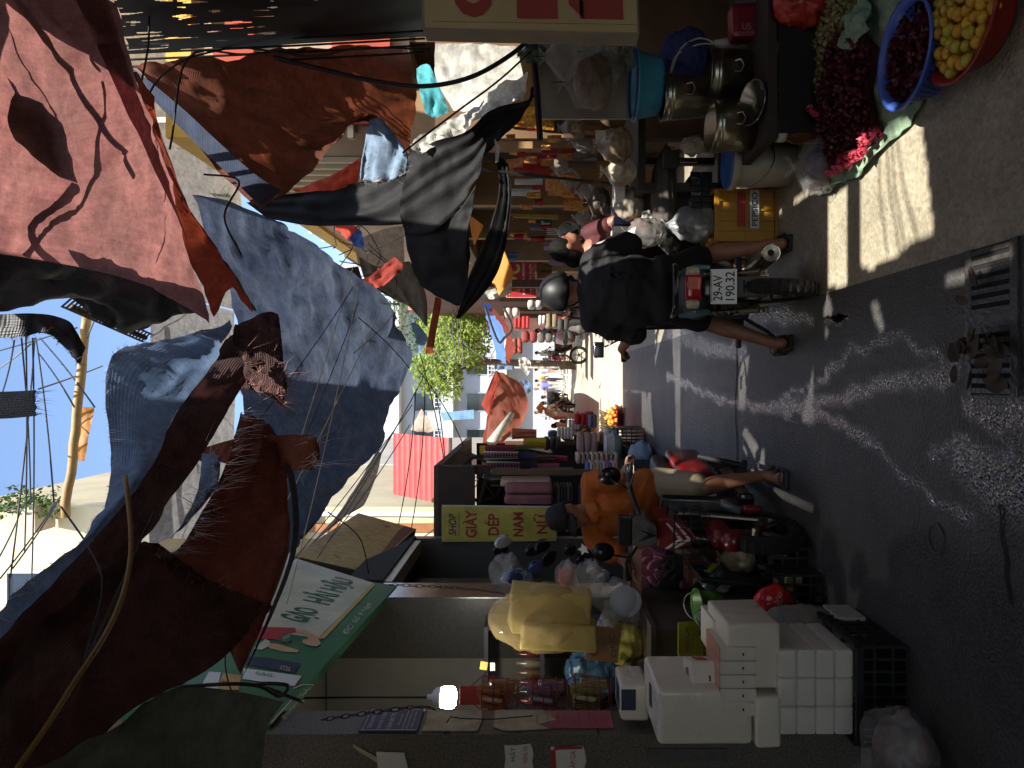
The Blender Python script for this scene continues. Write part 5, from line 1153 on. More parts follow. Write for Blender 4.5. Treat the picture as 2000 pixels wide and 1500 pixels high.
# --- yellow shoe shop sign
x0, x1, y0, y1, d = 864, 1086, 1055, 991, 7.75
q = quadfn(P(x1, y0, d), P(x1, y1, d), P(x0, y1 - 2, d), P(x0, y0 + 2, d))
sg = thing('shop_sign', q(.5, 0), 'yellow vertical shoe shop sign with dark red and purple words', 'shop sign')
MB().prism([q(-.02, -.005), q(1.02, -.005), q(1.02, 1.005), q(-.02, 1.005)], (0, .05, 0)).build('frame', mat('sign_frame', (190, 186, 172), .4, var=.1), sg)
MB().prism([q(0, .0), q(1, .0), q(1, 1), q(0, 1)], (0, -.004, 0)).build('face', mat('sign_yellow', (180, 166, 66), .45, var=.28, vs=5), sg)
prp = mat('sign_purple', (70, 44, 78), .5, var=.05); crd = mat('sign_crimson', (150, 34, 44), .5, var=.05)
qtext('SHOP', q, .16, .80, .875, .945, prp, sg, slant=.2, bold=.02, out=.006); qpoly(q, [(.14, .85), (.86, .85), (.86, .856), (.14, .856)], prp, sg, 'underline', .006)
for s_, t, a, b_ in (('GIÀY', .695, .1, .9), ('DÉP', .50, .16, .8), ('NAM', .285, .12, .85), ('NỮ', .075, .2, .8)): qtext(s_, q, a, b_, t, t + (.125 if s_ != 'NAM' else .095), crd, sg, bold=.03, out=.006)

# --- notices on the granite pillar
X = LX + .004
def pnote(name, y0, y1, z0, z1, m, lab, cat='notice', th=.004, cut=None):
    pts = cut or [(0, 0), (1, 0), (1, 1), (0, 1)]
    qq = quadfn((X, y0, z0), (X, y1, z0), (X, y1, z1), (X, y0, z1))
    o = thing(name, qq(.5, 0), lab, cat)
    MB().prism([qq(*p) for p in pts], (th, 0, 0)).build('sheet', m, o)
    return o, lambda s, t: qq(s, t) + V((th, 0, 0))
o, qq = pnote('notice_plate', 3.52, 3.755, 2.16, 2.44, mat('plate_navy', (52, 54, 84), .35, var=.15), 'navy blue enamel plate with white lettering on the granite pillar', 'notice plate', .006)
for s_, t, h_, a, b_ in (('CÔNG AN PHƯỜNG', .80, .1, .12, .9), ('KHU VỰC TỰ QUẢN', .62, .11, .1, .9), ('CẢNH BÁO TRỘM', .44, .13, .08, .92), ('MẤT CẮP TÀI SẢN', .33, .05, .25, .75), ('ĐỀ NGHỊ CÁC HỘ NÂNG CAO', .17, .05, .1, .92), ('CẢNH GIÁC TRỘM', .09, .05, .15, .85)):
    qtext(s_, qq, a, b_, t, t + h_, paperw, o, out=.002)
for t in (.26, .93): qpoly(qq, [(.05, t), (.95, t), (.95, t + .008), (.05, t + .008)], paperw, o, 'rule', .002)
for s in (.04, .95): qpoly(qq, [(s, .04), (s + .012, .04), (s + .012, .96), (s, .96)], paperw, o, 'rule', .002)
stain_p = mat('old_paper', (190, 176, 146), .85, col2=(150, 132, 100), vs=9)
pnote('paper_notice', 3.53, 3.75, 1.86, 2.14, stain_p, 'stained blank paper left of an old notice below the navy plate', cut=[(0, .05), (.5, 0), (1, .03), (.98, .5), (1, 1), (.4, .97), (0, 1)])
pnote('paper_notice', 3.53, 3.75, 1.5, 1.80, stain_p, 'torn whitish paper remnant glued above the pink price sheet', cut=[(.1, .1), (.3, .3), (.5, 0), (.8, .1), (1, .2), (1, 1), (.2, 1), (0, .8)])
o, qq = pnote('price_sheet', 3.56, 3.745, 1.22, 1.66, mat('pink_sheet', (172, 96, 108), .15, var=.12, vs=4, spec=.7), 'glossy laminated pink price sheet on the granite pillar', 'price sheet', .003)
ink = mat('print_ink', (50, 34, 40), .6)
for i, (t, w_) in enumerate(((.83, .5), (.71, .7), (.59, .5), (.52, .4), (.36, .5), (.24, .85), (.18, .6))): qtext('GẠO NẾP 35.000' if i % 2 else 'GẠO TẺ 22.000', qq, .5 - w_ / 2, .5 + w_ / 2, t, t + .028, ink, o, out=.002)
# papers on the face towards us
for i, (x0, x1, y0, y1, lab, red) in enumerate(((985, 1042, 1452, 1500, 'torn white flyer with black print on the dark pillar face', 0), (1075, 1145, 1455, 1520, 'peeling white and red flyer on the dark pillar face', 1))):
    d = 3.505; qq = quadfn(P(x1, y1, d), P(x1, y0, d), P(x0, y0 + 3, d), P(x0, y1, d)); o = thing('flyer', qq(.5, 0), lab, 'flyer')
    MB().prism([qq(*p) for p in ((0, 0), (.3, .05), (.55, 0), (.8, .04), (1, .1), (.97, .6), (1, 1), (.4, .96), (0, 1))], (0, -.003, 0)).build('sheet', paperw, o)
    f = lambda s, t: qq(s, t) + V((0, -.003, 0))
    if red:
        qpoly(f, [(.0, .82), (.9, .86), (.9, 1), (.0, .97)], redp, o, 'red_band', .002); qpoly(f, [(.9, .1), (.99, .12), (.99, .9), (.9, .9)], redp, o, 'red_band', .002); qtext('GIẢM GIÁ', f, .2, .85, .3, .5, redp, o, out=.002)
    else: qtext('MẤT', f, .3, .9, .62, .85, ink, o, out=.002); qtext('THÔNG TIN', f, .2, .9, .2, .4, redp, o, out=.002)
# loose paper strip further up, chain, pipe
MB().prism([P(735, 1468, 3.5), P(740, 1512, 3.5), P(800, 1512, 3.5), P(790, 1470, 3.5)], (0, -.004, 0)).build('paper_scrap', paperw, label='white paper scrap stuck at the foot of a pale strip on the pillar', cat='paper')
MB().prism([P(690, 1452, 3.503), P(690, 1460, 3.503), P(738, 1490, 3.503), P(738, 1480, 3.503)], (0, -.003, 0)).build('tape_strip', stain_p, label='faded tape strip running down the dark pillar face', cat='tape')
MB().prism([P(1262, 1462, 3.503), P(1262, 1486, 3.503), P(1420, 1486, 3.503), P(1420, 1462, 3.503)], (0, -.003, 0)).build('tape_strip', conc, label='pale strip of tape low on the dark pillar behind tissue packs', cat='tape')
def chain(pts, n, lab, r=.003, L=.05):
    pts = cr([V(p) for p in pts], n); mb = MB(); t = None
    for i in range(n):
        a, b_ = pts[i], pts[i + 1]; dv = (b_ - a).normalized(); s = dv.orthogonal().normalized(); s = s if i % 2 else dv.cross(s)
        c = (a + b_) / 2; l = (b_ - a).length * .62
        mb.tube([c + dv * math.cos(k * PI / 5) * l + s * math.sin(k * PI / 5) * l * .42 for k in range(10)], r, 5, True)
    return mb.build('chain', mat('iron_chain', (64, 54, 46), .5, metal=.8, var=.3), label=lab, cat='chain')
chain([P(628, 1406, 3.5), P(680, 1398, 3.5), P(740, 1390, 3.5), P(800, 1382, 3.5), P(835, 1381, 3.5), P(850, 1387, 3.5)], 19, 'rusty iron chain draped across the navy notice plate')
chain([P(760, 1142, 5.6), P(850, 1146, 5.6), P(930, 1152, 5.6), P(985, 1160, 5.6)], 24, 'thin chain hanging by the steel clad shop jamb')
MB().tube([P(1040, 1398, 3.5), P(960, 1405, 3.5), P(900, 1403, 3.5), P(880, 1400, 3.5), P(872, 1412, 3.5)], .003).build('wire_loop', rubber, label='bent wire stuck over the stained paper notice', cat='wire')

# --- tissue paper packs stacked on a black crate
tiss = mat('tissue_white', (220, 212, 192), .55, var=.06, vs=6, bump=.25, bs=10)
wrapf = mat('plastic_wrap', (222, 214, 194), .3, var=.03, vs=3, bump=.55, bs=12, spec=.7)
crateb = mat('crate_black', (22, 22, 23), .45, var=.15)
def crate(c, size, m, lab, slots=7, rows_=3, group=None, rot=0, fill=None):
    """open plastic crate with slotted sides"""
    t = thing('crate', c, lab, 'crate', group); x, y, z = c; sx, sy, sz = size; R = rz(rot)
    mb = MB()
    def bx_(cx, cy, cz, a, b_, h_): mb.box(V(c) + R @ V((cx, cy, cz)), (a, b_, h_), R)
    bx_(0, 0, .01, sx, sy, .02); bx_(0, -sy / 2, sz - .015, sx, .02, .03); bx_(0, sy / 2, sz - .015, sx, .02, .03); bx_(-sx / 2, 0, sz - .0152, .02, sy - .021, .03); bx_(sx / 2, 0, sz - .0152, .02, sy - .021, .03)
    for i in range(slots + 1):
        u = -sx / 2 + sx * i / slots
        for s in (-1, 1): bx_(u, s * sy / 2, sz / 2, .012, .014, sz - .05)
    k = max(3, int(slots * sy / sx))
    for i in range(k + 1):
        u = -sy / 2 + sy * i / k
        for s in (-1, 1): bx_(s * sx / 2, u, sz / 2, .0142, .0118, sz - .05)
    for j in range(1, rows_):
        h_ = sz * j / rows_
        for s in (-1, 1): bx_(0, s * sy / 2, h_, sx - .002, .01, .012); bx_(s * sx / 2, 0, h_, .01, sy - .002, .0122)
    mb.build('shell', m, t)
    if fill: fill(t)
    return t
ca = crate((-1.35, 3.42, 0), (.42, .52, .235), crateb, 'black slotted plastic crate under the toilet roll bale', 8, 3)
def pack(c, size, m, lab, r=.016, rot=0, cat='tissue pack', nub=None, rows_=None):
    o = MB().rbox(c, size, r, rz(rot), 3).build('tissue_pack', m, smooth=True, label=lab, cat=cat)
    me = o.data
    for v in me.vertices: v.co += V((noise.noise(v.co * 20), noise.noise(v.co * 20 + V((5, 0, 0))), noise.noise(v.co * 20 + V((0, 5, 0))))) * .006
    return o
def px_box(x0, x1, y0, y1, d, dep):
    """block whose near face fills the picture box"""
    a, b_ = P(x1, y1, d), P(x0, y0, d); return ((a.x + b_.x) / 2, d + dep / 2, (a.z + b_.z) / 2), (b_.x - a.x, dep, b_.z - a.z)
# bale of rolls: rolls showing through film
c, s = px_box(1520, 1668, 1270, 1436, 3.2, .42)
t = thing('toilet_roll_bale', (c[0], c[1], c[2] - s[2] / 2), 'large film wrapped bale of white toilet rolls on the black crate', 'toilet rolls')
for i in range(3):
    for j in range(4): MB().rbox((c[0] - s[0] / 2 + s[0] * (i + .5) / 3, c[1], c[2] - s[2] / 2 + s[2] * (j + .5) / 4), (s[0] / 3 - .002, s[1], s[2] / 4 - .002), .012, None, 3).build('roll_row', tiss, t, smooth=True)
MB().rbox(c, (s[0] + .008, s[1] + .008, s[2] + .008), .035, None, 3).build('film', clearmat('film', clear=.72, rough=.18), t, smooth=True)
for i in range(4):
    MB().lathe([(.001, 0), (.02, 0), (.022, -.001)], (c[0] + .02 + .045 * 0, c[1] - .1 + .1 * i * .8, c[2] + s[2] / 2 + .007), n=12).build('core_mark', mat('core_brown', (120, 80, 60), .8), t)
c, s = px_box(1420, 1524, 1218, 1345, 3.22, .36); pack(c, s, wrapf, 'white tissue bundle at the street side above the toilet roll bale')
c, s = px_box(1476, 1526, 1362, 1462, 3.18, .4); pack(c, s, wrapf, 'low white tissue bundle beside the pillar on the toilet roll bale')
c, s = px_box(1290, 1472, 1415, 1456, 3.16, .3)
c, s = px_box(1285, 1470, 1350, 1456, 3.2, .42); o = pack(c, s, wrapf, 'biggest white tissue pack with a small blue label on top', r=.025)
bl = mat('label_blue', (44, 54, 76), .4, var=.15)
MB().rbox((c[0] + .02, c[1] - .02, c[2] + s[2] / 2 + .004), (.10, .05, .004), .001, rz(.1)).build('label', bl, o)
c, s = px_box(1212, 1268, 1340, 1410, 3.55, .26); o = pack(c, s, wrapf, 'upright white tissue pack with dark blue window label', r=.022)
MB().rbox((c[0] + .02, c[1] - s[1] / 2 - .0, c[2] + .03), (.1, .006, .07), .002).build('label', bl, o)
MB().rbox((c[0] + .01, c[1] - .03, c[2] + s[2] / 2 + .002), (.11, .12, .004), .001).build('label', bl, o)
c, s = px_box(1293, 1347, 1335, 1366, 3.5, .2); o = pack(c, s, wrapf, 'white napkin pack printed with small red flowers', r=.02)
flr = mat('flower_red', (186, 40, 84), .5); flb = mat('flower_blue', (84, 84, 150), .5)
for i in range(7):
    p = V((c[0] - s[0] / 2 + s[0] * (.2 + .1 * i), c[1] - s[1] / 2 - .002, c[2] - .03 + .04 * math.sin(i * 2.1)))
    MB().sph(p, (.008, .003, .008), 8).build('flower', flr if i % 3 else flb, o)
boxp = mat('tissue_box', (220, 210, 192), .5, var=.08, vs=7); boxr = mat('box_red', (160, 40, 40), .5, var=.1)
c, s = px_box(1352, 1404, 1305, 1368, 3.28, .2); o = MB().rbox(c, s, .006, rz(.25)).build('tissue_box', boxp, label='single white tissue box with red print sitting askew', cat='tissue box')
R = rz(.25)
MB().rbox(V(c) + R @ V((s[0] / 2 + .001, 0, 0)), (.003, .12, .05), .001, R).build('print', boxr, o); MB().rbox(V(c) + R @ V((0, -.0, s[2] / 2 + .001)), (.07, .05, .003), .001, R).build('print', mat('print_green', (96, 74, 62), .5), o)
MB().rbox(V(c) + R @ V((.0, -s[1] / 2 - .001, -.02)), (.025, .003, .008), .001, R).build('print', ink, o)
# five boxes in pink shrink wrap
pinkb = mat('box_salmon', (206, 150, 128), .3, var=.12, vs=5, spec=.7)
for i in range(5):
    y0 = 1265 + i * 27; c, s = px_box(1407, 1478, y0, y0 + 26, 3.2, .25)
    o = MB().rbox(c, s, .005).build('tissue_box', boxp, label='tissue box standing in the salmon pink shrink wrapped row', cat='tissue box', group='tissue boxes in the shrink wrapped row')
    MB().rbox((c[0], c[1] + .001, c[2] + s[2] / 2 + .002), (s[0], s[1] - .004, .004), .001).build('top_print', pinkb, o); MB().rbox((c[0], c[1] - s[1] / 2 - .001, c[2] - .02), (.012, .003, .007), .001).build('print', ink, o)
c, s = px_box(1392, 1440, 1213, 1286, 3.42, .25); o = MB().rbox(c, s, .006).build('tissue_box', boxp, label='long white tissue box lying behind the shrink wrapped row', cat='tissue box')
MB().rbox((c[0], c[1] - s[1] / 2 - .001, c[2]), (.05, .003, .02), .001).build('print', ink, o)
c, s = px_box(1445, 1480, 1222, 1262, 3.3, .3); o = MB().rbox(c, s, .006).build('tissue_box', boxp, label='white tissue box with a maroon side beside the shrink wrapped row', cat='tissue box')
MB().rbox((c[0] - s[0] / 2 - .001, c[1], c[2]), (.003, .2, .06), .001).build('print', boxr, o)

# --- bags and baskets
def bag(name, c, r, m, lab, cat='bag', knot=True, lump=.18, nz=3.5, seed=1, n=40, tilt=None, parent=None, sag=.25, fill=None):
    """filled plastic bag: creased body drawn together at the knot"""
    vs = []; fs = []; h_ = n; R = tilt or Matrix.Identity(3); r = V(r)
    for i in range(h_ + 1):
        t = PI * i / h_
        for k in range(n):
            p = V((math.sin(t) * math.cos(2 * PI * k / n), math.sin(t) * math.sin(2 * PI * k / n), -math.cos(t)))
            f = 1 + lump * noise.noise(p * 1.7 + V((seed, 0, 0))) + lump * .6 * noise.noise(V((p.x * nz * 2.5, p.y * nz * 2.5, p.z * nz * .7 + seed)))
            f += lump * .7 * ((1 - abs(noise.noise(V((p.x * 2.6, p.y * 2.6, p.z * 1.2 + seed))))) ** 5 - .25) + lump * .3 * ((1 - abs(noise.noise(V((p.x * 7, p.y * 7, p.z * 2.5 - seed))))) ** 4 - .2)
            if p.z < 0: p.z *= 1 - sag
            if knot and p.z > .55: f *= 1 - .75 * ((p.z - .55) / .45) ** .7
            q = V((p.x * f * r.x, p.y * f * r.y, p.z * (1 + .1 * lump) * r.z)); vs.append(V(c) + R @ q)
    for i in range(h_):
        for k in range(n): fs.append((i * n + k, i * n + (k + 1) % n, (i + 1) * n + (k + 1) % n, (i + 1) * n + k))
    mb = MB().add(vs, fs)
    if knot:
        top = V(c) + R @ V((0, 0, r.z * .95)); k_ = r.x * .5
        for a in range(7):
            e = top + R @ V((math.cos(a * .9) * k_, math.sin(a * .9) * k_, k_ * (.5 + .3 * math.sin(a * 3)))); g = top + R @ V((math.cos(a * .9 + .6) * k_, math.sin(a * .9 + .6) * k_, k_ * (.55 + .3 * math.sin(a * 5))))
            mb.add([top - R @ V((0, 0, .01)), e, g], [(0, 1, 2)])
    return mb.build(name, m, parent, None if parent else (c[0], c[1], c[2] - r.z * (1 - sag)), smooth=True, label=lab, cat=None if parent else cat)
clr = clearmat('clear_bag', (200, 200, 196), .84, .1); clr2 = clearmat('cloudy_bag', (176, 174, 166), .62, .16)
yb_ = mat('sponge_yellow', (222, 198, 118), .6, var=.14, vs=5, trans=.3)
# near bag on the ground
pb = G(1790, 1440); b0 = thing('plastic_bag', (pb.x, 2.96, 0), 'clear plastic bag of mixed scraps slumped against the black crate', 'bag')
bag('inner_scraps', (-1.46, 2.95, .13), (.11, .09, .12), mat('scrap_mix', (122, 116, 112), .6, col2=(96, 56, 40), vs=9), None, parent=b0, knot=False, seed=5, lump=.3)
bag('film', (-1.46, 2.95, .15), (.155, .13, .17), clr, None, parent=b0, seed=3, lump=.22, tilt=ry(-.5))
# hanging sponge bag
b0 = thing('sponge_bag', P(1075, 1205, 4.6), 'big hanging clear bag stuffed with yellow foam sponge', 'bag')
R = ry(.06)
for x, y, a, b_, dd in ((1075, 1190, .50, .26, 4.62), (1090, 1235, .46, .14, 4.56)):
    o = MB().rbox(P(x, y, dd), (b_, .24, a), .022, R, 3).build('sponge_block', yb_, b0, smooth=True)
    for v in o.data.vertices: v.co += V((noise.noise(v.co * 7), noise.noise(v.co * 7 + V((3, 0, 0))), noise.noise(v.co * 7 + V((0, 3, 0))))) * .03
bag('film', P(1068, 1208, 4.58), (.20, .17, .36), clearmat('amber_bag', (214, 190, 130), .66, .08), None, parent=b0, seed=8, lump=.14, knot=False, nz=5)
# tub lid bag
b0 = thing('lid_bag', P(1215, 1172, 4.7), 'translucent bag holding a round white plastic lid', 'bag')
MB().lathe([(.001, 0), (.09, 0), (.1, .008), (.1, .02), (.09, .025), (.001, .02)], P(1222, 1174, 4.72), (.25, -1, .05), 26).build('lid', mat('lid_white', (196, 200, 204), .35, var=.05), b0, smooth=True)
bag('film', P(1205, 1172, 4.72), (.12, .08, .17), clr2, None, parent=b0, seed=12, lump=.2)
# cardboard label, yellow bag, blue bag, metal bowl, grey box under
o = MB().rbox(P(1178, 1258, 4.5), (.21, .006, .2), .002, ry(.12)).build('cardboard_sign', mat('cardboard', (134, 100, 66), .85, var=.15, vs=7), label='brown cardboard price card tucked under the sponge bag', cat='card')
text('60', P(1158, 1266, 4.49), (1, 0, .1), (-.1, 0, 1), .10, .06, mat('marker_ink', (70, 50, 36), .8), o, 'handwriting', .001); text('CHỤC', P(1198, 1262, 4.49), (1, 0, .1), (-.1, 0, 1), .13, .045, MATS['marker_ink'], o, 'handwriting', .001)
bag('plastic_bag', P(1225, 1260, 4.7), (.13, .11, .16), mat('bag_yellow', (196, 186, 84), .4, var=.2, vs=4, clear=.15, spec=.6), 'crumpled yellow plastic bag under the cardboard card', seed=21, lump=.25)
bag('plastic_bag', P(1165, 1310, 4.75), (.14, .11, .2), mat('bag_blue', (66, 112, 144), .35, var=.25, vs=4, clear=.4), 'thin blue plastic bag hanging behind the yellow crumpled one', seed=23, lump=.3, knot=False)
bag('plastic_bag', P(1200, 1235, 4.9), (.14, .1, .12), clr2, 'grey translucent bag above the crumpled yellow plastic bag', seed=25, lump=.3, knot=False)
MB().lathe([(.001, -.09), (.05, -.085), (.09, -.05), (.108, 0), (.112, .004), (.105, .002), (.085, -.045), (.045, -.078), (.001, -.082)], P(1240, 1318, 4.6), (.2, -.3, -1), 28).build('steel_bowl', steel, smooth=True, label='shiny steel bowl hung upside down by the blue plastic bag', cat='bowl')
MB().rbox(P(1268, 1290, 4.5), (.06, .01, .14), .002, ry(-.6)).build('price_card', conc, label='blank grey price card leaning on the steel bowl', cat='card')
# red wire baskets of small packs hanging on the pillar edge
wirer = mat('wire_red', (116, 36, 34), .4, var=.1)
for i, (x, y, col, lab) in enumerate(((975, 1355, (150, 92, 56), 'red wire basket of amber packs under the lit bulb'), (1072, 1355, (120, 92, 110), 'red wire basket of violet packs hanging in the shop'), (1155, 1352, (136, 128, 76), 'red wire basket of olive packs hanging in the shop'))):
    c = P(x, y, 4.0); t = thing('wire_basket', c - V((0, 0, .11)), lab, 'basket'); mb = MB()
    for z, k in ((-.1, .07), (-.04, .08), (.03, .088), (.09, .095)): mb.tube([c + V((k * math.cos(a), k * math.sin(a), z)) for a in [2 * PI * q_ / 18 for q_ in range(18)]], .003, 5, True)
    for q_ in range(14): a = 2 * PI * q_ / 14; mb.tube([c + V((.07 * math.cos(a), .07 * math.sin(a), -.1)), c + V((.095 * math.cos(a), .095 * math.sin(a), .09))], .002, 4)
    for s in (-1, 1): mb.tube([c + V((s * .095, 0, .09)), c + V((0, 0, .2))], .003)
    mb.build('wire_frame', wirer, t); pm = mat('packs%d' % i, col, .3, var=.3, vs=9)
    for q_ in range(7): MB().rbox(c + V((.045 * math.cos(q_ * .9), .045 * math.sin(q_ * .9), -.02 + .012 * q_)), (.055, .035, .13), .008, rz(q_) @ rx(.2 * math.sin(q_))).build('snack_pack', pm, t)
MB().rbox(P(918, 1358, 4.0), (.1, .012, .11), .003).build('red_board', redp, label='plain dark red board above the wire basket of amber packs', cat='board')
o = MB().rbox(P(945, 1300, 4.6), (.05, .004, .045), .001, ry(.15)).build('price_tag', mat('tag_orange', (206, 146, 50), .6), label='orange price tag on a stick in the shop', cat='price tag')
MB().rbox(P(962, 1302, 4.6), (.05, .004, .03), .001).build('price_tag', paperw, label='white price tag beside the orange tag', cat='price tag')
# shelf with bottles deep in the shop
t = thing('shelf', (-2.3, 5.4, .8), 'dark glass fronted shelf of small bottles inside the granite shop', 'shelf')
shx = P(1050, 1300, 5.4)
mb = MB(); mb.box((shx.x, 5.45, 1.15), (.62, .3, .03)); mb.box((shx.x, 5.45, 1.55), (.62, .3, .03)); mb.box((shx.x, 5.45, 1.95), (.62, .3, .03)); mb.box((shx.x - .3, 5.45, 1.2), (.03, .28, 1.5)); mb.box((shx.x + .3, 5.45, 1.2), (.03, .28, 1.5)); mb.build('frame', bikegrey, t)
rnd = random.Random(9)
for z in (1.165, 1.565):
    for i in range(8):
        cc = rnd.choice([(120, 96, 60), (90, 84, 96), (150, 140, 110), (70, 60, 50), (110, 50, 50)])
        MB().lathe([(.001, 0), (.028, 0), (.03, .1), (.012, .14), (.013, .17), (.001, .17)], (shx.x - .24 + i * .068, 5.36, z), n=10).build('bottle', mat('bottle%d%d%d' % cc, cc, .2, var=.1), smooth=True, label='small bottle standing on the dark shelf in the shop', cat='bottle', group='bottles on the shop shelf')
# rice counter labels and blister strips
for x, y, s_, lab in ((1345, 1248, ('NẾP CÁI',), 'yellow green rice label card standing on the counter'), (1378, 1275, ('NẾP', 'ĐEN'), 'lower yellow green card for black sticky rice')):
    c = P(x, y, 4.25); o = MB().rbox(c, (.2, .006, .13), .002, rx(.2)).build('rice_label', mat('lime_card', (186, 190, 70), .6, var=.1), label=lab, cat='label card')
    for i, u in enumerate(s_): text(u, c + V((0, -.004, .02 - .05 * i)), (1, 0, 0), (0, .2, 1), .14 if len(s_) == 1 else .09, .04, crd, o, 'lettering', .002)
for x, lab, mm in ((1160, 'grey', conc), (1145, 'red', redp)):
    pass
t = thing('blister_strip', P(1290, 1210, 4.9), 'row of grey barcode price strips edging the shop counter', 'price strip')
for i in range(11): MB().rbox(P(1190 + i * 18, 1213, 4.9), (.07, .004, .05), .002).build('strip', mat('strip_grey', (120, 128, 132), .4, var=.2), t)
t = thing('blister_strip', P(1290, 1193, 4.95), 'row of red and white sachets hung along the shop counter', 'sachets')
for i in range(7): MB().rbox(P(1262 + i * 18, 1195, 4.95), (.055, .004, .055), .002).build('sachet', redp if i % 2 else paperw, t)
MB().box((-1.72, 5.0, .45), (.5, 1.3, .9)).box((-1.72, 5.0, .91), (.56, 1.36, .03)).build('shop_counter', mat('counter', (84, 74, 60), .6, var=.2), label='low dark wooden counter of the granite shop', cat='counter')
MB().rbox(P(1330, 1135, 5.9), (.2, .5, .5), .01).build('stone_step', mat('stone_grey', (128, 124, 116), .6, var=.2, vs=4), label='grey stone plinth block at the foot of the steel jamb', cat='plinth')
# green bucket, blue cup
def pail(c, r0, r1, h_, m, lab, cat='bucket', tilt=(0, 0, 1), name='bucket', rim=None):
    t = thing(name, c, lab, cat)
    MB().lathe([(.001, 0), (r0, 0), (r0 + (r1 - r0) * .5, h_ * .5), (r1, h_), (r1 + .008, h_ + .004), (r1 + .006, h_ - .012), (r1 - .006, h_ - .004), (r0, .012), (.001, .01)], c, tilt, 28).build('shell', m, t, smooth=True)
    ax = V(tilt).normalized(); u = ax.orthogonal().normalized(); w_ = ax.cross(u); cc = V(c) + ax * h_
    MB().tube([cc + u * math.cos(a) * r1 * 1.03 + ax * math.sin(a) * r1 * .8 + w_ * .02 for a in [PI * k / 14 for k in range(15)]], .004).build('handle', steel, t)
    return t
pail(P(1408, 1180, 4.15), .065, .085, .14, mat('lime_green', (80, 140, 44), .35, var=.08), 'small lime green bucket with wire handle by the tissue boxes', tilt=(.0, -.15, 1))
pail(P(1418, 1203, 3.9), .04, .055, .12, mat('cup_blue', (46, 66, 130), .35, var=.08), 'dark blue plastic cup with handle beside the green bucket', 'cup', name='cup', tilt=(.0, -.2, 1))
# row of black trays with goods at the foot of the shoe stall
for i, (x, y, d, lab) in enumerate(((1545, 1120, 4.55, 'black slotted tray of small packs next to the scooter wheel'), (1555, 1172, 4.2, 'black slotted tray behind the red snack bag'))):
    c = G(1568 + 25 * i, y); crate((c.x, c.y + .1, 0), (.36, .5, .26), crateb, lab, 7, 3)
    rnd = random.Random(i)
    for k in range(9): MB().rbox((c.x - .12 + .03 * k, c.y + .1 + rnd.uniform(-.15, .15), .14), (.05, .05, .1), .01).build('snack_pack', mat('tea_pack', (150, 136, 84), .35, var=.3, vs=12), label='small foil pack in a black slotted tray', cat='pack', group='foil packs in the black trays')
MB().rbox(P(1425, 1125, 4.4), (.03, .35, .42), .008, ry(.1)).build('ventilated_board', crateb, label='black ventilated panel standing above the trays', cat='panel')
bag('snack_bag', P(1515, 1180, 3.95), (.1, .06, .12), mat('snack_red', (186, 26, 30), .25, var=.1, spec=.7), 'glossy red snack bag with white letters', knot=False, seed=31, lump=.15)
text('Snack', P(1520, 1180, 3.88), (1, 0, 0), (0, 0, 1), .11, .04, paperw, bpy.data.objects['snack_bag'], 'lettering', .004)
b0 = thing('net_bag', P(1570, 1215, 3.65) - V((0, 0, .2)), 'grey mesh sack standing beside the toilet roll bale', 'bag')
bag('mesh', P(1565, 1217, 3.65), (.085, .1, .24), mat('mesh_grey', (120, 114, 104), .6, var=.25, vs=30, bump=.5, bs=70), None, parent=b0, knot=True, seed=33, lump=.15, nz=6)
for i, (cc, xx) in enumerate((((170, 164, 150), 1212), ((150, 144, 132), 1223), ((40, 62, 130), 1234), ((196, 190, 176), 1242))):
    MB().rbox(P(1648, xx - 15, 3.6), (.022, .2, .13), .006).build('folded_sack', mat('sack%d' % i, cc, .6, var=.15), label=['folded cream sack in the row by the mesh sack', 'folded grey sack in the row by the mesh sack', 'folded royal blue sack in the row by the mesh sack', 'folded white sack at the end of the row by the mesh sack'][i], cat='sack')
bag('plastic_bag', P(1400, 1130, 4.6), (.08, .1, .13), clr2, 'cloudy bag of pale goods on the black panel', seed=41, lump=.25)
bag('plastic_bag', P(1445, 1090, 4.5), (.09, .08, .12), mat('bag_tan', (150, 132, 104), .4, var=.2, vs=5, spec=.6), 'tan plastic bag beside the scooter basket', seed=43, lump=.25)
MB().tube([P(1375, 1148, 4.3), P(1415, 1118, 4.3)], [.045, .045], 12).build('rolled_mat', mat('mat_teal', (48, 62, 70), .25, var=.2, spec=.7), smooth=True, label='dark plastic wrapped roll leaning by the green bucket', cat='roll')
MB().tube([P(1368, 1135, 4.4), P(1400, 1105, 4.4)], [.03, .03], 12).build('rolled_mat', mat('mat_yellow', (150, 150, 50), .3, var=.2), smooth=True, label='olive yellow wrapped roll beside the dark wrapped roll', cat='roll')

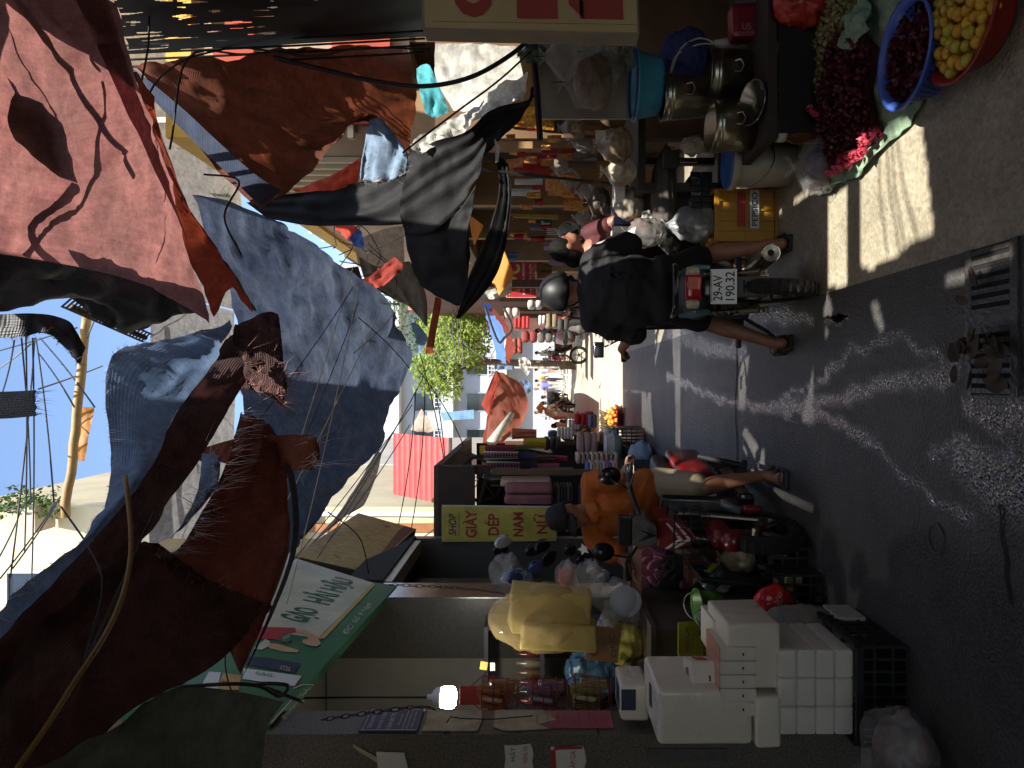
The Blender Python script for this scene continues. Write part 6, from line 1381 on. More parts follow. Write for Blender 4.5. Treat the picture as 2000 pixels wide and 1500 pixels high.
# --- shoe stall
def slipper(c, L, m, lab, R=None, strapm=None, group=None):
    R = R or Matrix.Identity(3); out = []; n = 14
    for i in range(n):
        a = 2 * PI * i / n; wd = L * (.19 - .035 * math.sin(a)); out.append(V(c) + R @ V((math.cos(a) * wd, math.sin(a) * L * .5, 0)))
    t = thing('slipper', c, lab, 'slipper', group)
    MB().prism(out, R @ V((0, 0, .022))).build('sole', m, t, bevel=.005)
    q_ = MB(); q_.grid([[V(c) + R @ V((math.cos(a) * L * .185, L * y, .02 + math.sin(a) * L * .2)) for a in [PI * k / 9 for k in range(10)]] for y in (.06, .2, .33)])
    o = q_.build('strap', strapm or m, t, smooth=True); o.modifiers.new('t', 'SOLIDIFY').thickness = .008
    return t
pinkf = mat('pink_slipper', (190, 120, 136), .8, var=.15, vs=20, bump=.3, bs=80); greyf = mat('grey_slipper', (76, 70, 72), .8, var=.2, vs=20, bump=.3, bs=80); cream_s = mat('cream_slipper', (186, 168, 140), .8, var=.15); orsl = mat('orange_sandal', (206, 74, 44), .5, var=.1); whs = mat('white_shoe', (178, 178, 182), .5, var=.12); bls = mat('black_shoe', (26, 26, 28), .45, var=.2); blus = mat('blue_shoe', (50, 66, 110), .5, var=.2)
rnd = random.Random(12)
ps = slipper(P(1300, 1125, 5.3), .22, pinkf, 'fluffy pink slipper in the slipper heap', rz(.3) @ rx(-.9), group='pink slippers in the heap'); gs = slipper(P(1290, 1140, 5.3), .22, greyf, 'dark grey fur slipper in the slipper heap', rz(-.3) @ rx(-1.0), group='grey slippers in the heap')
for i in range(20):
    x = 1272 + (i % 5) * 21 + rnd.uniform(-6, 6); y = 1072 + (i // 5) * 22 + rnd.uniform(-6, 6); o = ps if (i * 7) % 5 in (0, 2, 3) else gs
    c2 = copytree(o, P(x, y, 5.15 + rnd.uniform(0, .25)), rnd.uniform(-.9, .9))
MB().box((-1.62, 5.75, .36), (.6, 1.2, .04)).box((-1.62, 5.3, .17), (.56, .04, .34)).box((-1.62, 6.2, .17), (.56, .04, .34)).build('shoe_rack', mat('rack_brown', (116, 74, 46), .6, var=.2), label='low brown plank rack carrying the slippers', cat='rack')
MB().rbox(P(1240, 1112, 4.95), (.3, .16, .07), .004).build('shoe_box', mat('box_pink', (176, 128, 108), .8, var=.1), label='pinkish cardboard shoe box under the hand of the orange shirted man', cat='box')
MB().rbox(P(1352, 1110, 5.0), (.16, .16, .09), .004).build('shoe_box', mat('box_brown', (140, 88, 56), .8, var=.1), label='brown cardboard box beneath the slipper heap', cat='box')
bag('shoe_bag', P(1010, 1138, 6.0), (.10, .07, .17), clearmat('bag_bluewrap', (120, 150, 180), .75, .12), 'clear bag with blue sneaker hanging highest by the steel jamb', seed=51, lump=.5)
for i, (x, y, m_, lab, ry_) in enumerate(((1008, 1130, blus, 'blue sneaker inside the highest clear bag', .5), (1048, 1112, blus, 'navy shoe wrapped in clear film', .9), (1105, 1120, orsl, 'bright orange sandal in a clear wrap', -1.1), (1115, 1128, orsl, 'second orange sandal tucked under the first', -1.0), (1160, 1120, whs, 'white canvas shoe above the shoe box', 1.3), (1180, 1130, whs, 'lower white canvas shoe above the shoe box', 1.2), (1200, 1138, blus, 'small blue shoe beside the white canvas shoes', 1.3), (1100, 1150, bls, 'brown black loafer below the orange sandals', -.9),
                                        (1042, 1078, bls, 'black leather shoe under the yellow sign', .6), (1062, 1068, bls, 'black strappy shoe nearest the yellow sign', .2), (1115, 1078, bls, 'black shoe with white star tag', .9), (1150, 1085, bls, 'black boot under the mirror', 1.2), (1140, 1095, bls, 'black trainer next to white tag', .6), (985, 1060, whs, 'white heeled shoe highest in the stall', .3), (980, 1075, bls, 'black heeled shoe beside the white heel', .5), (1075, 1090, bls, 'black pump in the middle of the stall', -.4))):
    slipper(P(x, y, 5.7 + .02 * i), .25, m_, lab, ry(ry_) @ rx(-.5))
MB().prism([P(1140 + 12 * (1 if k % 2 else .5) * math.cos(k * PI / 5), 1073 + 12 * (1 if k % 2 else .5) * math.sin(k * PI / 5), 5.55) for k in range(10)], (0, .004, 0)).build('price_tag', paperw, label='white star shaped tag on the black shoes', cat='price tag')
bag('shoe_bag', P(990, 1115, 5.8), (.1, .08, .14), clr, 'empty clear bag hanging above the blue sneaker', seed=55, lump=.5, knot=False)
bag('shoe_bag', P(1155, 1130, 5.6), (.12, .07, .13), clr, 'clear film over the white canvas shoes', seed=57, lump=.5, knot=False)
bag('shoe_bag', P(1110, 1125, 5.6), (.1, .07, .1), clr, 'clear film over the orange sandals', seed=58, lump=.5, knot=False)
t = thing('shoe_shelf', (-2.1, 7.0, 0), 'dark stepped display shelves behind the hanging shoes', 'shelf')
for z in (.45, .9, 1.3, 1.7): MB().box((-2.25, 6.95, z), (.6, 1.5, .03)).build('board', MATS['rack_brown'], t)
sb = slipper((-2.1, 6.4, .93), .25, bls, 'plain dark shoe lined up on the display shelves', rz(-PI / 2), group='dark shoes on the display shelves')
for z in (.47, .92, 1.32, 1.72):
    for k in range(6): copytree(sb, (-2.1, 6.35 + k * .22, z + .01), -PI / 2 + .2 * math.sin(k * 3))
# ================================================================ the stall of buckets, fruit and flowers
# vertical lettered light box at the edge
d = 3.1; q = quadfn(P(1250, 66, d), P(1246, -60, d), P(822, -60, d), P(825, 56, d))
sg = thing('shop_sign', q(.5, 0), 'cream light box sign with large dark red stacked letters', 'shop sign')
MB().prism([q(0, 0), q(1, 0), q(1, 1), q(0, 1)], (0, .12, 0)).build('case', mat('case_grey', (130, 120, 100), .5, var=.2), sg, bevel=.006)
MB().prism([q(.02, .012), q(.98, .012), q(.98, .988), q(.02, .988)], (0, -.004, 0)).build('face', mat('sign_aged', (196, 176, 132), .5, col2=(176, 152, 96), vs=2), sg)
brd = mat('letter_brick', (158, 62, 50), .5, var=.08)
for s_, x0, x1 in (('C', 885, 965), ('F', 1010, 1090), ('Ê', 1112, 1218)):
    t1, t0 = (1250 - x0) / 426, (1250 - x1) / 426; qtext(s_, q, .19, .95, t0, t1, brd, sg, out=.008, bold=.06)
qpoly(q, [(.13, .02), (.135, .02), (.12, .95), (.115, .95)], mat('crack', (96, 80, 60), .7), sg, 'crack_line', .006)

# pale perforated board, hung bags
t = thing('perforated_board', P(1240, 150, 4.7), 'grey perforated metal board behind the hanging plastic bags', 'board')
bm_ = mat('board_grey', (172, 166, 152), .6, var=.1)
q = quadfn(P(1245, 60, 4.75), P(1240, 225, 4.75), P(1048, 235, 4.75), P(1045, 55, 4.75))
q = quadfn(P(1245, 232, 4.75), P(1245, 60, 4.75), P(1045, 60, 4.75), P(1050, 232, 4.75))
MB().prism([q(0, 0), q(1, 0), q(1, 1), q(0, 1)], (0, .02, 0)).build('sheet', bm_, t)
hol = MB()
for i in range(34):
    for j in range(38):
        p = q((i + .5) / 34, (j + .5) / 38) - V((0, .002, 0)); hol.add([p + V((a, 0, b_)) for a, b_ in ((-.0035, -.0035), (.0035, -.0035), (.0035, .0035), (-.0035, .0035))], [(0, 1, 2, 3)])
hol.build('holes', mat('hole_dark', (40, 38, 34), .9, var=0), t)['kind'] = 'stuff'
MB().tube([P(1040, 95, 4.6), P(1048, 165, 4.6), P(1055, 275, 4.6)], .02).build('steel_bar', mat('bar_dark', (52, 48, 44), .5, metal=.5, var=.2), label='dark horizontal steel bar carrying the hanging bags', cat='bar')
def hangbag(x, y, d, r, m, lab, seed, inner=None, nz=6):
    c = P(x, y, d); t = thing('hanging_bag', c - V((0, 0, r[2])), lab, 'bag')
    bag('film', c, r, m, None, parent=t, seed=seed, lump=.22, knot=True, nz=nz, sag=.1)
    if inner: bag('contents', c - V((0, 0, r[2] * .1)), (r[0] * .86, r[1] * .86, r[2] * .7), inner, None, parent=t, knot=False, seed=seed + 3, lump=.25, nz=8, sag=.1)
    MB().tube([c + V((0, 0, r[2] * .9)), c + V((0, 0, r[2] + .06))], .004).build('string', strap, t)
dryb = mat('dried_herb', (120, 98, 72), .45, var=.5, vs=22, bump=.5, bs=30); whb = mat('bag_pale', (168, 160, 144), .35, var=.15, vs=6, spec=.7, bump=.4, bs=12)
hangbag(1155, 160, 4.3, (.16, .10, .17), clr, 'shiny clear bag of dark dried herbs hanging on the board', 61, dryb)
hangbag(1110, 110, 4.35, (.12, .09, .15), clr2, 'cloudy folded bag hanging nearest the light box sign', 63)
hangbag(1200, 100, 4.4, (.14, .10, .16), clr2, 'olive tinted bag hanging just under the light box sign', 65, mat('olive_fill', (106, 100, 76), .7, var=.2))
bag('plastic_bag', P(1045, 105, 4.5), (.05, .05, .1), mat('leaf_bag', (60, 82, 56), .5, var=.3), 'dark green crumpled bag tied at the end of the steel bar', seed=67, lump=.3)
bag('plastic_bag', P(1205, 285, 4.9), (.1, .1, .14), mat('crink_tan', (160, 138, 108), .3, var=.25, vs=7, spec=.7, clear=.15), 'crinkled tan bag beneath the calendar board', seed=68, lump=.3)
bag('plastic_bag', P(1215, 335, 5.0), (.09, .09, .13), mat('crink_white', (186, 172, 150), .3, var=.2, vs=7, spec=.7, clear=.15), 'crinkled whitish bag next to the tan one', seed=69, lump=.3)
bag('plastic_bag', P(1232, 400, 5.3), (.11, .1, .12), mat('bag_stone', (150, 140, 126), .35, var=.15, spec=.6), 'long grey bag slumped on the table end', seed=70, lump=.2, knot=False)
bag('plastic_bag', P(1172, 395, 5.6), (.11, .1, .10), mat('dark_beans', (72, 62, 52), .7, var=.4, vs=30), 'bag of dark dried beans on the table', seed=71, lump=.2)
hangbag(1262, 455, 5.0, (.09, .06, .15), mat('bag_grey_clear', (112, 110, 106), .3, clear=.35, var=.2), 'grey carrier bag hanging by the hands of the dark red shopper', 72)
bag('plastic_bag', P(1360, 440, 5.0), (.1, .09, .22), mat('bag_greyw', (140, 142, 144), .3, clear=.25, var=.3, vs=6), 'grey carrier bag hanging beside the yellow crate', seed=73, lump=.3)
bag('plastic_bag', P(1355, 285, 4.5), (.05, .04, .1), mat('scrunch', (150, 134, 116), .5, var=.2), 'scrunched brown plastic bag between the pails', seed=74, lump=.4)
# calendar board, box
o = MB().rbox(P(1178, 268, 4.9), (.09, .01, .1), .002).build('packet', paperw, label='white and red printed packet on the stall', cat='packet'); MB().rbox(P(1195, 272, 4.89), (.06, .006, .06), .001).build('print', redp, o)

# table carrying it all
wdk = mat('stall_wood', (54, 44, 36), .7, var=.3)
t = thing('stall_table', P(1500, 230, 4.5), 'dark low stall table under the zinc pails', 'table')
MB().box((1.72, 4.55, .32), (.85, 1.1, .05)).build('table_top', wdk, t)
for x in (1.34, 2.1):
    for y in (4.06, 5.05): MB().box((x, y, .148), (.06, .06, .294)).build('leg', wdk, t)
MB().box((1.72, 3.98, .16), (.8, .02, .26)).build('front_cloth', mat('dark_cloth', (28, 27, 26), .9, var=.3), t)
t = thing('stall_table', (1.55, 5.6, 0), 'long dark goods table behind the white paint pail', 'table')
MB().box((1.62, 5.85, .88), (.7, 1.7, .05)).build('table_top', wdk, t)
for x in (1.3, 1.94):
    for y in (5.06, 6.64): MB().box((x, y, .4275), (.06, .06, .855)).build('leg', wdk, t)
MB().box((1.29, 5.85, .55), (.02, 1.6, .6)).build('front_cloth', MATS['dark_cloth'], t)
zinc = mat('zinc', (176, 170, 152), .34, metal=1, var=.3, vs=12, bump=.15, bs=30)
def pot(cx, cy, d, r0, r1, h_, lab, tilt=(0, 0, 1), name='zinc_pail', cat='pail', ribs=2, ztop=None):
    t = thing(name, P(cx, cy, d), lab, cat); c = P(cx, cy, d); prof = [(.001, 0), (r0, 0)]
    for k in range(ribs): z = h_ * (.78 + .07 * k); rr = r0 + (r1 - r0) * z / h_; prof += [(rr, z - .006), (rr + .004, z), (rr, z + .006)]
    prof += [(r1, h_ - .006), (r1 + .006, h_), (r1 - .003, h_ - .002), (r0 - .004, .006), (.001, .006)]
    MB().lathe(prof, c, tilt, 32).build('shell', zinc, t, smooth=True)
    ax = V(tilt).normalized(); 
    for s in (-1, 1):
        p = c + ax * h_ * .6 + V((s * (r1 - .012) * .3, -(r0 + r1) / 2 * .98, 0))
    mb = MB(); p = c + ax * h_ * .5 + V((0, -(r0 + r1) / 2, 0)); mb.tube([p + V((-.03, 0, 0)), p + V((-.035, -.012, -.03)), p + V((0, -.016, -.045)), p + V((.035, -.012, -.03)), p + V((.03, 0, 0))], .005); mb.build('handle', zinc, t)
    return t
pot(1374, 190, 4.35, .115, .135, .245, 'upright zinc pail standing on the stacked pots')
pot(1467, 150, 4.4, .15, .16, .27, 'widest zinc pot with a wire handle on the stall table', name='zinc_pot', cat='pot')
pot(1467, 248, 4.3, .135, .145, .24, 'zinc pot nearest the white paint pail', name='zinc_pot', cat='pot')
MB().lathe([(.001, -.05), (.07, -.05), (.12, 0), (.126, .002), (.118, 0), (.068, -.044), (.001, -.044)], P(1468, 200, 4.12), (-.0, -.35, 1), 28).build('zinc_basin', mat('zinc_bright', (190, 188, 180), .22, metal=1, var=.1), smooth=True, label='bright shallow zinc basin tilted in front of the pots', cat='basin')
t = thing('plastic_basin', P(1290, 165, 4.4), 'light blue plastic basin balanced on the upright zinc pail', 'basin')
MB().lathe([(.001, 0), (.15, 0), (.165, .02), (.19, .14), (.205, .145), (.207, .155), (.188, .152), (.16, .025), (.001, .012)], P(1290, 168, 4.4), (0, 0, 1), 40).build('shell', mat('basin_blue', (70, 150, 178), .35, var=.06), t, smooth=True)
MB().lathe([(.19, .155), (.2, .16), (.201, .172), (.188, .168)], P(1290, 166, 4.4), (0, 0, 1), 40).build('second_rim', mat('rim_navy', (60, 76, 120), .35, var=.06), t, smooth=True)
# blue net, red case, white rolled sheet
bag('net_bag', P(1345, 105, 4.5), (.15, .1, .17), mat('net_blue', (44, 48, 96), .7, var=.35, vs=40, bump=.5, bs=60), 'dark blue net bag with white trim behind the pails', seed=81, lump=.2, knot=False)
MB().tube(cr([P(1310, 145, 4.4), P(1330, 95, 4.4), P(1365, 75, 4.4), P(1395, 85, 4.4), P(1360, 88, 4.4), P(1320, 110, 4.4), P(1308, 150, 4.4)], 24), .006).build('cord', whb, label='white trim cord looped round the dark blue net bag', cat='cord')
MB().tube([P(1395, 85, 4.4), P(1440, 82, 4.4), P(1510, 82, 4.4)], [.02, .035, .04], 12).build('rolled_sheet', whb, smooth=True, label='pale rolled sheet beside the dark red case', cat='roll')
o = MB().rbox(P(1485, 45, 4.3), (.2, .12, .36), .03, ry(-.05)).build('plastic_case', mat('case_red', (120, 26, 36), .4, var=.1), label='dark red plastic case in the shadow below the light box sign', cat='case')
text('U5', P(1458, 52, 4.22), (0, 0, -1), (1, 0, 0), .05, .035, whb, o, 'lettering', .003)
for x, y, d, s, mm, lab in ((1310, 312, 4.8, (.1, .08, .1), dark, 'dark tray box under the goods'), (1318, 282, 4.6, (.02, .01, .08), mat('tag_tan', (176, 140, 110), .7), 'tan tag on the side of the dark tray box'), (1345, 315, 4.7, (.03, .03, .11), steel, 'small shiny film roll lying among the goods')):
    MB().rbox(P(x, y, d), s, .004).build('small_box', mm, label=lab, cat='box')
# white paint pail on the floor, yellow drinks crate
c = G(1545, 322); t = thing('paint_pail', c, 'white paint pail with a blue lid and a bowed handle', 'pail')
MB().lathe([(.001, 0), (.125, 0), (.13, .01), (.15, .38), (.001, .38)], c, n=36).build('shell', mat('pail_white', (176, 166, 142), .45, var=.12, vs=4), t, smooth=True)
MB().lathe([(.153, .35), (.158, .352), (.158, .385), (.15, .395)], c, n=36).build('rim', MATS['pail_white'], t, smooth=True)
MB().lathe([(.152, .384), (.15, .402), (.142, .408), (.13, .400), (.001, .400)], c, n=36).build('lid', mat('lid_blue', (50, 92, 150), .4, var=.1), t, smooth=True)
MB().tube([c + V((math.cos(a) * .155, -.04 - math.sin(a) * .14, .33 - math.sin(a) * .17)) for a in [PI * k / 14 for k in range(15)]], .004).build('handle', steel, t)
c = G(1520, 420); t = crate((c.x, c.y + .2, 0), (.33, .4, .42), mat('crate_yellow', (176, 126, 34), .45, var=.1), 'yellow drinks crate with a white lettered band', 5, 2)
MB().box((c.x, c.y + .2, .21), (.318, .388, .37)).build('panel', MATS['crate_yellow'], t)
o = MB().rbox((c.x + .035, c.y - .012, .16), (.25, .006, .06), .001).build('band', paperw, t)
text('PEPSICO', (c.x + .035, c.y - .016, .16), (1, 0, 0), (0, 0, 1), .22, .038, mat('print_blue', (44, 40, 60), .5), o, 'lettering', .002, .02)
MB().rbox((c.x + .035, c.y - .012, .245), (.22, .005, .05), .001).build('red_band', redp, t)
# black stacked baskets on a stool, table things
t = thing('basket_stack', P(1390, 375, 5.0), 'stack of black slotted baskets on the yellow drinks crate', 'baskets')
for k in range(2):
    mb = MB(); z = P(1390, 375, 5.0).z + .075 * k; X0, X1 = P(0, 415, 5.0).x, P(0, 338, 5.0).x
    for i in range(8): mb.box((X0 + (X1 - X0) * i / 7, 5.0, z + .035), (.012, .02, .065))
    mb.box(((X0 + X1) / 2, 5.002, z + .002), (X1 - X0, .02, .008)); mb.box(((X0 + X1) / 2, 5.12, z + .03), (X1 - X0, .2, .06)); mb.build('basket', crateb, t)
MB().rbox(P(1208, 380, 5.3), (.16, .2, .07), .005).build('foam_box', wht, label='white foam box on the goods table', cat='box')
for k, (y, cc, lab) in enumerate(((412, (70, 84, 130), 'indigo wrapped book block on the goods table'), (438, (56, 66, 120), 'deep blue album standing on the goods table'), (455, (200, 198, 190), 'white album leaning beside the deep blue one'))):
    MB().rbox(P(1215, y, 5.5), (.05, .25, .15), .004).build('album', mat('album%d' % k, cc, .35, var=.15), label=lab, cat='album')
rnd = random.Random(5)
for k in range(10):
    cc = rnd.choice([(150, 60, 50), (170, 130, 110), (190, 180, 170), (120, 90, 80)]); MB().rbox(P(1165 + rnd.uniform(-12, 18), 425 + 5 * k, 5.9), (.02, .2, .16), .003).build('book', mat('bk%d%d%d' % cc, cc, .5, var=.2), label='thin pinkish booklet standing in the row on the goods table', cat='booklet', group='booklets on the goods table')
cloth('bubble_wrap', [[P(1170, 470, 5.55), P(1200, 462, 5.5), P(1245, 450, 5.45)], [P(1160, 480, 5.5), P(1195, 470, 5.45), P(1240, 458, 5.4)]], T_wht, 'shining white plastic sheet edge over the booklets', cat='plastic sheet', nu=16, nv=6, wr=.03, wl=.1)
for x, y, d, r in ((1300, 380, 5.1, (.3, .1, .1)), (1310, 440, 5.2, (.2, .1, .12))):
    bag('sack', P(x, y, d), r, mat('sack_dark', (70, 64, 58), .8, var=.3, vs=5), 'dark cloth sack on the shelf behind the white paint pail' if y == 380 else 'dark cloth sack behind the yellow drinks crate', seed=int(x), lump=.15, knot=False)
# spring scale
c = P(1540, 206, 4.1); t = thing('spring_scale', G(1600, 206), 'round faced spring scale with cream dial and green centre', 'scale')
MB().lathe([(.001, -.03), (.1, -.03), (.104, 0), (.1, .01), (.001, .01)], c, (0, -1, .12), 36).build('dial', mat('dial_cream', (206, 190, 140), .4, var=.08), t)
MB().lathe([(.001, .012), (.034, .012), (.034, .014), (.001, .016)], c, (0, -1, .12), 24).build('centre', mat('dial_green', (50, 84, 44), .4), t)
MB().rbox(c + V((0, -.018, .01)), (.012, .004, .09), .001, ry(.5)).build('needle', redp, t)
nn_ = V((0, -1, .12)).normalized(); up_ = V((0, .12, 1)).normalized()
mb = MB()
for i in range(20):
    a = 2 * PI * i / 20; p = c + nn_ * .013 + V((1, 0, 0)) * math.sin(a) * .085 + up_ * math.cos(a) * .085; mb.box(p, (.004, .002, .012), ry(a))
mb.build('scale_marks', ink, t)
for s_, a in (('0', 0), ('1', 72), ('2', 144), ('3', 216), ('4', 288)): text(s_, c + V((math.sin(math.radians(a)) * .066, 0, 0)) + up_ * math.cos(math.radians(a)) * .066, (1, 0, 0), up_, .012, .018, ink, t, 'dial_digit', .0135)
MB().rbox((c.x, c.y + .1, .12), (.18, .18, .22), .03).box((c.x, c.y + .1, .26), (.05, .05, .08)).build('case', mat('scale_case', (44, 60, 52), .5, var=.1), t)
# honey jar
c = G(1618, 253); t = thing('jar', c, 'glass jar of amber preserved fruit with a white lid', 'jar')
MB().lathe([(.001, 0), (.072, 0), (.076, .02), (.076, .19), (.06, .215), (.058, .24)], c, n=32).build('glass', mat('amber_glass', (120, 70, 24), .06, col2=(84, 40, 14), vs=18, spec=.8, coat=.6, clear=.12), t, smooth=True)
rnd = random.Random(2)
mb = MB()
for i in range(60): a = rnd.uniform(0, 6.28); r = .06 * rnd.random() ** .5; mb.sph(c + V((r * math.cos(a), r * math.sin(a), rnd.uniform(.02, .18))), .014, 8)
mb.build('preserved_fruit', mat('amber_fruit', (150, 86, 30), .4, var=.3), t, smooth=True)['kind'] = 'stuff'
MB().lathe([(.001, .285), (.062, .283), (.068, .275), (.068, .24), (.06, .238)], c, n=32).build('lid', mat('jar_lid', (206, 200, 186), .4, var=.05), t, smooth=True)
# bag of dark berries
c = G(1650, 318); b0 = thing('berry_bag', c, 'knotted clear bag full of dark purple berries', 'bag')
bag('berries', (c.x, c.y + .08, .08), (.115, .1, .1), mat('berry_dark', (58, 42, 52), .25, var=.3, vs=25, bump=.6, bs=40, spec=.7), None, parent=b0, knot=False, seed=91, lump=.14)
bag('film', (c.x, c.y + .08, .10), (.135, .12, .145), clr, None, parent=b0, seed=92, lump=.2, nz=7)

# cloth on the ground with roselle flowers and buds
T_gcl = weave('cloth_sage', (150, 178, 146), .1, (120, 140, 116), rough=.7)
def GZ(x, y, z): p = G(x, y); return V((p.x, p.y, z))
cloth('ground_cloth', [[GZ(1560, -60, .02), GZ(1580, 60, .02), GZ(1585, 160, .02), GZ(1610, 260, .02), GZ(1608, 330, .03), GZ(1605, 385, .02)],
                       [GZ(1640, -60, .03), GZ(1650, 80, .03), GZ(1650, 180, .03), GZ(1660, 260, .03), GZ(1650, 320, .04), GZ(1628, 375, .03)],
                       [GZ(1740, -60, .03), GZ(1745, 60, .03), GZ(1740, 150, .03), GZ(1730, 230, .03), GZ(1680, 310, .05), GZ(1650, 360, .05)],
                       [GZ(1810, -60, .02), GZ(1820, 80, .02), GZ(1815, 180, .02), GZ(1790, 240, .025), GZ(1735, 290, .035), GZ(1690, 345, .03)]], T_gcl, 'sage green cloth spread on the ground under the red flowers', cat='cloth', nu=50, nv=26, wr=.035, wl=.12, thick=.003)
cloth('ground_cloth', [[GZ(1700, 20, .12), GZ(1720, -20, .1)], [GZ(1690, 70, .13), GZ(1740, 30, .12)], [GZ(1700, 100, .09), GZ(1735, 60, .1)]], T_gcl, 'bunched end of sage cloth between buds and blue colander', cat='cloth', nu=16, nv=16, wr=.06, wl=.08, thick=.003)
redfl = mat('roselle_red', (88, 18, 34), .45, var=.45, vs=30, trans=.15); redf2 = mat('roselle_sunlit', (206, 78, 98), .5, var=.3, vs=30, trans=.2)  # brighter second red has sunlight in its colour, for the sunlit flowers
budm = mat('bud_olive', (126, 116, 74), .6, var=.3, vs=20)
def flower_mesh(name, L=.03):
    mb = MB(); rnd = random.Random(5)
    for k in range(6):
        a = 2 * PI * k / 6; e = V((math.cos(a), math.sin(a), 0)); s = V((-e.y, e.x, 0)); up = V((0, 0, 1))
        b0 = e * L * .25; m1 = e * L * .52 + up * L * .5; t1 = e * L * (.3 + .25 * (k % 2)) + up * L * 1.15
        mb.add([b0 - s * L * .22, b0 + s * L * .22, m1 + s * L * .3, m1 - s * L * .3, t1], [(0, 1, 2, 3), (3, 2, 4)])
    mb.sph((0, 0, L * .25), (L * .38, L * .38, L * .35), 8)
    return mb.mesh(name)
fm, fm2 = flower_mesh('flower'), flower_mesh('flower'); fm.materials.append(redfl); fm2.materials.append(redf2)
bmb = MB().sph((0, 0, 0), (.011, .011, .013), 8)
for k in range(5): a = k * 1.26; bmb.add([(math.cos(a) * .009, math.sin(a) * .009, .006), (math.cos(a + .6) * .009, math.sin(a + .6) * .009, .006), (math.cos(a + .3) * .013, math.sin(a + .3) * .013, .02)], [(0, 1, 2)])
bmesh_ = bmb.mesh('bud'); bmesh_.materials.append(budm); bmesh_.shade_smooth()
rnd = random.Random(8)
def scatter(name, me, poly, n, zf, lab, cat, grp, sc_=(.8, 1.25), tilt=1.1):
    P_ = [GZ(x, y, 0) for x, y in poly]; xs = [p.x for p in P_]; ys = [p.y for p in P_]; k = 0; out = []
    while k < n:
        p = V((rnd.uniform(min(xs), max(xs)), rnd.uniform(min(ys), max(ys)), 0))
        if not inside(p, P_): continue
        o = bpy.data.objects.new(name, me); COL.objects.link(o); p.z = zf(p); o.location = p
        o.rotation_euler = (rnd.uniform(-tilt, tilt), rnd.uniform(-tilt, tilt), rnd.uniform(0, 6.28)); o.scale = (rnd.uniform(*sc_),) * 3
        tag(o, lab, cat, grp); out.append(o); k += 1
    return out
# the heap itself, under the flowers that show
hp = MB(); c = GZ(1670, 200, 0); rows = []
for j in range(9):
    r = j / 8; rows.append([c + V((math.cos(a) * r * .36 * (1 + .1 * math.sin(3 * a)), math.sin(a) * r * .44, .035 + .055 * (1 - r * r))) for a in [2 * PI * k / 30 for k in range(31)]])
def heap(p, c=c): return .05 + .055 * max(0, 1 - ((p.x - c.x) / .4) ** 2 - ((p.y - c.y) / .5) ** 2) + rnd.uniform(0, .012)
redpoly = [(1640, 60), (1690, 40), (1738, 95), (1726, 150), (1722, 190), (1735, 235), (1742, 262), (1715, 292), (1690, 310), (1660, 328), (1648, 305), (1640, 260), (1640, 180), (1645, 130)]
mbh = MB(); rp = [GZ(x, y, .045) for x, y in redpoly]; mbh.prism(rp, (0, 0, .025))
def strew(mb, me, poly, n, zf, k=1):
    Q = [GZ(x, y, 0) for x, y in poly]; xs = [p.x for p in Q]; ys = [p.y for p in Q]; i = 0
    while i < n:
        p = V((rnd.uniform(min(xs), max(xs)), rnd.uniform(min(ys), max(ys)), 0))
        if not inside(p, Q): continue
        p.z = zf(p); R = Euler((rnd.uniform(-1.2, 1.2), rnd.uniform(-1.2, 1.2), rnd.uniform(0, 6.28))).to_matrix(); i += 1
        mb.add([p + R @ (v.co * k) for v in me.vertices], [list(f.vertices) for f in me.polygons])
strew(mbh, fm, redpoly, 420, lambda p: heap(p) - .016); mbh.build('flower_heap', redfl, label='deep mass of dark red roselle flowers in the heap', cat='flowers', kind='stuff')
scatter('roselle_flower', fm, redpoly, 150, heap, 'dark red roselle flower in the heap on the sage cloth', 'flower', 'roselle flowers heaped on the cloth', (.8, 1.2))
scatter('roselle_flower', fm2, [(1652, 325), (1690, 310), (1738, 260), (1742, 285), (1700, 318), (1668, 336), (1650, 335)], 50, lambda p: .07 + rnd.uniform(0, .03), 'roselle flower in a brighter sunlit red along the sunny rim of the cloth', 'flower', 'roselle flowers at the sunny rim', (.7, 1.1))
scatter('roselle_flower', fm2, [(1632, 205), (1648, 205), (1648, 230), (1634, 228)], 5, lambda p: .12 + rnd.uniform(0, .02), 'roselle flower in a brighter sunlit red among the olive buds', 'flower', 'sunlit flowers among the buds', (.8, 1.1))
budpoly = [(1606, 60), (1625, 15), (1660, -40), (1700, -40), (1690, 40), (1665, 60), (1645, 110), (1644, 200), (1640, 210), (1622, 180), (1608, 110)]
mbh = MB(); mbh.prism([GZ(x, y, .04) for x, y in budpoly], (0, 0, .025)); strew(mbh, bmesh_, budpoly, 420, lambda p: .068 + rnd.uniform(0, .02), 1.1); mbh.build('bud_heap', budm, label='mass of olive roselle buds beside the red flowers', cat='buds', kind='stuff')
scatter('roselle_bud', bmesh_, budpoly, 280, lambda p: .085 + rnd.uniform(0, .025), 'olive green roselle bud in the heap beside the red flowers', 'bud', 'olive buds heaped on the cloth', (.8, 1.4), 3)
scatter('roselle_bud', bmesh_, [(1640, 215), (1655, 225), (1662, 290), (1655, 310), (1640, 300), (1618, 240), (1618, 215)], 24, lambda p: .06 + rnd.uniform(0, .03), 'olive green roselle bud scattered along the edge of the red flowers', 'bud', 'scattered olive buds', (.9, 1.4), 3)
# red bag at the edge
bag('plastic_bag', G(1610, 20) + V((-.05, -.2, .18)), (.12, .12, .16), mat('bag_red', (206, 66, 46), .4, var=.2, trans=.3, spec=.6), 'orange red plastic bag drooping over the olive buds', seed=97, lump=.3, knot=False, nz=6)
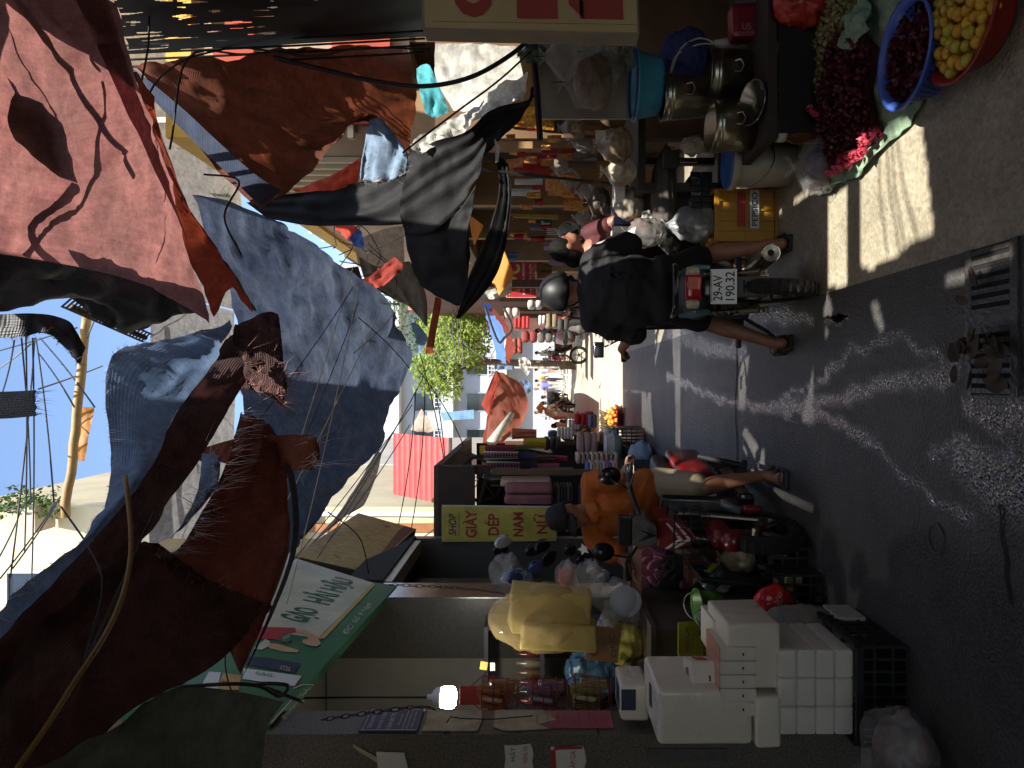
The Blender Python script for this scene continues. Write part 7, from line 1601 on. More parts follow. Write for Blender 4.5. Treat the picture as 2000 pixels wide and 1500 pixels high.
# blue colander with flowers
def tub(c, r0, r1, h_, m, lab, name, cat, holes=0, sq=(1, 1)):
    t = thing(name, c, lab, cat)
    MB().lathe([(.001, .004), (r0, .004), (r0 + .01, .02), (r1 - .012, h_ - .012), (r1 + .008, h_ - .004), (r1 + .01, h_ + .004), (r1 - .004, h_ + .003), (r1 - .02, h_ - .02), (r0 - .004, .026), (.001, .02)], c, n=56, squash=sq).build('shell', m, t, smooth=True)
    if holes:
        mb = MB()
        for j in range(5):
            for k in range(44):
                z = h_ * (.25 + .14 * j); r = r0 + (r1 - r0) * z / h_ + .002; a = 2 * PI * (k + .5 * (j % 2)) / 44; e = V((math.cos(a) * sq[0], math.sin(a) * sq[1], 0))
                for s in (0, -.016):
                    mb.cyl(c + e * (r + s - .002 * (s != 0)) + V((0, 0, z)), c + e * (r + s + .001) + V((0, 0, z)), .006, n=6)
        mb.build('holes', mat('hole_navy', (14, 20, 48), .8, var=0), t)['kind'] = 'stuff'
    return t
cb = V((1.27, 2.90, .012)); tb = mat('colander_blue', (72, 104, 190), .35, var=.06, trans=.12)
tub(cb, .15, .203, .15, tb, 'blue perforated colander heaped with dark red flowers', 'colander', 'colander', 1)
MB().lathe([(.001, .115), (.1, .11), (.165, .09), (.172, .08)], cb, n=30).build('flower_heap', redfl, label='mass of dark red flowers filling the blue colander', cat='flowers', kind='stuff')
for k in range(90):
    a = rnd.uniform(0, 6.28); r = .165 * rnd.random() ** .5; o = bpy.data.objects.new('roselle_flower', fm); COL.objects.link(o)
    o.location = cb + V((r * math.cos(a), r * math.sin(a), .11 + .02 * (1 - r / .17) + rnd.uniform(0, .01))); o.rotation_euler = (rnd.uniform(-1, 1), rnd.uniform(-1, 1), a); tag(o, 'dark red roselle flower in the blue colander', 'flower', 'roselle flowers in the colander')
# red basket of yellow fruit
cr_ = V((1.275, 2.60, .012)); tr = mat('basket_red', (150, 40, 30), .4, var=.08, trans=.08)
tub(cr_, .17, .225, .11, tr, 'red plastic basin full of small yellow fruit', 'basin', 'basin')
limem = [mat('apricot%d' % i, cc, .45, var=.12, vs=12, bump=.15, bs=60) for i, cc in enumerate(((206, 160, 34), (196, 146, 30), (176, 158, 46)))]
fms = []
for i in range(3):
    mb = MB().lathe([(.001, -.024)] + [(.0255 * math.cos(a) * (1 + .0 * i), .0245 * math.sin(a)) for a in [-PI / 2 + PI * k / 10 for k in range(1, 10)]] + [(.004, .0215), (.001, .02)], (0, 0, 0), n=14); me = mb.mesh('fruit'); me.materials.append(limem[i]); me.shade_smooth(); fms.append(me)
k = 0; placed = []
while k < 85 and len(placed) < 85:
    a = rnd.uniform(0, 6.28); r = .185 * rnd.random() ** .5; p = cr_ + V((r * math.cos(a), r * math.sin(a), .085 + .035 * (1 - (r / .2) ** 2)))
    k += .02
    if any((p - q_).length < .036 for q_ in placed): continue
    placed.append(p); o = bpy.data.objects.new('apricot', fms[len(placed) % 3]); COL.objects.link(o); o.location = p + V((0, 0, rnd.uniform(-.008, .008))); o.scale = (rnd.uniform(.82, 1.12), rnd.uniform(.82, 1.1), rnd.uniform(.85, 1.12)); o.rotation_euler = (rnd.uniform(-2, 2), rnd.uniform(-2, 2), 0); tag(o, 'small yellow fruit in the red basin', 'fruit', 'yellow fruit in the red basin')
MB().lathe([(.001, .08), (.15, .075), (.19, .06)], cr_, n=24).build('fruit_mass', limem[1], label='lower layers of yellow fruit in the red basin', cat='fruit', kind='stuff')
# ================================================================ stalls further down the street
def cmat(c, **k): return mat('c%d_%d_%d' % tuple(c), c, k.pop('rough', .8), var=k.pop('var', .2), vs=k.pop('vs', 6), **k)
plaid = None
def plaidmat(key, base, s1, s2):
    m = bpy.data.materials.new(key); m.use_nodes = True; nt = m.node_tree; n = nt.nodes; l = nt.links; b = n['Principled BSDF']; b.inputs['Roughness'].default_value = .85
    tc = n.new('ShaderNodeTexCoord'); prev = None
    for ax, c, sc__ in (('X', s1, 7), ('Z', s2, 9), ('X', (200, 196, 190), 3)):
        w_ = n.new('ShaderNodeTexWave'); w_.bands_direction = ax; w_.inputs['Scale'].default_value = sc__; l.new(tc.outputs['Object'], w_.inputs[0])
        r = n.new('ShaderNodeValToRGB'); r.color_ramp.elements[0].position = .72; r.color_ramp.elements[1].position = .8; l.new(w_.outputs['Fac'], r.inputs[0])
        mx = n.new('ShaderNodeMix'); mx.data_type = 'RGBA'; l.new(r.outputs[0], mx.inputs[0]); mx.inputs[7].default_value = (*lin(c), 1)
        if prev: l.new(prev, mx.inputs[6])
        else: mx.inputs[6].default_value = (*lin(base), 1)
        prev = mx.outputs[2]
    l.new(prev, b.inputs['Base Color']); return m
def garment(x0, x1, y0, y1, d, m, lab, name='hanging_garment', cat='garment', kind=0, group=None):
    """a hung garment with front and back, flared and creased"""
    mid = (y0 + y1) / 2; hw = (y1 - y0) / 2; rows = []
    for s in (0, 1):
        R = []
        for j in range(11):
            t = j / 10; x = x0 + (x1 - x0) * t; f = (.8 + .2 * t) if kind == 0 else (1 - .25 * t); row = []
            for i in range(13):
                u = i / 12 * 2 - 1; bulge = .05 * (1 - u * u) + .02 * noise.noise(V((u * 4, t * 1.3, x0 * .7)))
                if kind == 1 and t > .35: bulge *= min(1, abs(u) * 3 + .1)
                row.append(P(x, mid + u * hw * f, d) + V((0, -bulge if s == 0 else bulge, 0)))
            R.append(row)
        rows.append(R)
    mb = MB(); mb.grid(rows[0]); mb.grid(rows[1])
    return mb.build(name, m, smooth=True, label=lab, cat=cat, group=group)
pl1, pl2 = plaidmat('plaid_red', (44, 42, 48), (150, 36, 46), (120, 116, 118)), plaidmat('plaid_grey', (58, 58, 64), (120, 120, 124), (34, 34, 40))
for i, (x0, x1, y0, y1, m, lab) in enumerate(((945, 1012, 880, 898, pl1, 'plaid shorts with crimson band hanging highest under the shed roof'), (950, 1016, 900, 918, pl1, 'dark plaid shorts with red stripe in the middle of the shed rack'), (952, 1018, 918, 936, pl2, 'charcoal checked shorts under the dark plaid ones'), (958, 1012, 934, 950, pl2, 'grey checked shorts at the near end of the shed rack'), (948, 1006, 868, 882, cmat((120, 40, 60)), 'plum red shirt hanging at the far end of the shed rack'), (1014, 1048, 882, 898, cmat((64, 50, 78)), 'violet folded umbrella cloth below the shorts'), (1016, 1050, 900, 916, cmat((58, 46, 72)), 'dark violet cloth below the plaid shorts'), (1012, 1046, 918, 936, cmat((52, 44, 66)), 'deep violet cloth next to the mauve blanket'))):
    garment(x0, x1, y0, y1, 9.1 + .12 * (i % 4), m, lab, kind=1 if i < 4 else 0)
for i, (x0, x1, y0, y1, d, c, lab) in enumerate(((937, 962, 868, 896, 9.9, (206, 160, 50), 'amber yellow cloth hung behind the plum red shirt'), (940, 964, 898, 926, 9.9, (196, 150, 46), 'mustard cloth hung beside the amber one'), (1022, 1066, 854, 876, 11.5, (190, 160, 48), 'yellow shirt hanging further along the shed'), (1000, 1048, 836, 858, 12, (196, 110, 78), 'salmon checked cloth hung behind the yellow shirt'), (998, 1032, 868, 882, 11, (80, 96, 60), 'green cloth strip hung between the yellow ones'), (1040, 1084, 886, 902, 9.8, (90, 74, 66), 'brown trousers hanging over the towels'), (1050, 1092, 904, 918, 9.6, (150, 70, 86), 'pink red patterned cloth over the towels'), (1060, 1108, 888, 904, 9.9, (170, 62, 96), 'magenta cloth folded over the rail'), (1036, 1120, 912, 930, 9.0, (92, 96, 82), 'olive trousers laid out above the towel rows'), (1024, 1076, 930, 944, 8.9, (50, 44, 58), 'dusk violet trousers over the mauve blanket'))):
    garment(x0, x1, y0, y1, d, cmat(c), lab, kind=i % 2)
def fold(x0, x1, y0, y1, d, dep, m, lab, n=3, name='folded_cloth', cat='folded cloth', group=None, axis='z'):
    c, s = px_box(x0, x1, y0, y1, d, dep); t = MB()
    for k in range(n):
        if axis == 'z': t.rbox((c[0], c[1], c[2] - s[2] / 2 + s[2] * (k + .5) / n), (s[0], s[1], s[2] / n * .98), s[2] / n * .4)
        else: t.rbox((c[0] - s[0] / 2 + s[0] * (k + .5) / n, c[1], c[2]), (s[0] / n * .96, s[1], s[2]), s[0] / n * .4)
    o = t.build(name, m, smooth=True, label=lab, cat=cat, group=group)
    for v in o.data.vertices: v.co += V((noise.noise(v.co * 9 + c[0] * V((1, 1, 1))), noise.noise(v.co * 8), noise.noise(v.co * 7))) * .012
    return o
fold(985, 1080, 946, 986, 8.2, .4, cmat((140, 88, 92)), 'mauve folded blanket above the yellow shoe sign', 2, axis='y')
fold(975, 1078, 938, 950, 8.4, .4, cmat((176, 150, 132)), 'cream towel folded over the mauve blanket', 1)
for k in range(6): fold(1082 + k * 6.5, 1088 + k * 6.5, 950, 985, 8.3, .35, cmat(((50, 44, 42), (84, 70, 60), (40, 38, 42))[k % 3]), 'flat folded dark trousers in the pile beside the orange shirted man', 1, group='folded trousers in the pile', cat='folded trousers')
rnd = random.Random(3)
cols = [(196, 176, 160), (176, 150, 130), (150, 140, 130), (206, 190, 176), (186, 160, 150)]
for k in range(9): fold(1126 + k * 9.2, 1134 + k * 9.2, 886, 906, 9.6, .3, cmat(cols[k % 5]), 'beige folded towel standing in the upper towel row', 1, 'folded_towel', 'towel', 'beige towels in the upper row')
cols = [(90, 110, 180), (210, 196, 190), (200, 150, 160), (206, 190, 120), (150, 160, 190), (190, 180, 196), (180, 120, 130)]
for k in range(10): fold(1146 + k * 6.2, 1151.5 + k * 6.2, 903, 932, 9.2, .3, cmat(cols[k % 7]), 'pastel folded towel standing in the lower towel row', 1, 'folded_towel', 'towel', 'pastel towels in the lower row')
for x0, x1, y0, y1, d, c, n, lab in ((1128, 1168, 846, 884, 10.8, (170, 140, 134), 3, 'greyish pink folded cloth pile beyond the beige towels'), (1172, 1206, 845, 868, 11, (186, 130, 112), 3, 'salmon folded cloth pile by the brown grass'), (1122, 1146, 808, 830, 12, (176, 34, 40), 2, 'bright red folded cloth beyond the foam boxes'), (1144, 1160, 805, 835, 12, (150, 38, 44), 2, 'dark red folded cloth beside the bright red one'), (1150, 1166, 810, 835, 11.8, (110, 116, 136), 2, 'slate blue folded cloth next to the dark red one'), (1088, 1120, 836, 858, 12.5, (206, 204, 200), 5, 'stack of white foam boxes beyond the towels'), (1110, 1132, 820, 838, 12.8, (196, 190, 186), 4, 'shorter stack of pale foam boxes'), (1184, 1202, 850, 892, 10.3, (206, 206, 206), 5, 'row of white packets above the green box'), (1200, 1216, 852, 895, 10.3, (96, 130, 116), 1, 'sage green box edge at the street side'), (1192, 1200, 838, 850, 10.8, (60, 140, 80), 1, 'small bright green box beyond the white packets'), (1180, 1192, 838, 850, 10.9, (214, 212, 206), 1, 'small white box beside the bright green one'), (1196, 1206, 842, 880, 10.6, (110, 130, 190), 1, 'light blue tray under the white packets'), (1062, 1096, 855, 880, 11.8, (70, 66, 68), 3, 'dark cloth pile beyond the yellow shirt'), (1070, 1110, 842, 856, 12.6, (60, 62, 74), 2, 'navy cloth pile by the foam boxes')):
    fold(x0, x1, y0, y1, d, .35, cmat(c), lab, n)
t = thing('stall_table', (-1.5, 10.6, 0), 'low plank tables carrying the towels and folded cloth', 'table')
MB().box((-1.55, 9.9, .35), (.9, 3.2, .05)).build('table_top', wdk, t)
MB().box((-1.9, 10.0, .9), (.5, 3.2, .05)).build('upper_board', wdk, t)
MB().box((-1.08, 9.9, .17), (.02, 3.1, .3)).build('front_cloth', MATS['dark_cloth'], t)
c = G(1274, 905); crate((c.x, c.y + .25, 0), (.42, .5, .36), crateb, 'black lattice crate at the kerb beside the sky blue bundle', 7, 3)
bag('cloth_bundle', (c.x + .12, c.y - .16, .16), (.19, .14, .19), mat('bundle_blue', (140, 172, 200), .6, var=.12, vs=6, spec=.5), 'sky blue wrapped cushion bundle on the road edge', knot=False, seed=101, lump=.18)
c = G(1262, 862); crate((c.x, c.y + .3, 0), (.36, .5, .42), crateb, 'second black lattice crate behind the sky blue bundle', 7, 3)
c = G(1219, 818); t = thing('fruit_basket', (c.x, c.y + .25, 0), 'red basket piled with oranges at the road edge', 'basket')
MB().lathe([(.001, 0), (.2, 0), (.25, .12), (.265, .125), (.25, .11), (.2, .02), (.001, .02)], (c.x, c.y + .25, 0), n=30).build('shell', mat('basket_brown', (150, 46, 34), .5, var=.15), t, smooth=True)
om_ = mat('orange_fruit', (216, 140, 52), .45, var=.12, bump=.1, bs=80)
osp = MB().sph((0, 0, 0), .042, 12).mesh('orange'); osp.materials.append(om_); osp.shade_smooth()
for k in range(34):
    a = k * 2.4; r = .22 * ((k % 17) / 17) ** .5; o = bpy.data.objects.new('orange', osp); COL.objects.link(o)
    o.location = (c.x + r * math.cos(a), c.y + .25 + r * math.sin(a), .12 + .12 * (1 - r / .22) + (.05 if k > 16 else 0)); tag(o, 'round orange fruit in the red basket', 'orange', 'oranges in the red basket')
mb = MB()
for k in range(160): a = rnd.uniform(0, 6.28); p = V((c.x - .12 + rnd.uniform(-.18, .18), c.y + .7 + rnd.uniform(-.1, .1), .12)); mb.tube([p, p + V((rnd.uniform(-.12, .12), rnd.uniform(-.1, .1), rnd.uniform(.12, .3)))], .006, 3)
mb.build('herb_bunch', mat('herb_brown', (120, 104, 60), .8, var=.4), label='brown bunch of dried herb stems behind the oranges', cat='herbs')

# goods along the right hand shops
gold = mat('gold_foil', (206, 150, 60), .35, metal=.3, var=.5, vs=40, bump=.8, bs=60); vred = mat('votive_red', (160, 30, 28), .5, var=.3, vs=14); goldred = mat('gold_red', (196, 60, 40), .45, col2=(214, 170, 80), vs=26, bump=.5, bs=40)
for i, (x0, x1, y0, y1, d, m, lab) in enumerate(((985, 1045, 208, 250, 5.9, gold, 'gold foil garland bundle hanging above the perforated board'), (1045, 1082, 222, 255, 5.9, gold, 'smaller gold foil bundle by the end of the perforated board'), (1010, 1072, 272, 305, 6.9, vred, 'shiny red votive lantern hanging in the shop front'), (1020, 1075, 305, 345, 7.1, vred, 'round red votive pack beneath the lantern'), (988, 1022, 308, 345, 7.1, goldred, 'gold and red paper garland beside the votive pack'), (1065, 1110, 335, 378, 7.5, goldred, 'gold red tassel strip near the umbrella pole'), (1070, 1115, 355, 385, 7.8, goldred, 'gaudy snack bag with red band'), (1100, 1150, 385, 414, 8.2, goldred, 'lower gaudy snack bag with red corner'), (1005, 1060, 348, 362, 7.6, paperw, 'white paper garment hanging in the shop'), (990, 1055, 366, 384, 8, paperw, 'pale paper strips hanging beside the dark doorway'), (1096, 1145, 275, 305, 6.5, mat('orange_board', (176, 80, 44), .7, var=.15), 'orange shelf board front behind the packets'), (1082, 1100, 275, 340, 6.6, mat('ledge_grey', (150, 140, 124), .6, var=.2), 'grey metal shelf ledge of the shop front'), (1135, 1172, 236, 266, 5.6, mat('broom', (150, 110, 80), .85, var=.4, vs=18), 'straw broom head hung under the perforated board'), (1110, 1165, 308, 330, 6.4, mat('brown_drum', (92, 70, 48), .6, var=.3), 'brown rolled mat bundle on the goods table'), (1130, 1180, 215, 235, 5.5, mat('cap_brown', (96, 84, 68), .8, var=.2), 'brown cloth cap hung beside the straw broom'))):
    garment(x0, x1, y0, y1, d, m, lab, 'hanging_goods', 'goods', kind=0)
for i, (x0, x1, y0, y1, d, m, lab) in enumerate(((1035, 1062, 432, 452, 10.5, cmat((120, 124, 116)), 'grey shirt hanging beside the wall fan'), (1030, 1050, 452, 470, 10.6, cmat((176, 150, 130)), 'beige cloth hanging past the grey shirt'), (985, 1030, 432, 450, 11, cmat((150, 96, 96)), 'dull pink cloth hung high in the shop'), (1062, 1092, 470, 490, 10.5, cmat((176, 150, 150)), 'pale pink wrapped goods behind the shopper'), (1072, 1100, 498, 520, 11.5, cmat((150, 120, 124)), 'dusky pink bundle beyond the shopper'), (1048, 1078, 512, 545, 12, cmat((120, 84, 46)), 'ochre cloth hanging under the red nail salon sign'), (1050, 1086, 548, 572, 12.5, cmat((74, 64, 52)), 'dark goods hung under the red nail salon sign'), (986, 1010, 490, 512, 11, cmat((84, 110, 150)), 'faded blue bag tied by the amber awning'))):
    garment(x0, x1, y0, y1, d, m, lab, 'hanging_goods', 'goods', kind=i % 2)
rnd = random.Random(44)
for i in range(34):
    x, y = rnd.uniform(985, 1120), rnd.uniform(235, 470); d = 1.92 * F / (CY - y) * rnd.uniform(.97, 1.06); L_x, L_y = rnd.uniform(14, 34), rnd.uniform(7, 15)
    k = i % 3; garment(x, x + L_x, y, y + L_y, d, (vred, goldred, gold)[k], ('small deep red votive packet hung along the shop row', 'small red and gold votive packet hung along the shop row', 'small gold foil packet hung along the shop row')[k], 'votive_packet', 'packet', 0, ('red packets', 'red and gold packets', 'gold packets')[k] + ' along the shop row')
for i in range(9): bag('clear_bag', P(rnd.uniform(1090, 1150), 250 + 25 * i, 5.6 + .45 * i), (.08, .07, .12), clr2, 'cloudy clear bag of goods hung in the shop row', seed=200 + i, lump=.35).__setitem__('group', 'cloudy bags in the shop row')
MB().prism([P(985, 417, 9.6), P(985, 424, 9.6), P(1090, 428, 9.6), P(1090, 420, 9.6)], (0, .02, 0)).build('banner', mat('banner_yellow', (196, 166, 80), .6, var=.25, vs=9), label='narrow yellow banner beside the dark doorway', cat='banner')
MB().box((2.3, 9.5, 1.3), (.04, 1.0, 2.3)).build('door', mat('door_dark', (30, 34, 30), .7, var=.3), label='dark green doorway between yellow banner and papers', cat='door')
o = MB().lathe([(.001, 0), (.09, 0), (.09, .02), (.001, .03)], P(1066, 437, 9.8), (0, -1, 0), 24).build('round_sign', mat('sign_teal', (40, 96, 76), .5, var=.1), label='round green sign with a white letter', cat='sign')
text('T', P(1066, 437, 9.76), (1, 0, 0), (0, 0, 1), .08, .11, paperw, o, 'lettering', .002, .03)
c = P(1112, 453, 9.4); t = thing('wall_fan', c, 'white electric fan with black blades behind the shopper', 'fan')
MB().lathe([(.001, -.05), (.12, -.05), (.14, -.02), (.14, .02), (.125, .03), (.125, 0), (.001, .0)], c, (0, -1, 0), 28).build('housing', wht, t, smooth=True)
for k in range(3): a = 2 * PI * k / 3; MB().prism([c + V((math.cos(a + u) * r, -.012, math.sin(a + u) * r)) for u, r in ((0, .02), (.9, .115), (.3, .12), (-.2, .1))], (0, -.004, 0)).build('blade', bikeblk, t)
MB().lathe([(.001, .03), (.022, .028), (.024, .01)], c, (0, -1, 0), 14).build('hub', wht, t)
mb = MB()
for r in (.04, .08, .125): mb.tube([c + V((r * math.cos(2 * PI * k / 24), -.035, r * math.sin(2 * PI * k / 24))) for k in range(24)], .0025, 4, True)
mb.build('grille', bikegrey, t); MB().box(c + V((0, .02, -.25)), (.05, .05, .24)).box(c + V((0, .02, -.38)), (.22, .18, .03)).build('stand', wht, t)
for k in range(4): MB().tube([P(1068, 446 + 4 * k, 9.3), P(1094, 449 + 3 * k, 9.3)], .006).build('white_stick', wht, label='thin white stick leaning by the fan', cat='stick', group='white sticks by the fan')
# red nail salon sign
d = 13.0; q = quadfn(P(1046, 580, d), P(1044, 513, d), P(990, 512, d), P(990, 580, d)); sg = thing('shop_sign', q(.5, 0), 'red nail and hair salon sign with big yellow letters', 'shop sign')
MB().prism([q(-.02, -.02), q(1.02, -.02), q(1.02, 1.02), q(-.02, 1.02)], (0, .04, 0)).build('frame', mat('frame_pinkish', (196, 150, 140), .5), sg); MB().prism([q(0, 0), q(1, 0), q(1, 1), q(0, 1)], (0, -.004, 0)).build('face', mat('sign_red', (170, 34, 44), .5, var=.08), sg)
lye = mat('letter_yellow', (200, 180, 50), .5, var=.05)
qtext('TÓC', q, .06, .94, .52, 1.1, lye, sg, out=.01, bold=.04); qtext('SƠN SỬA MÓNG', q, .06, .97, .365, .47, paperw, sg, out=.01, bold=.02); qtext('BẤM LỖ TAI', q, .16, .84, .235, .32, ink, sg, out=.01, bold=.03); qtext('TẨY NỐT RUỒI', q, .08, .95, .12, .21, paperw, sg, out=.01, bold=.02); qtext('ĐT: 0986.864.785', q, .1, .92, .035, .085, lye, sg, out=.01)
MB().tube([P(940, 331, 5.2), P(1085, 347, 5.2), P(1228, 363, 5.2)], .011, 8).build('umbrella_pole', mat('pole_black', (26, 24, 22), .5, var=.2), label='thin black pole standing on the goods table', cat='pole')
MB().box((1.5, 11.7, 1.5), (.12, .12, 3.0)).build('wooden_post', woodd, label='weathered brown wooden post beside the rider helmet', cat='post')
wire('hose', P(985, 602, 11.6), P(948, 600, 11.6), 0, .022, wht, 'white hose looped on the wooden post', None, 'hose', via=[P(1000, 640, 11.6), P(985, 660, 11.6), P(972, 665, 11.6)])
for x0, x1, y0, y1, d, c, lab in ((1004, 1018, 618, 640, 16, (176, 40, 40), 'red and white carton stacked under the hose'), (1020, 1034, 617, 641, 16, (186, 46, 44), 'second red and white carton beside the hose'), (985, 1015, 600, 618, 15, (190, 180, 170), 'white sack on the shelf by the wooden post'), (1052, 1066, 615, 632, 15, (206, 204, 200), 'white framed glass case on the pavement stall'), (1066, 1090, 612, 640, 15, (120, 108, 84), 'olive brown sack pile under the white case'), (1030, 1060, 585, 600, 13, (180, 172, 164), 'pale plastic wrapped goods by the wooden post'), (1090, 1112, 622, 645, 14.5, (54, 52, 50), 'dark basket on the pavement stall'), (1018, 1050, 645, 668, 18, (120, 50, 44), 'rust red crate pile further along'), (1050, 1080, 650, 668, 19, (90, 84, 78), 'grey goods pile further along'), (1000, 1020, 660, 690, 24, (150, 70, 54), 'brick coloured slatted panel far along the stalls')):
    fold(x0, x1, y0, y1, d, .5, cmat(c), lab, 2, 'goods_pile', 'goods')
c = G(1142, 612); t = thing('pail', (c.x, c.y, 0), 'teal pail on the pavement under the palm leaves', 'pail')
MB().lathe([(.001, 0), (.2, 0), (.26, .5), (.27, .5), (.001, .46)], c, n=20).build('shell', mat('teal_pail', (110, 150, 150), .5, var=.1), t, smooth=True); MB().lathe([(.001, .48), (.2, .5), (.24, .49)], c, n=16).build('yellow_goods', mat('yellow_goods', (206, 176, 80), .6, var=.3), t)
leafm = mat('leaf_green', (86, 110, 44), .6, var=.4, vs=12, trans=.35); leafd = mat('leaf_dark', (58, 84, 36), .6, var=.35, vs=12, trans=.3)
t = thing('potted_palm', (c.x + .2, c.y + .6, 0), 'small potted palm with arching leaves beyond the rider', 'plant')
MB().lathe([(.001, 0), (.16, 0), (.2, .3), (.001, .3)], (c.x + .2, c.y + .6, 0), n=18).build('pot', mat('terracotta', (140, 84, 60), .8, var=.2), t)
mb = MB()
for k in range(16):
    a = k * 2.4; e = V((math.cos(a), math.sin(a), 0)); b0 = V((c.x + .2, c.y + .6, .35)); s = V((-e.y, e.x, 0))
    pts = [b0 + e * (.5 * q_) + V((0, 0, .75 * q_ - .55 * q_ * q_)) for q_ in (0, .25, .5, .75, 1)]
    mb.grid([[p - s * w_, p, p + s * w_] for p, w_ in zip(pts, (.01, .05, .06, .04, .003))])
mb.build('leaves', leafm, t, smooth=True)

# ---------------------------------------------------------------- far people and bikes
fskin = mat('skin', (150, 104, 80))
def figure(x, y, d, shirt, pants, lab, pose='stand', h=1.62, face=0, hat=None, lean=0):
    """small figure whose feet are at street depth d, under picture row y"""
    base = V(((CY - y) / F * d, d, 0)); k = h / 1.62; R = rz(face)
    def w(a, b_, c_): return base + R @ V((a * k, b_ * k, c_ * k))
    t = thing('person', base, lab, 'person')
    hz = .88 if pose in ('stand', 'bend') else (.48 if pose == 'sit' else .3); fw = .18 if pose != 'bend' else .38; sh = hz + (.5 if pose != 'bend' else .36)
    fwd = -1; chest = w(0, fwd * (0 if pose == 'stand' else fw * .5), hz + .36 * (.8 if pose == 'bend' else 1)); nk = w(0, fwd * (0 if pose == 'stand' else fw * .8), sh); hd = nk + R @ V((0, fwd * .04 * k, .16 * k)); pel = w(0, 0, hz)
    B = limb(pel, .12 * k, chest, .13 * k, nk, .055 * k, hd, .06 * k) + [('e', hd, (.078 * k, .095 * k, .112 * k)), ('c', hd + R @ V((0, -.09 * k, -.01)), .014, hd + R @ V((0, -.105 * k, -.03)), .016)]
    for s in (-1, 1):
        shp = nk + R @ V((s * .18 * k, 0, -.06 * k)); el = shp + R @ V((s * .06 * k, fwd * .06 * k, -.27 * k)); wr = el + R @ V((-s * .03 * k, fwd * .16 * k, -.16 * k))
        B += limb(shp, .052 * k, el, .042 * k, wr, .03 * k) + [('e', wr + R @ V((0, fwd * .05 * k, -.03 * k)), (.03 * k, .05 * k, .04 * k))]
        if pose in ('stand', 'bend'): kn, an = w(s * .1, fwd * .03, .46), w(s * .11, 0, .07)
        elif pose == 'sit': kn, an = w(s * .12, fwd * .40, .48), w(s * .12, fwd * .42, .07)
        else: kn, an = w(s * .16, fwd * .36, .44), w(s * .14, fwd * .14, .07)
        B += limb(w(s * .09, 0, hz), .09 * k, kn, .06 * k, an, .04 * k) + [('c', an, .04 * k, an + R @ V((0, fwd * .14 * k, -.03 * k)), .035 * k)]
    link('body', blob(B, .024, 3), fskin, t, smooth=True)
    S = limb(pel, .14 * k, chest, .155 * k, nk + V((0, 0, -.06 * k)), .08 * k)
    for s in (-1, 1):
        shp = nk + R @ V((s * .18 * k, 0, -.06 * k)); S += limb(shp, .07 * k, shp + R @ V((s * .05 * k, fwd * .05 * k, -.22 * k)), .066 * k)
    link('shirt', blob(S, .026, 3, 'shirt'), cmat(shirt), t, smooth=True)
    S = [('e', pel, (.16 * k, .13 * k, .12 * k))]
    for s in (-1, 1):
        if pose in ('stand', 'bend'): kn, an = w(s * .1, fwd * .03, .46), w(s * .11, 0, .1)
        elif pose == 'sit': kn, an = w(s * .12, fwd * .40, .48), w(s * .12, fwd * .42, .1)
        else: kn, an = w(s * .16, fwd * .36, .44), w(s * .14, fwd * .14, .1)
        S += limb(w(s * .09, 0, hz), .108 * k, kn, .08 * k, an, .062 * k)
    link('trousers', blob(S, .026, 3, 'trousers'), cmat(pants), t, smooth=True)
    if hat == 'cone': MB().lathe([(.001, .2), (.22, 0), (.215, -.005), (.001, .19)], hd + V((0, 0, .04)), (0, -.3, 1), 24).build('conical_hat', mat('straw', (206, 176, 120), .8, var=.15), t)
    else: link('hair', blob([('e', hd + R @ V((0, .018 * k, .03 * k)), (.09 * k, .1 * k, .1 * k))], .026, 2, 'hair'), cmat(hat) if hat else hair, t, smooth=True)
    return t
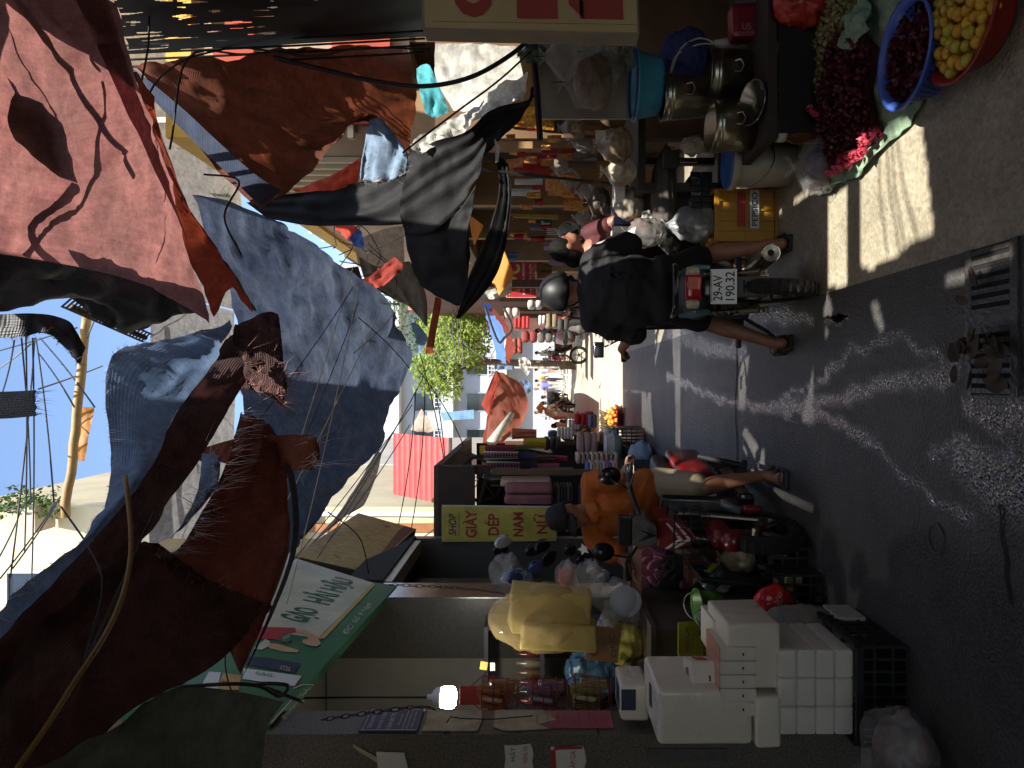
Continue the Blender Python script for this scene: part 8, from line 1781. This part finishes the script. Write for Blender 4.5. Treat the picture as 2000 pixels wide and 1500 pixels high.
figs = [(734, 46, (110, 36, 42), (60, 56, 60), 'distant walker in dark red top in the middle of the street', 'stand', 1.6, .4, (214, 206, 196)), (744, 42, (206, 170, 60), (70, 66, 70), 'distant walker in yellow top', 'stand', 1.58, 2.8, None), (752, 38, (120, 124, 190), (190, 186, 180), 'distant walker in lavender blue shirt', 'stand', 1.55, 3.0, (206, 190, 120)),
        (728, 52, (30, 30, 32), (34, 34, 36), 'distant walker all in black', 'stand', 1.7, 3.1, None), (722, 44, (206, 202, 196), (190, 150, 130), 'distant walker in white shirt and tan trousers', 'stand', 1.6, 2.9, None), (760, 44, (190, 190, 196), (70, 70, 90), 'distant stroller in pale grey shirt', 'stand', 1.6, .2, None), (715, 40, (180, 120, 100), (60, 60, 64), 'distant walker in salmon shirt', 'stand', 1.55, 1.2, None),
        (788, 33, (20, 20, 22), (24, 24, 26), 'broad man in black with dark bags seated on a dark bike', 'sit', 1.75, 3.14, (20, 20, 20)), (776, 36, (28, 28, 32), (30, 30, 34), 'man in black jacket riding away on the far bike', 'sit', 1.7, 3.14, (24, 24, 24)),
        (813, 27, (214, 206, 196), (196, 140, 136), 'bending woman in white blouse and pink trousers with conical hat', 'bend', 1.55, 1.2, 'cone'), (826, 25, (70, 74, 84), (40, 40, 44), 'crouching vendor in grey blue behind the foam boxes', 'squat', 1.6, -.6, None), (842, 22, (34, 36, 42), (50, 48, 50), 'squatting vendor in dark navy near the foam boxes', 'squat', 1.6, -.4, None), (834, 20, (120, 116, 110), (44, 44, 48), 'seated vendor in grey among the cloth piles', 'squat', 1.65, .4, None), (806, 36, (150, 150, 156), (70, 70, 80), 'distant vendor in silver grey at the brick red tent', 'stand', 1.6, .8, None),
        (640, 19, (110, 110, 108), (90, 88, 84), 'seated stallholder in grey shirt by the goods piles', 'sit', 1.55, 1.4, None), (660, 23, (176, 150, 140), (150, 104, 84), 'seated stallholder in dusty pink with bare legs', 'sit', 1.55, 1.6, None), (628, 17.5, (120, 60, 60), (50, 48, 50), 'stallholder in dull red at the white glass case', 'stand', 1.5, 1.4, None), (668, 28, (196, 196, 200), (60, 60, 66), 'stallholder in white top beyond the seated ones', 'sit', 1.55, 1.5, None), (690, 38, (150, 156, 140), (70, 66, 60), 'distant shopper in sage shirt beside the red bike', 'stand', 1.58, 1.9, None), (648, 26, (70, 84, 96), (40, 40, 44), 'stallholder in slate shirt at the back of the stalls', 'stand', 1.58, 1.7, None)]
for y, d, s_, p_, lab, pose, h, fc, hat in figs: figure(0, y, d, s_, p_, lab, pose, h, fc, hat)
def copybike(src, loc, rot, lab, skip=('number_plate',), remap=None):
    r = src.copy(); COL.objects.link(r); r.location = loc; r.rotation_euler = (0, 0, rot); r['label'] = lab
    for ch in [c for c in bpy.data.objects if c.parent == src]:
        if any(ch.name.startswith(s) for s in skip): continue
        c2 = ch.copy(); c2.data = ch.data; COL.objects.link(c2); c2.parent = r
        for g in [c for c in bpy.data.objects if c.parent == ch]: g2 = g.copy(); COL.objects.link(g2); g2.parent = c2
    return r
for src, y, d, rot, lab in ((mt, 788, 33, .1, 'dark motorbike under the broad man in black'), (mt, 775, 36, -.1, 'dark motorbike ridden away by the man in black jacket'), (sct, 684, 33.5, -.9, 'red scooter parked at an angle far down the street'), (mt, 655, 22, 1.2, 'parked motorbike behind the seated stallholder'), (mt, 800, 30, .3, 'dark motorbike parked beside the brick red tent'), (sct, 700, 40, 2.6, 'distant red scooter facing away')):
    copybike(src, ((CY - y) / F * d, d, 0), rot, lab)
for y, d, c, lab in ((779, 32.6, (24, 24, 26), 'black luggage bag strapped behind the broad man'), (795, 32.4, (30, 28, 28), 'second black bag hung off the dark motorbike')):
    bag('luggage_bag', ((CY - y) / F * d, d - .5, .75), (.28, .3, .3), cmat(c), lab, knot=False, seed=int(y), lump=.2)
# blue chair on a white box, table
x = (CY - 712) / F * 36; t = thing('plastic_chair', (x, 36, .45), 'bright blue plastic chair standing on a pale stall table', 'chair')
bl_ = mat('chair_blue', (90, 150, 220), .4, var=.08); MB().rbox((x, 36, .82), (.42, .4, .04), .01).build('seat', bl_, t); MB().rbox((x, 36.2, 1.05), (.42, .04, .4), .01).build('backrest', bl_, t)
for a in (-1, 1):
    for b_ in (-1, 1): MB().cyl((x + a * .18, 36 + b_ * .17, .45), (x + a * .17, 36 + b_ * .16, .8), .02).build('leg', bl_, t)
t = thing('stall_table', (x, 36, 0), 'pale stall table under the bright blue chair', 'table'); MB().box((x, 36, .42), (1.2, .8, .05)).build('table_top', wht, t)
for a in (-1, 1): MB().box((x + a * .5, 36, .1975), (.06, .6, .395)).build('leg', wht, t)
cloth('white_bag_bundle', [[P(1012, 700, 26), P(1016, 720, 26)], [P(1026, 698, 26), P(1030, 724, 26)], [P(1037, 708, 26), P(1036, 722, 26)]], T_wht, 'bunch of white plastic bags hanging between the far tents', cat='bags', nu=14, nv=14, wr=.2, wl=.3)
MB().tube([P(1092, 718, 24), P(1010, 718, 24), P(960, 716, 24)], .035, 8).build('tent_pole', wht, label='pale tent pole dividing the two far tents', cat='pole')
for y, d, c, lab in ((905, 12.6, None, ''),): pass
# bicycle wheel hung in the shed
c = P(940, 935, 9.3); mb = MB().lathe([(.26, -.02), (.29, -.02), (.30, 0), (.29, .02), (.26, .02), (.26, -.02)], c, (0, -1, .2), 32)
t = thing('bicycle_wheel', c - V((0, 0, .3)), 'old wheel hung under the roof of the dark shed', 'wheel'); mb.build('tyre', tyre, t); sp_ = MB()
for k in range(10): a = 2 * PI * k / 10; sp_.cyl(c, c + V((math.cos(a) * .27, 0, math.sin(a) * .27)), .006, n=5)
sp_.lathe([(.001, -.03), (.03, -.03), (.03, .03), (.001, .03)], c, (0, -1, .2), 12); sp_.build('spokes', steel, t)
fold(1010, 1016, 945, 986, 8.6, .3, cmat((150, 110, 96)), 'striped brown mats stacked under the old wheel', 1)
# ================================================================ trees, cables, bits of string
def leaves(mb, c, r, n, size, seed, rnd):
    for _ in range(n):
        while True:
            p = V((rnd.uniform(-1, 1), rnd.uniform(-1, 1), rnd.uniform(-1, 1)))
            if p.length < 1 and noise.noise(p * 2.4 + V((seed, 0, 0))) > -.12 + .3 * (p.length - .6): break
        q = V(c) + V((p.x * r[0], p.y * r[1], p.z * r[2])); a = V((rnd.uniform(-1, 1), rnd.uniform(-1, 1), rnd.uniform(-.9, .4))).normalized(); b = a.orthogonal().normalized(); s = size * rnd.uniform(.6, 1.4)
        mb.add([q, q + a * s * .5 + b * s * .26, q + a * s, q + a * s * .5 - b * s * .26], [(0, 1, 2, 3)])
def tree(base, h, crowns, lab, rnd, m, size, trunk_r=.16, name='tree', lean=(0, 0)):
    t = thing(name, base, lab, 'tree'); top = V(base) + V((lean[0], lean[1], h)); mid = V(base).lerp(top, .5) + V((.15, .1, 0))
    mb = MB().tube([V(base), V(base).lerp(mid, .5), mid, mid.lerp(top, .5), top], [trunk_r, trunk_r * .85, trunk_r * .7, trunk_r * .5, trunk_r * .3], 10)
    for c, r, n in crowns:
        s = mid.lerp(top, rnd.uniform(.0, .8)); e = V(c); mb.tube([s, s.lerp(e, .5) + V((0, 0, .15)), e], [trunk_r * .35, trunk_r * .2, trunk_r * .06], 6)
        for _ in range(4): f = e + V((rnd.uniform(-1, 1) * r[0], rnd.uniform(-1, 1) * r[1], rnd.uniform(-.6, .9) * r[2])) * .8; mb.tube([s.lerp(e, .6), f], [trunk_r * .12, trunk_r * .03], 5)
    mb.build('trunk', mat('bark', (120, 108, 92), .85, var=.3, vs=7, bump=.5, bs=20), t, smooth=True)
    lf = MB()
    for i, (c, r, n) in enumerate(crowns): leaves(lf, c, r, n, size, i * 7.3, rnd)
    lf.build('crown', m, t)
    return t
rnd = random.Random(21)
def C(x, y, d): return tuple(P(x, y, d))
lt = mat('leaf_light', (132, 150, 62), .55, var=.45, vs=3, trans=.45)
tree(tuple(V(((CY - 714) / F * 29, 29, 0))), 6.3, [(C(905, 650, 27), (1.2, 1.4, 1.1), 1400), (C(870, 665, 28), (1.2, 1.5, 1.0), 1300), (C(860, 630, 29), (1.0, 1.2, .9), 900), (C(905, 615, 27.5), (1.0, 1.2, .9), 1000), (C(838, 720, 29), (.9, 1.2, .7), 800), (C(875, 745, 28.5), (.8, 1.0, .6), 600), (C(845, 755, 29), (.4, .6, .8), 300), (C(925, 690, 29), (.9, 1.0, .6), 600)], 'street tree with a pale trunk and sunlit yellow green crown', rnd, lt, .17, .17)
tree(tuple(V((3.4, 37, 0))), 7.5, [((2.7, 36, 6.0), (1.6, 1.6, 1.4), 1200), ((1.4, 37, 7.0), (1.6, 1.8, 1.3), 1100), ((3.6, 36, 7.8), (1.6, 1.6, 1.3), 900)], 'darker tree behind the sunlit one by the pinkish house', rnd, leafd, .2, .16)
# shrub on the balcony of the yellow house
t = thing('balcony_plant', P(55, 985, 14), 'trailing green shrub on the balcony edge of the yellow house', 'plant'); lf = MB()
for k in range(5): leaves(lf, P(-40 + 35 * k, 985 + 6 * math.sin(k * 2), 14), (.22, .3, .25), 130, .11, k, rnd)
lf.build('leaves', leafm, t)
mb = MB()
for k in range(40): x = rnd.uniform(-30, 110); p = P(x, 960 + rnd.uniform(-12, 12), 14); leaves(mb, p, (.05, .05, .05), 2, .1, k, rnd)
mb.build('outer_leaves', leafd, t); MB().tube([P(-50, 990, 14.05), P(50, 992, 14.05), P(115, 990, 14.05)], .05).build('planter', wht, t)
MB().box((-2.62, 14.1, 11.0), (.5, .6, .2)).build('ledge', mat('wall_pinkish', (190, 176, 160), .8, var=.1), bpy.data.objects['yellow_house'])

blackw = mat('cable_black', (24, 24, 26), .6, var=.1); greyw = mat('cable_grey', (96, 96, 94), .6, var=.1); yelw = mat('cable_yellow', (134, 104, 44), .6, var=.2); rope = mat('rope_cream', (176, 160, 116), .8, var=.2)
K = 'black cables crossing the open sky'
L_ = 'thin black cable crossing the open sky beyond the bamboo pole'
for a, b_, m in (((-20, 690), (150, 640), blackw), ((0, 780), (28, 665), blackw), ((60, 985), (42, 660), blackw), ((48, 1080), (50, 620), blackw), ((62, 1130), (64, 660), blackw), ((70, 660), (105, 980), blackw), ((68, 660), (20, 1130), blackw), ((78, 660), (185, 795), blackw), ((75, 690), (145, 795), blackw), ((110, 980), (0, 1130), blackw), ((118, 970), (25, 1110), blackw), ((40, 1000), (-20, 1120), blackw), ((-10, 725), (60, 672), greyw), ((200, 715), (75, 760), greyw), ((210, 540), (170, 660), greyw)):
    wire('cable', P(a[0], a[1], 9), P(b_[0], b_[1], 7.5), .02, .009, m, L_, K)
wire('bamboo_pole', P(170, 610, 8), P(128, 1010, 8), .0, .05, mat('bamboo', (150, 120, 70), .6, var=.3, vs=5), 'long bamboo pole spanning the open sky', None, 'pole', wob=.02)
cloth('banner', [[P(155, 795, 8.3), P(185, 795, 8.3)], [P(150, 850, 8.3), P(175, 850, 8.3)], [P(148, 900, 8.3), P(165, 900, 8.3)]], mat('banner_amber', (206, 140, 40), .6, col2=(110, 60, 40), vs=4, trans=.4), 'amber and brown banner strip hung under the bamboo pole', cat='banner', nu=8, nv=14, wr=.04)
MB().tube(cr([P(245, 930, 2.85), P(256, 1050, 2.7), P(248, 1130, 2.6), P(225, 1200, 2.5), P(190, 1265, 2.4), P(140, 1340, 2.3), P(90, 1420, 2.2), P(20, 1520, 2.1)], 40), .0085, 8).build('yellow_hose', yelw, smooth=True, label='yellow brown hose lying along the maroon tarpaulin', cat='hose')
wire('cable', P(120, 990, 2.9), P(300, 1000, 2.9), .0, .004, blackw, 'slack dark cord crossing the maroon tarpaulin', None, via=[P(200, 1130, 2.6), P(160, 1300, 2.4)])
# thick cable in front of the orange brown tarp
wire('thick_cable', P(535, 112, 3.6), P(1050, 60, 3.6), 0, .012, blackw, 'thick black cable sagging in front of the orange brown tarpaulin', None, via=[P(640, 138, 3.6), P(740, 160, 3.6), P(830, 168, 3.6), P(920, 150, 3.6), P(1000, 105, 3.6)])
for i, (a, v_, b_, lab) in enumerate((((290, 20), [(286, 100), (272, 200), (262, 300), (252, 420)], (235, 500), 'knotted black cord dangling over the edge of the red tarpaulin'), ((440, 95), [(370, 112), (310, 160)], (285, 215), 'thin cable running from the shade net to the folded blue hem'), ((600, 95), [(480, 105), (370, 115)], (330, 290), 'thin cable drooping over the orange brown tarpaulin'), ((1040, 100), [(950, 175), (870, 235)], (790, 300), 'thin cord stretched down to the crumpled cream plastic'), ((840, 100), [(700, 95), (600, 110)], (480, 95), 'slim cable running along the shade net'), ((400, 340), [(470, 355), (440, 420)], (468, 500), 'looped cord hanging near the blue tarpaulin rim'))):
    wire('cable', P(*a, 3.5), P(*b_, 3.4), 0, .005, blackw, lab, None, via=[P(*q, 3.45) for q in v_], wob=.015)
# strings in front of the blue tarp
for i, (a, b_, m, lab) in enumerate((((690, 520), (480, 1170), rope, 0), ((700, 560), (560, 1180), rope, 0), ((745, 600), (490, 1110), rope, 0), ((830, 730), (620, 1090), greyw, 1), ((815, 760), (640, 1040), greyw, 1), ((805, 790), (560, 1110), greyw, 1), ((800, 830), (640, 1060), greyw, 1), ((690, 560), (490, 840), blackw, 2), ((700, 590), (530, 1000), blackw, 2), ((770, 610), (690, 690), rope, 0), ((800, 720), (700, 620), blackw, 2))):
    wire('string', P(*a, 5.4), P(*b_, 4.6), .02, .0035, m, ['pale string stretched across the blue tarpaulin', 'grey string fanning from the lower tip of the blue tarpaulin', 'dark string crossing the blue tarpaulin'][lab], ['pale strings across the blue tarpaulin', 'grey strings at the tip of the blue tarpaulin', 'dark strings across the blue tarpaulin'][lab], 'string')
for i, (a, b_) in enumerate((((820, 690), (880, 1000)), ((815, 720), (905, 870)), ((830, 740), (800, 1050)), ((812, 760), (770, 1060)), ((850, 760), (870, 1000)), ((880, 1000), (810, 1060)))):
    wire('cable', P(*a, 9), P(*b_, 10), .05, .007, blackw, 'thin cable strung past the red awning', 'cables strung past the red awning')
for i in range(16):
    a = (rnd.uniform(640, 740), rnd.uniform(420, 560)); b_ = (a[0] + rnd.uniform(-60, 110), a[1] + rnd.uniform(-60, 110))
    wire('cable', P(*a, 8), P(*b_, 8.4), rnd.uniform(-.05, .15), .006, blackw if i % 3 else greyw, 'tangled cable knotted beside the beige awning', 'tangled cables by the beige awning', wob=.05)
for i in range(10):
    a = (rnd.uniform(840, 960), rnd.uniform(700, 740)); b_ = (a[0] + rnd.uniform(-90, 60), a[1] - rnd.uniform(40, 160))
    wire('cable', P(*a, 22), P(*b_, 24), rnd.uniform(-.1, .3), .012, greyw, 'thin cable among the branches of the sunlit street tree', 'cables among the tree branches', wob=.05)
for i, y in enumerate((20, 35, 48, 62)):
    wire('cable', P(210, y + 70, 4.2), P(830, y + 40, 4.6), .1, .007, blackw, 'long dark cable running along the shade net', 'cables along the shade net')
wire('cable', P(560, 1085, 4.2), P(480, 1420, 3.5), 0, .004, blackw, 'thin cord hanging down over the rice shop sign', None, via=[P(470, 1190, 3.5), P(440, 1300, 3.5)])
wire('cable', P(640, 1000, 5.5), P(720, 1120, 6.2), 0, .005, blackw, 'thin cord tied over the faded box sign', None, via=[P(702, 1050, 5.9)])
wire('cord_tangle', P(345, 1345, 3.0), P(595, 1368, 3.3), 0, .008, blackw, 'tangled black cord at the rim of the green grey awning', None, 'cord', via=[P(440, 1335, 3.05), P(500, 1340, 3.1), P(540, 1362, 3.15), P(555, 1340, 3.1), P(500, 1338, 3.1)], wob=.03)
# strip of twine bits and knots
for x, y, d in ((410, 378, 5.8), (740, 590, 7.2)):
    cloth('twine_tuft', [[P(x, y, d), P(x + 6, y + 4, d)], [P(x + 40, y + 2, d), P(x + 44, y + 8, d)]], mat('twine_green', (150, 170, 120), .7, var=.2), 'tuft of pale green twine tied on the %s' % ('rim of the black drape' if x < 500 else 'tip of the twisted red rag'), cat='twine', nu=6, nv=10, wr=.04, wl=.05, fray=('b', 'l', 'r'), fraylen=.15)
for o in list(bpy.data.objects):
    if o.type == 'MESH' and len(o.data.polygons) == 0: bpy.data.objects.remove(o)
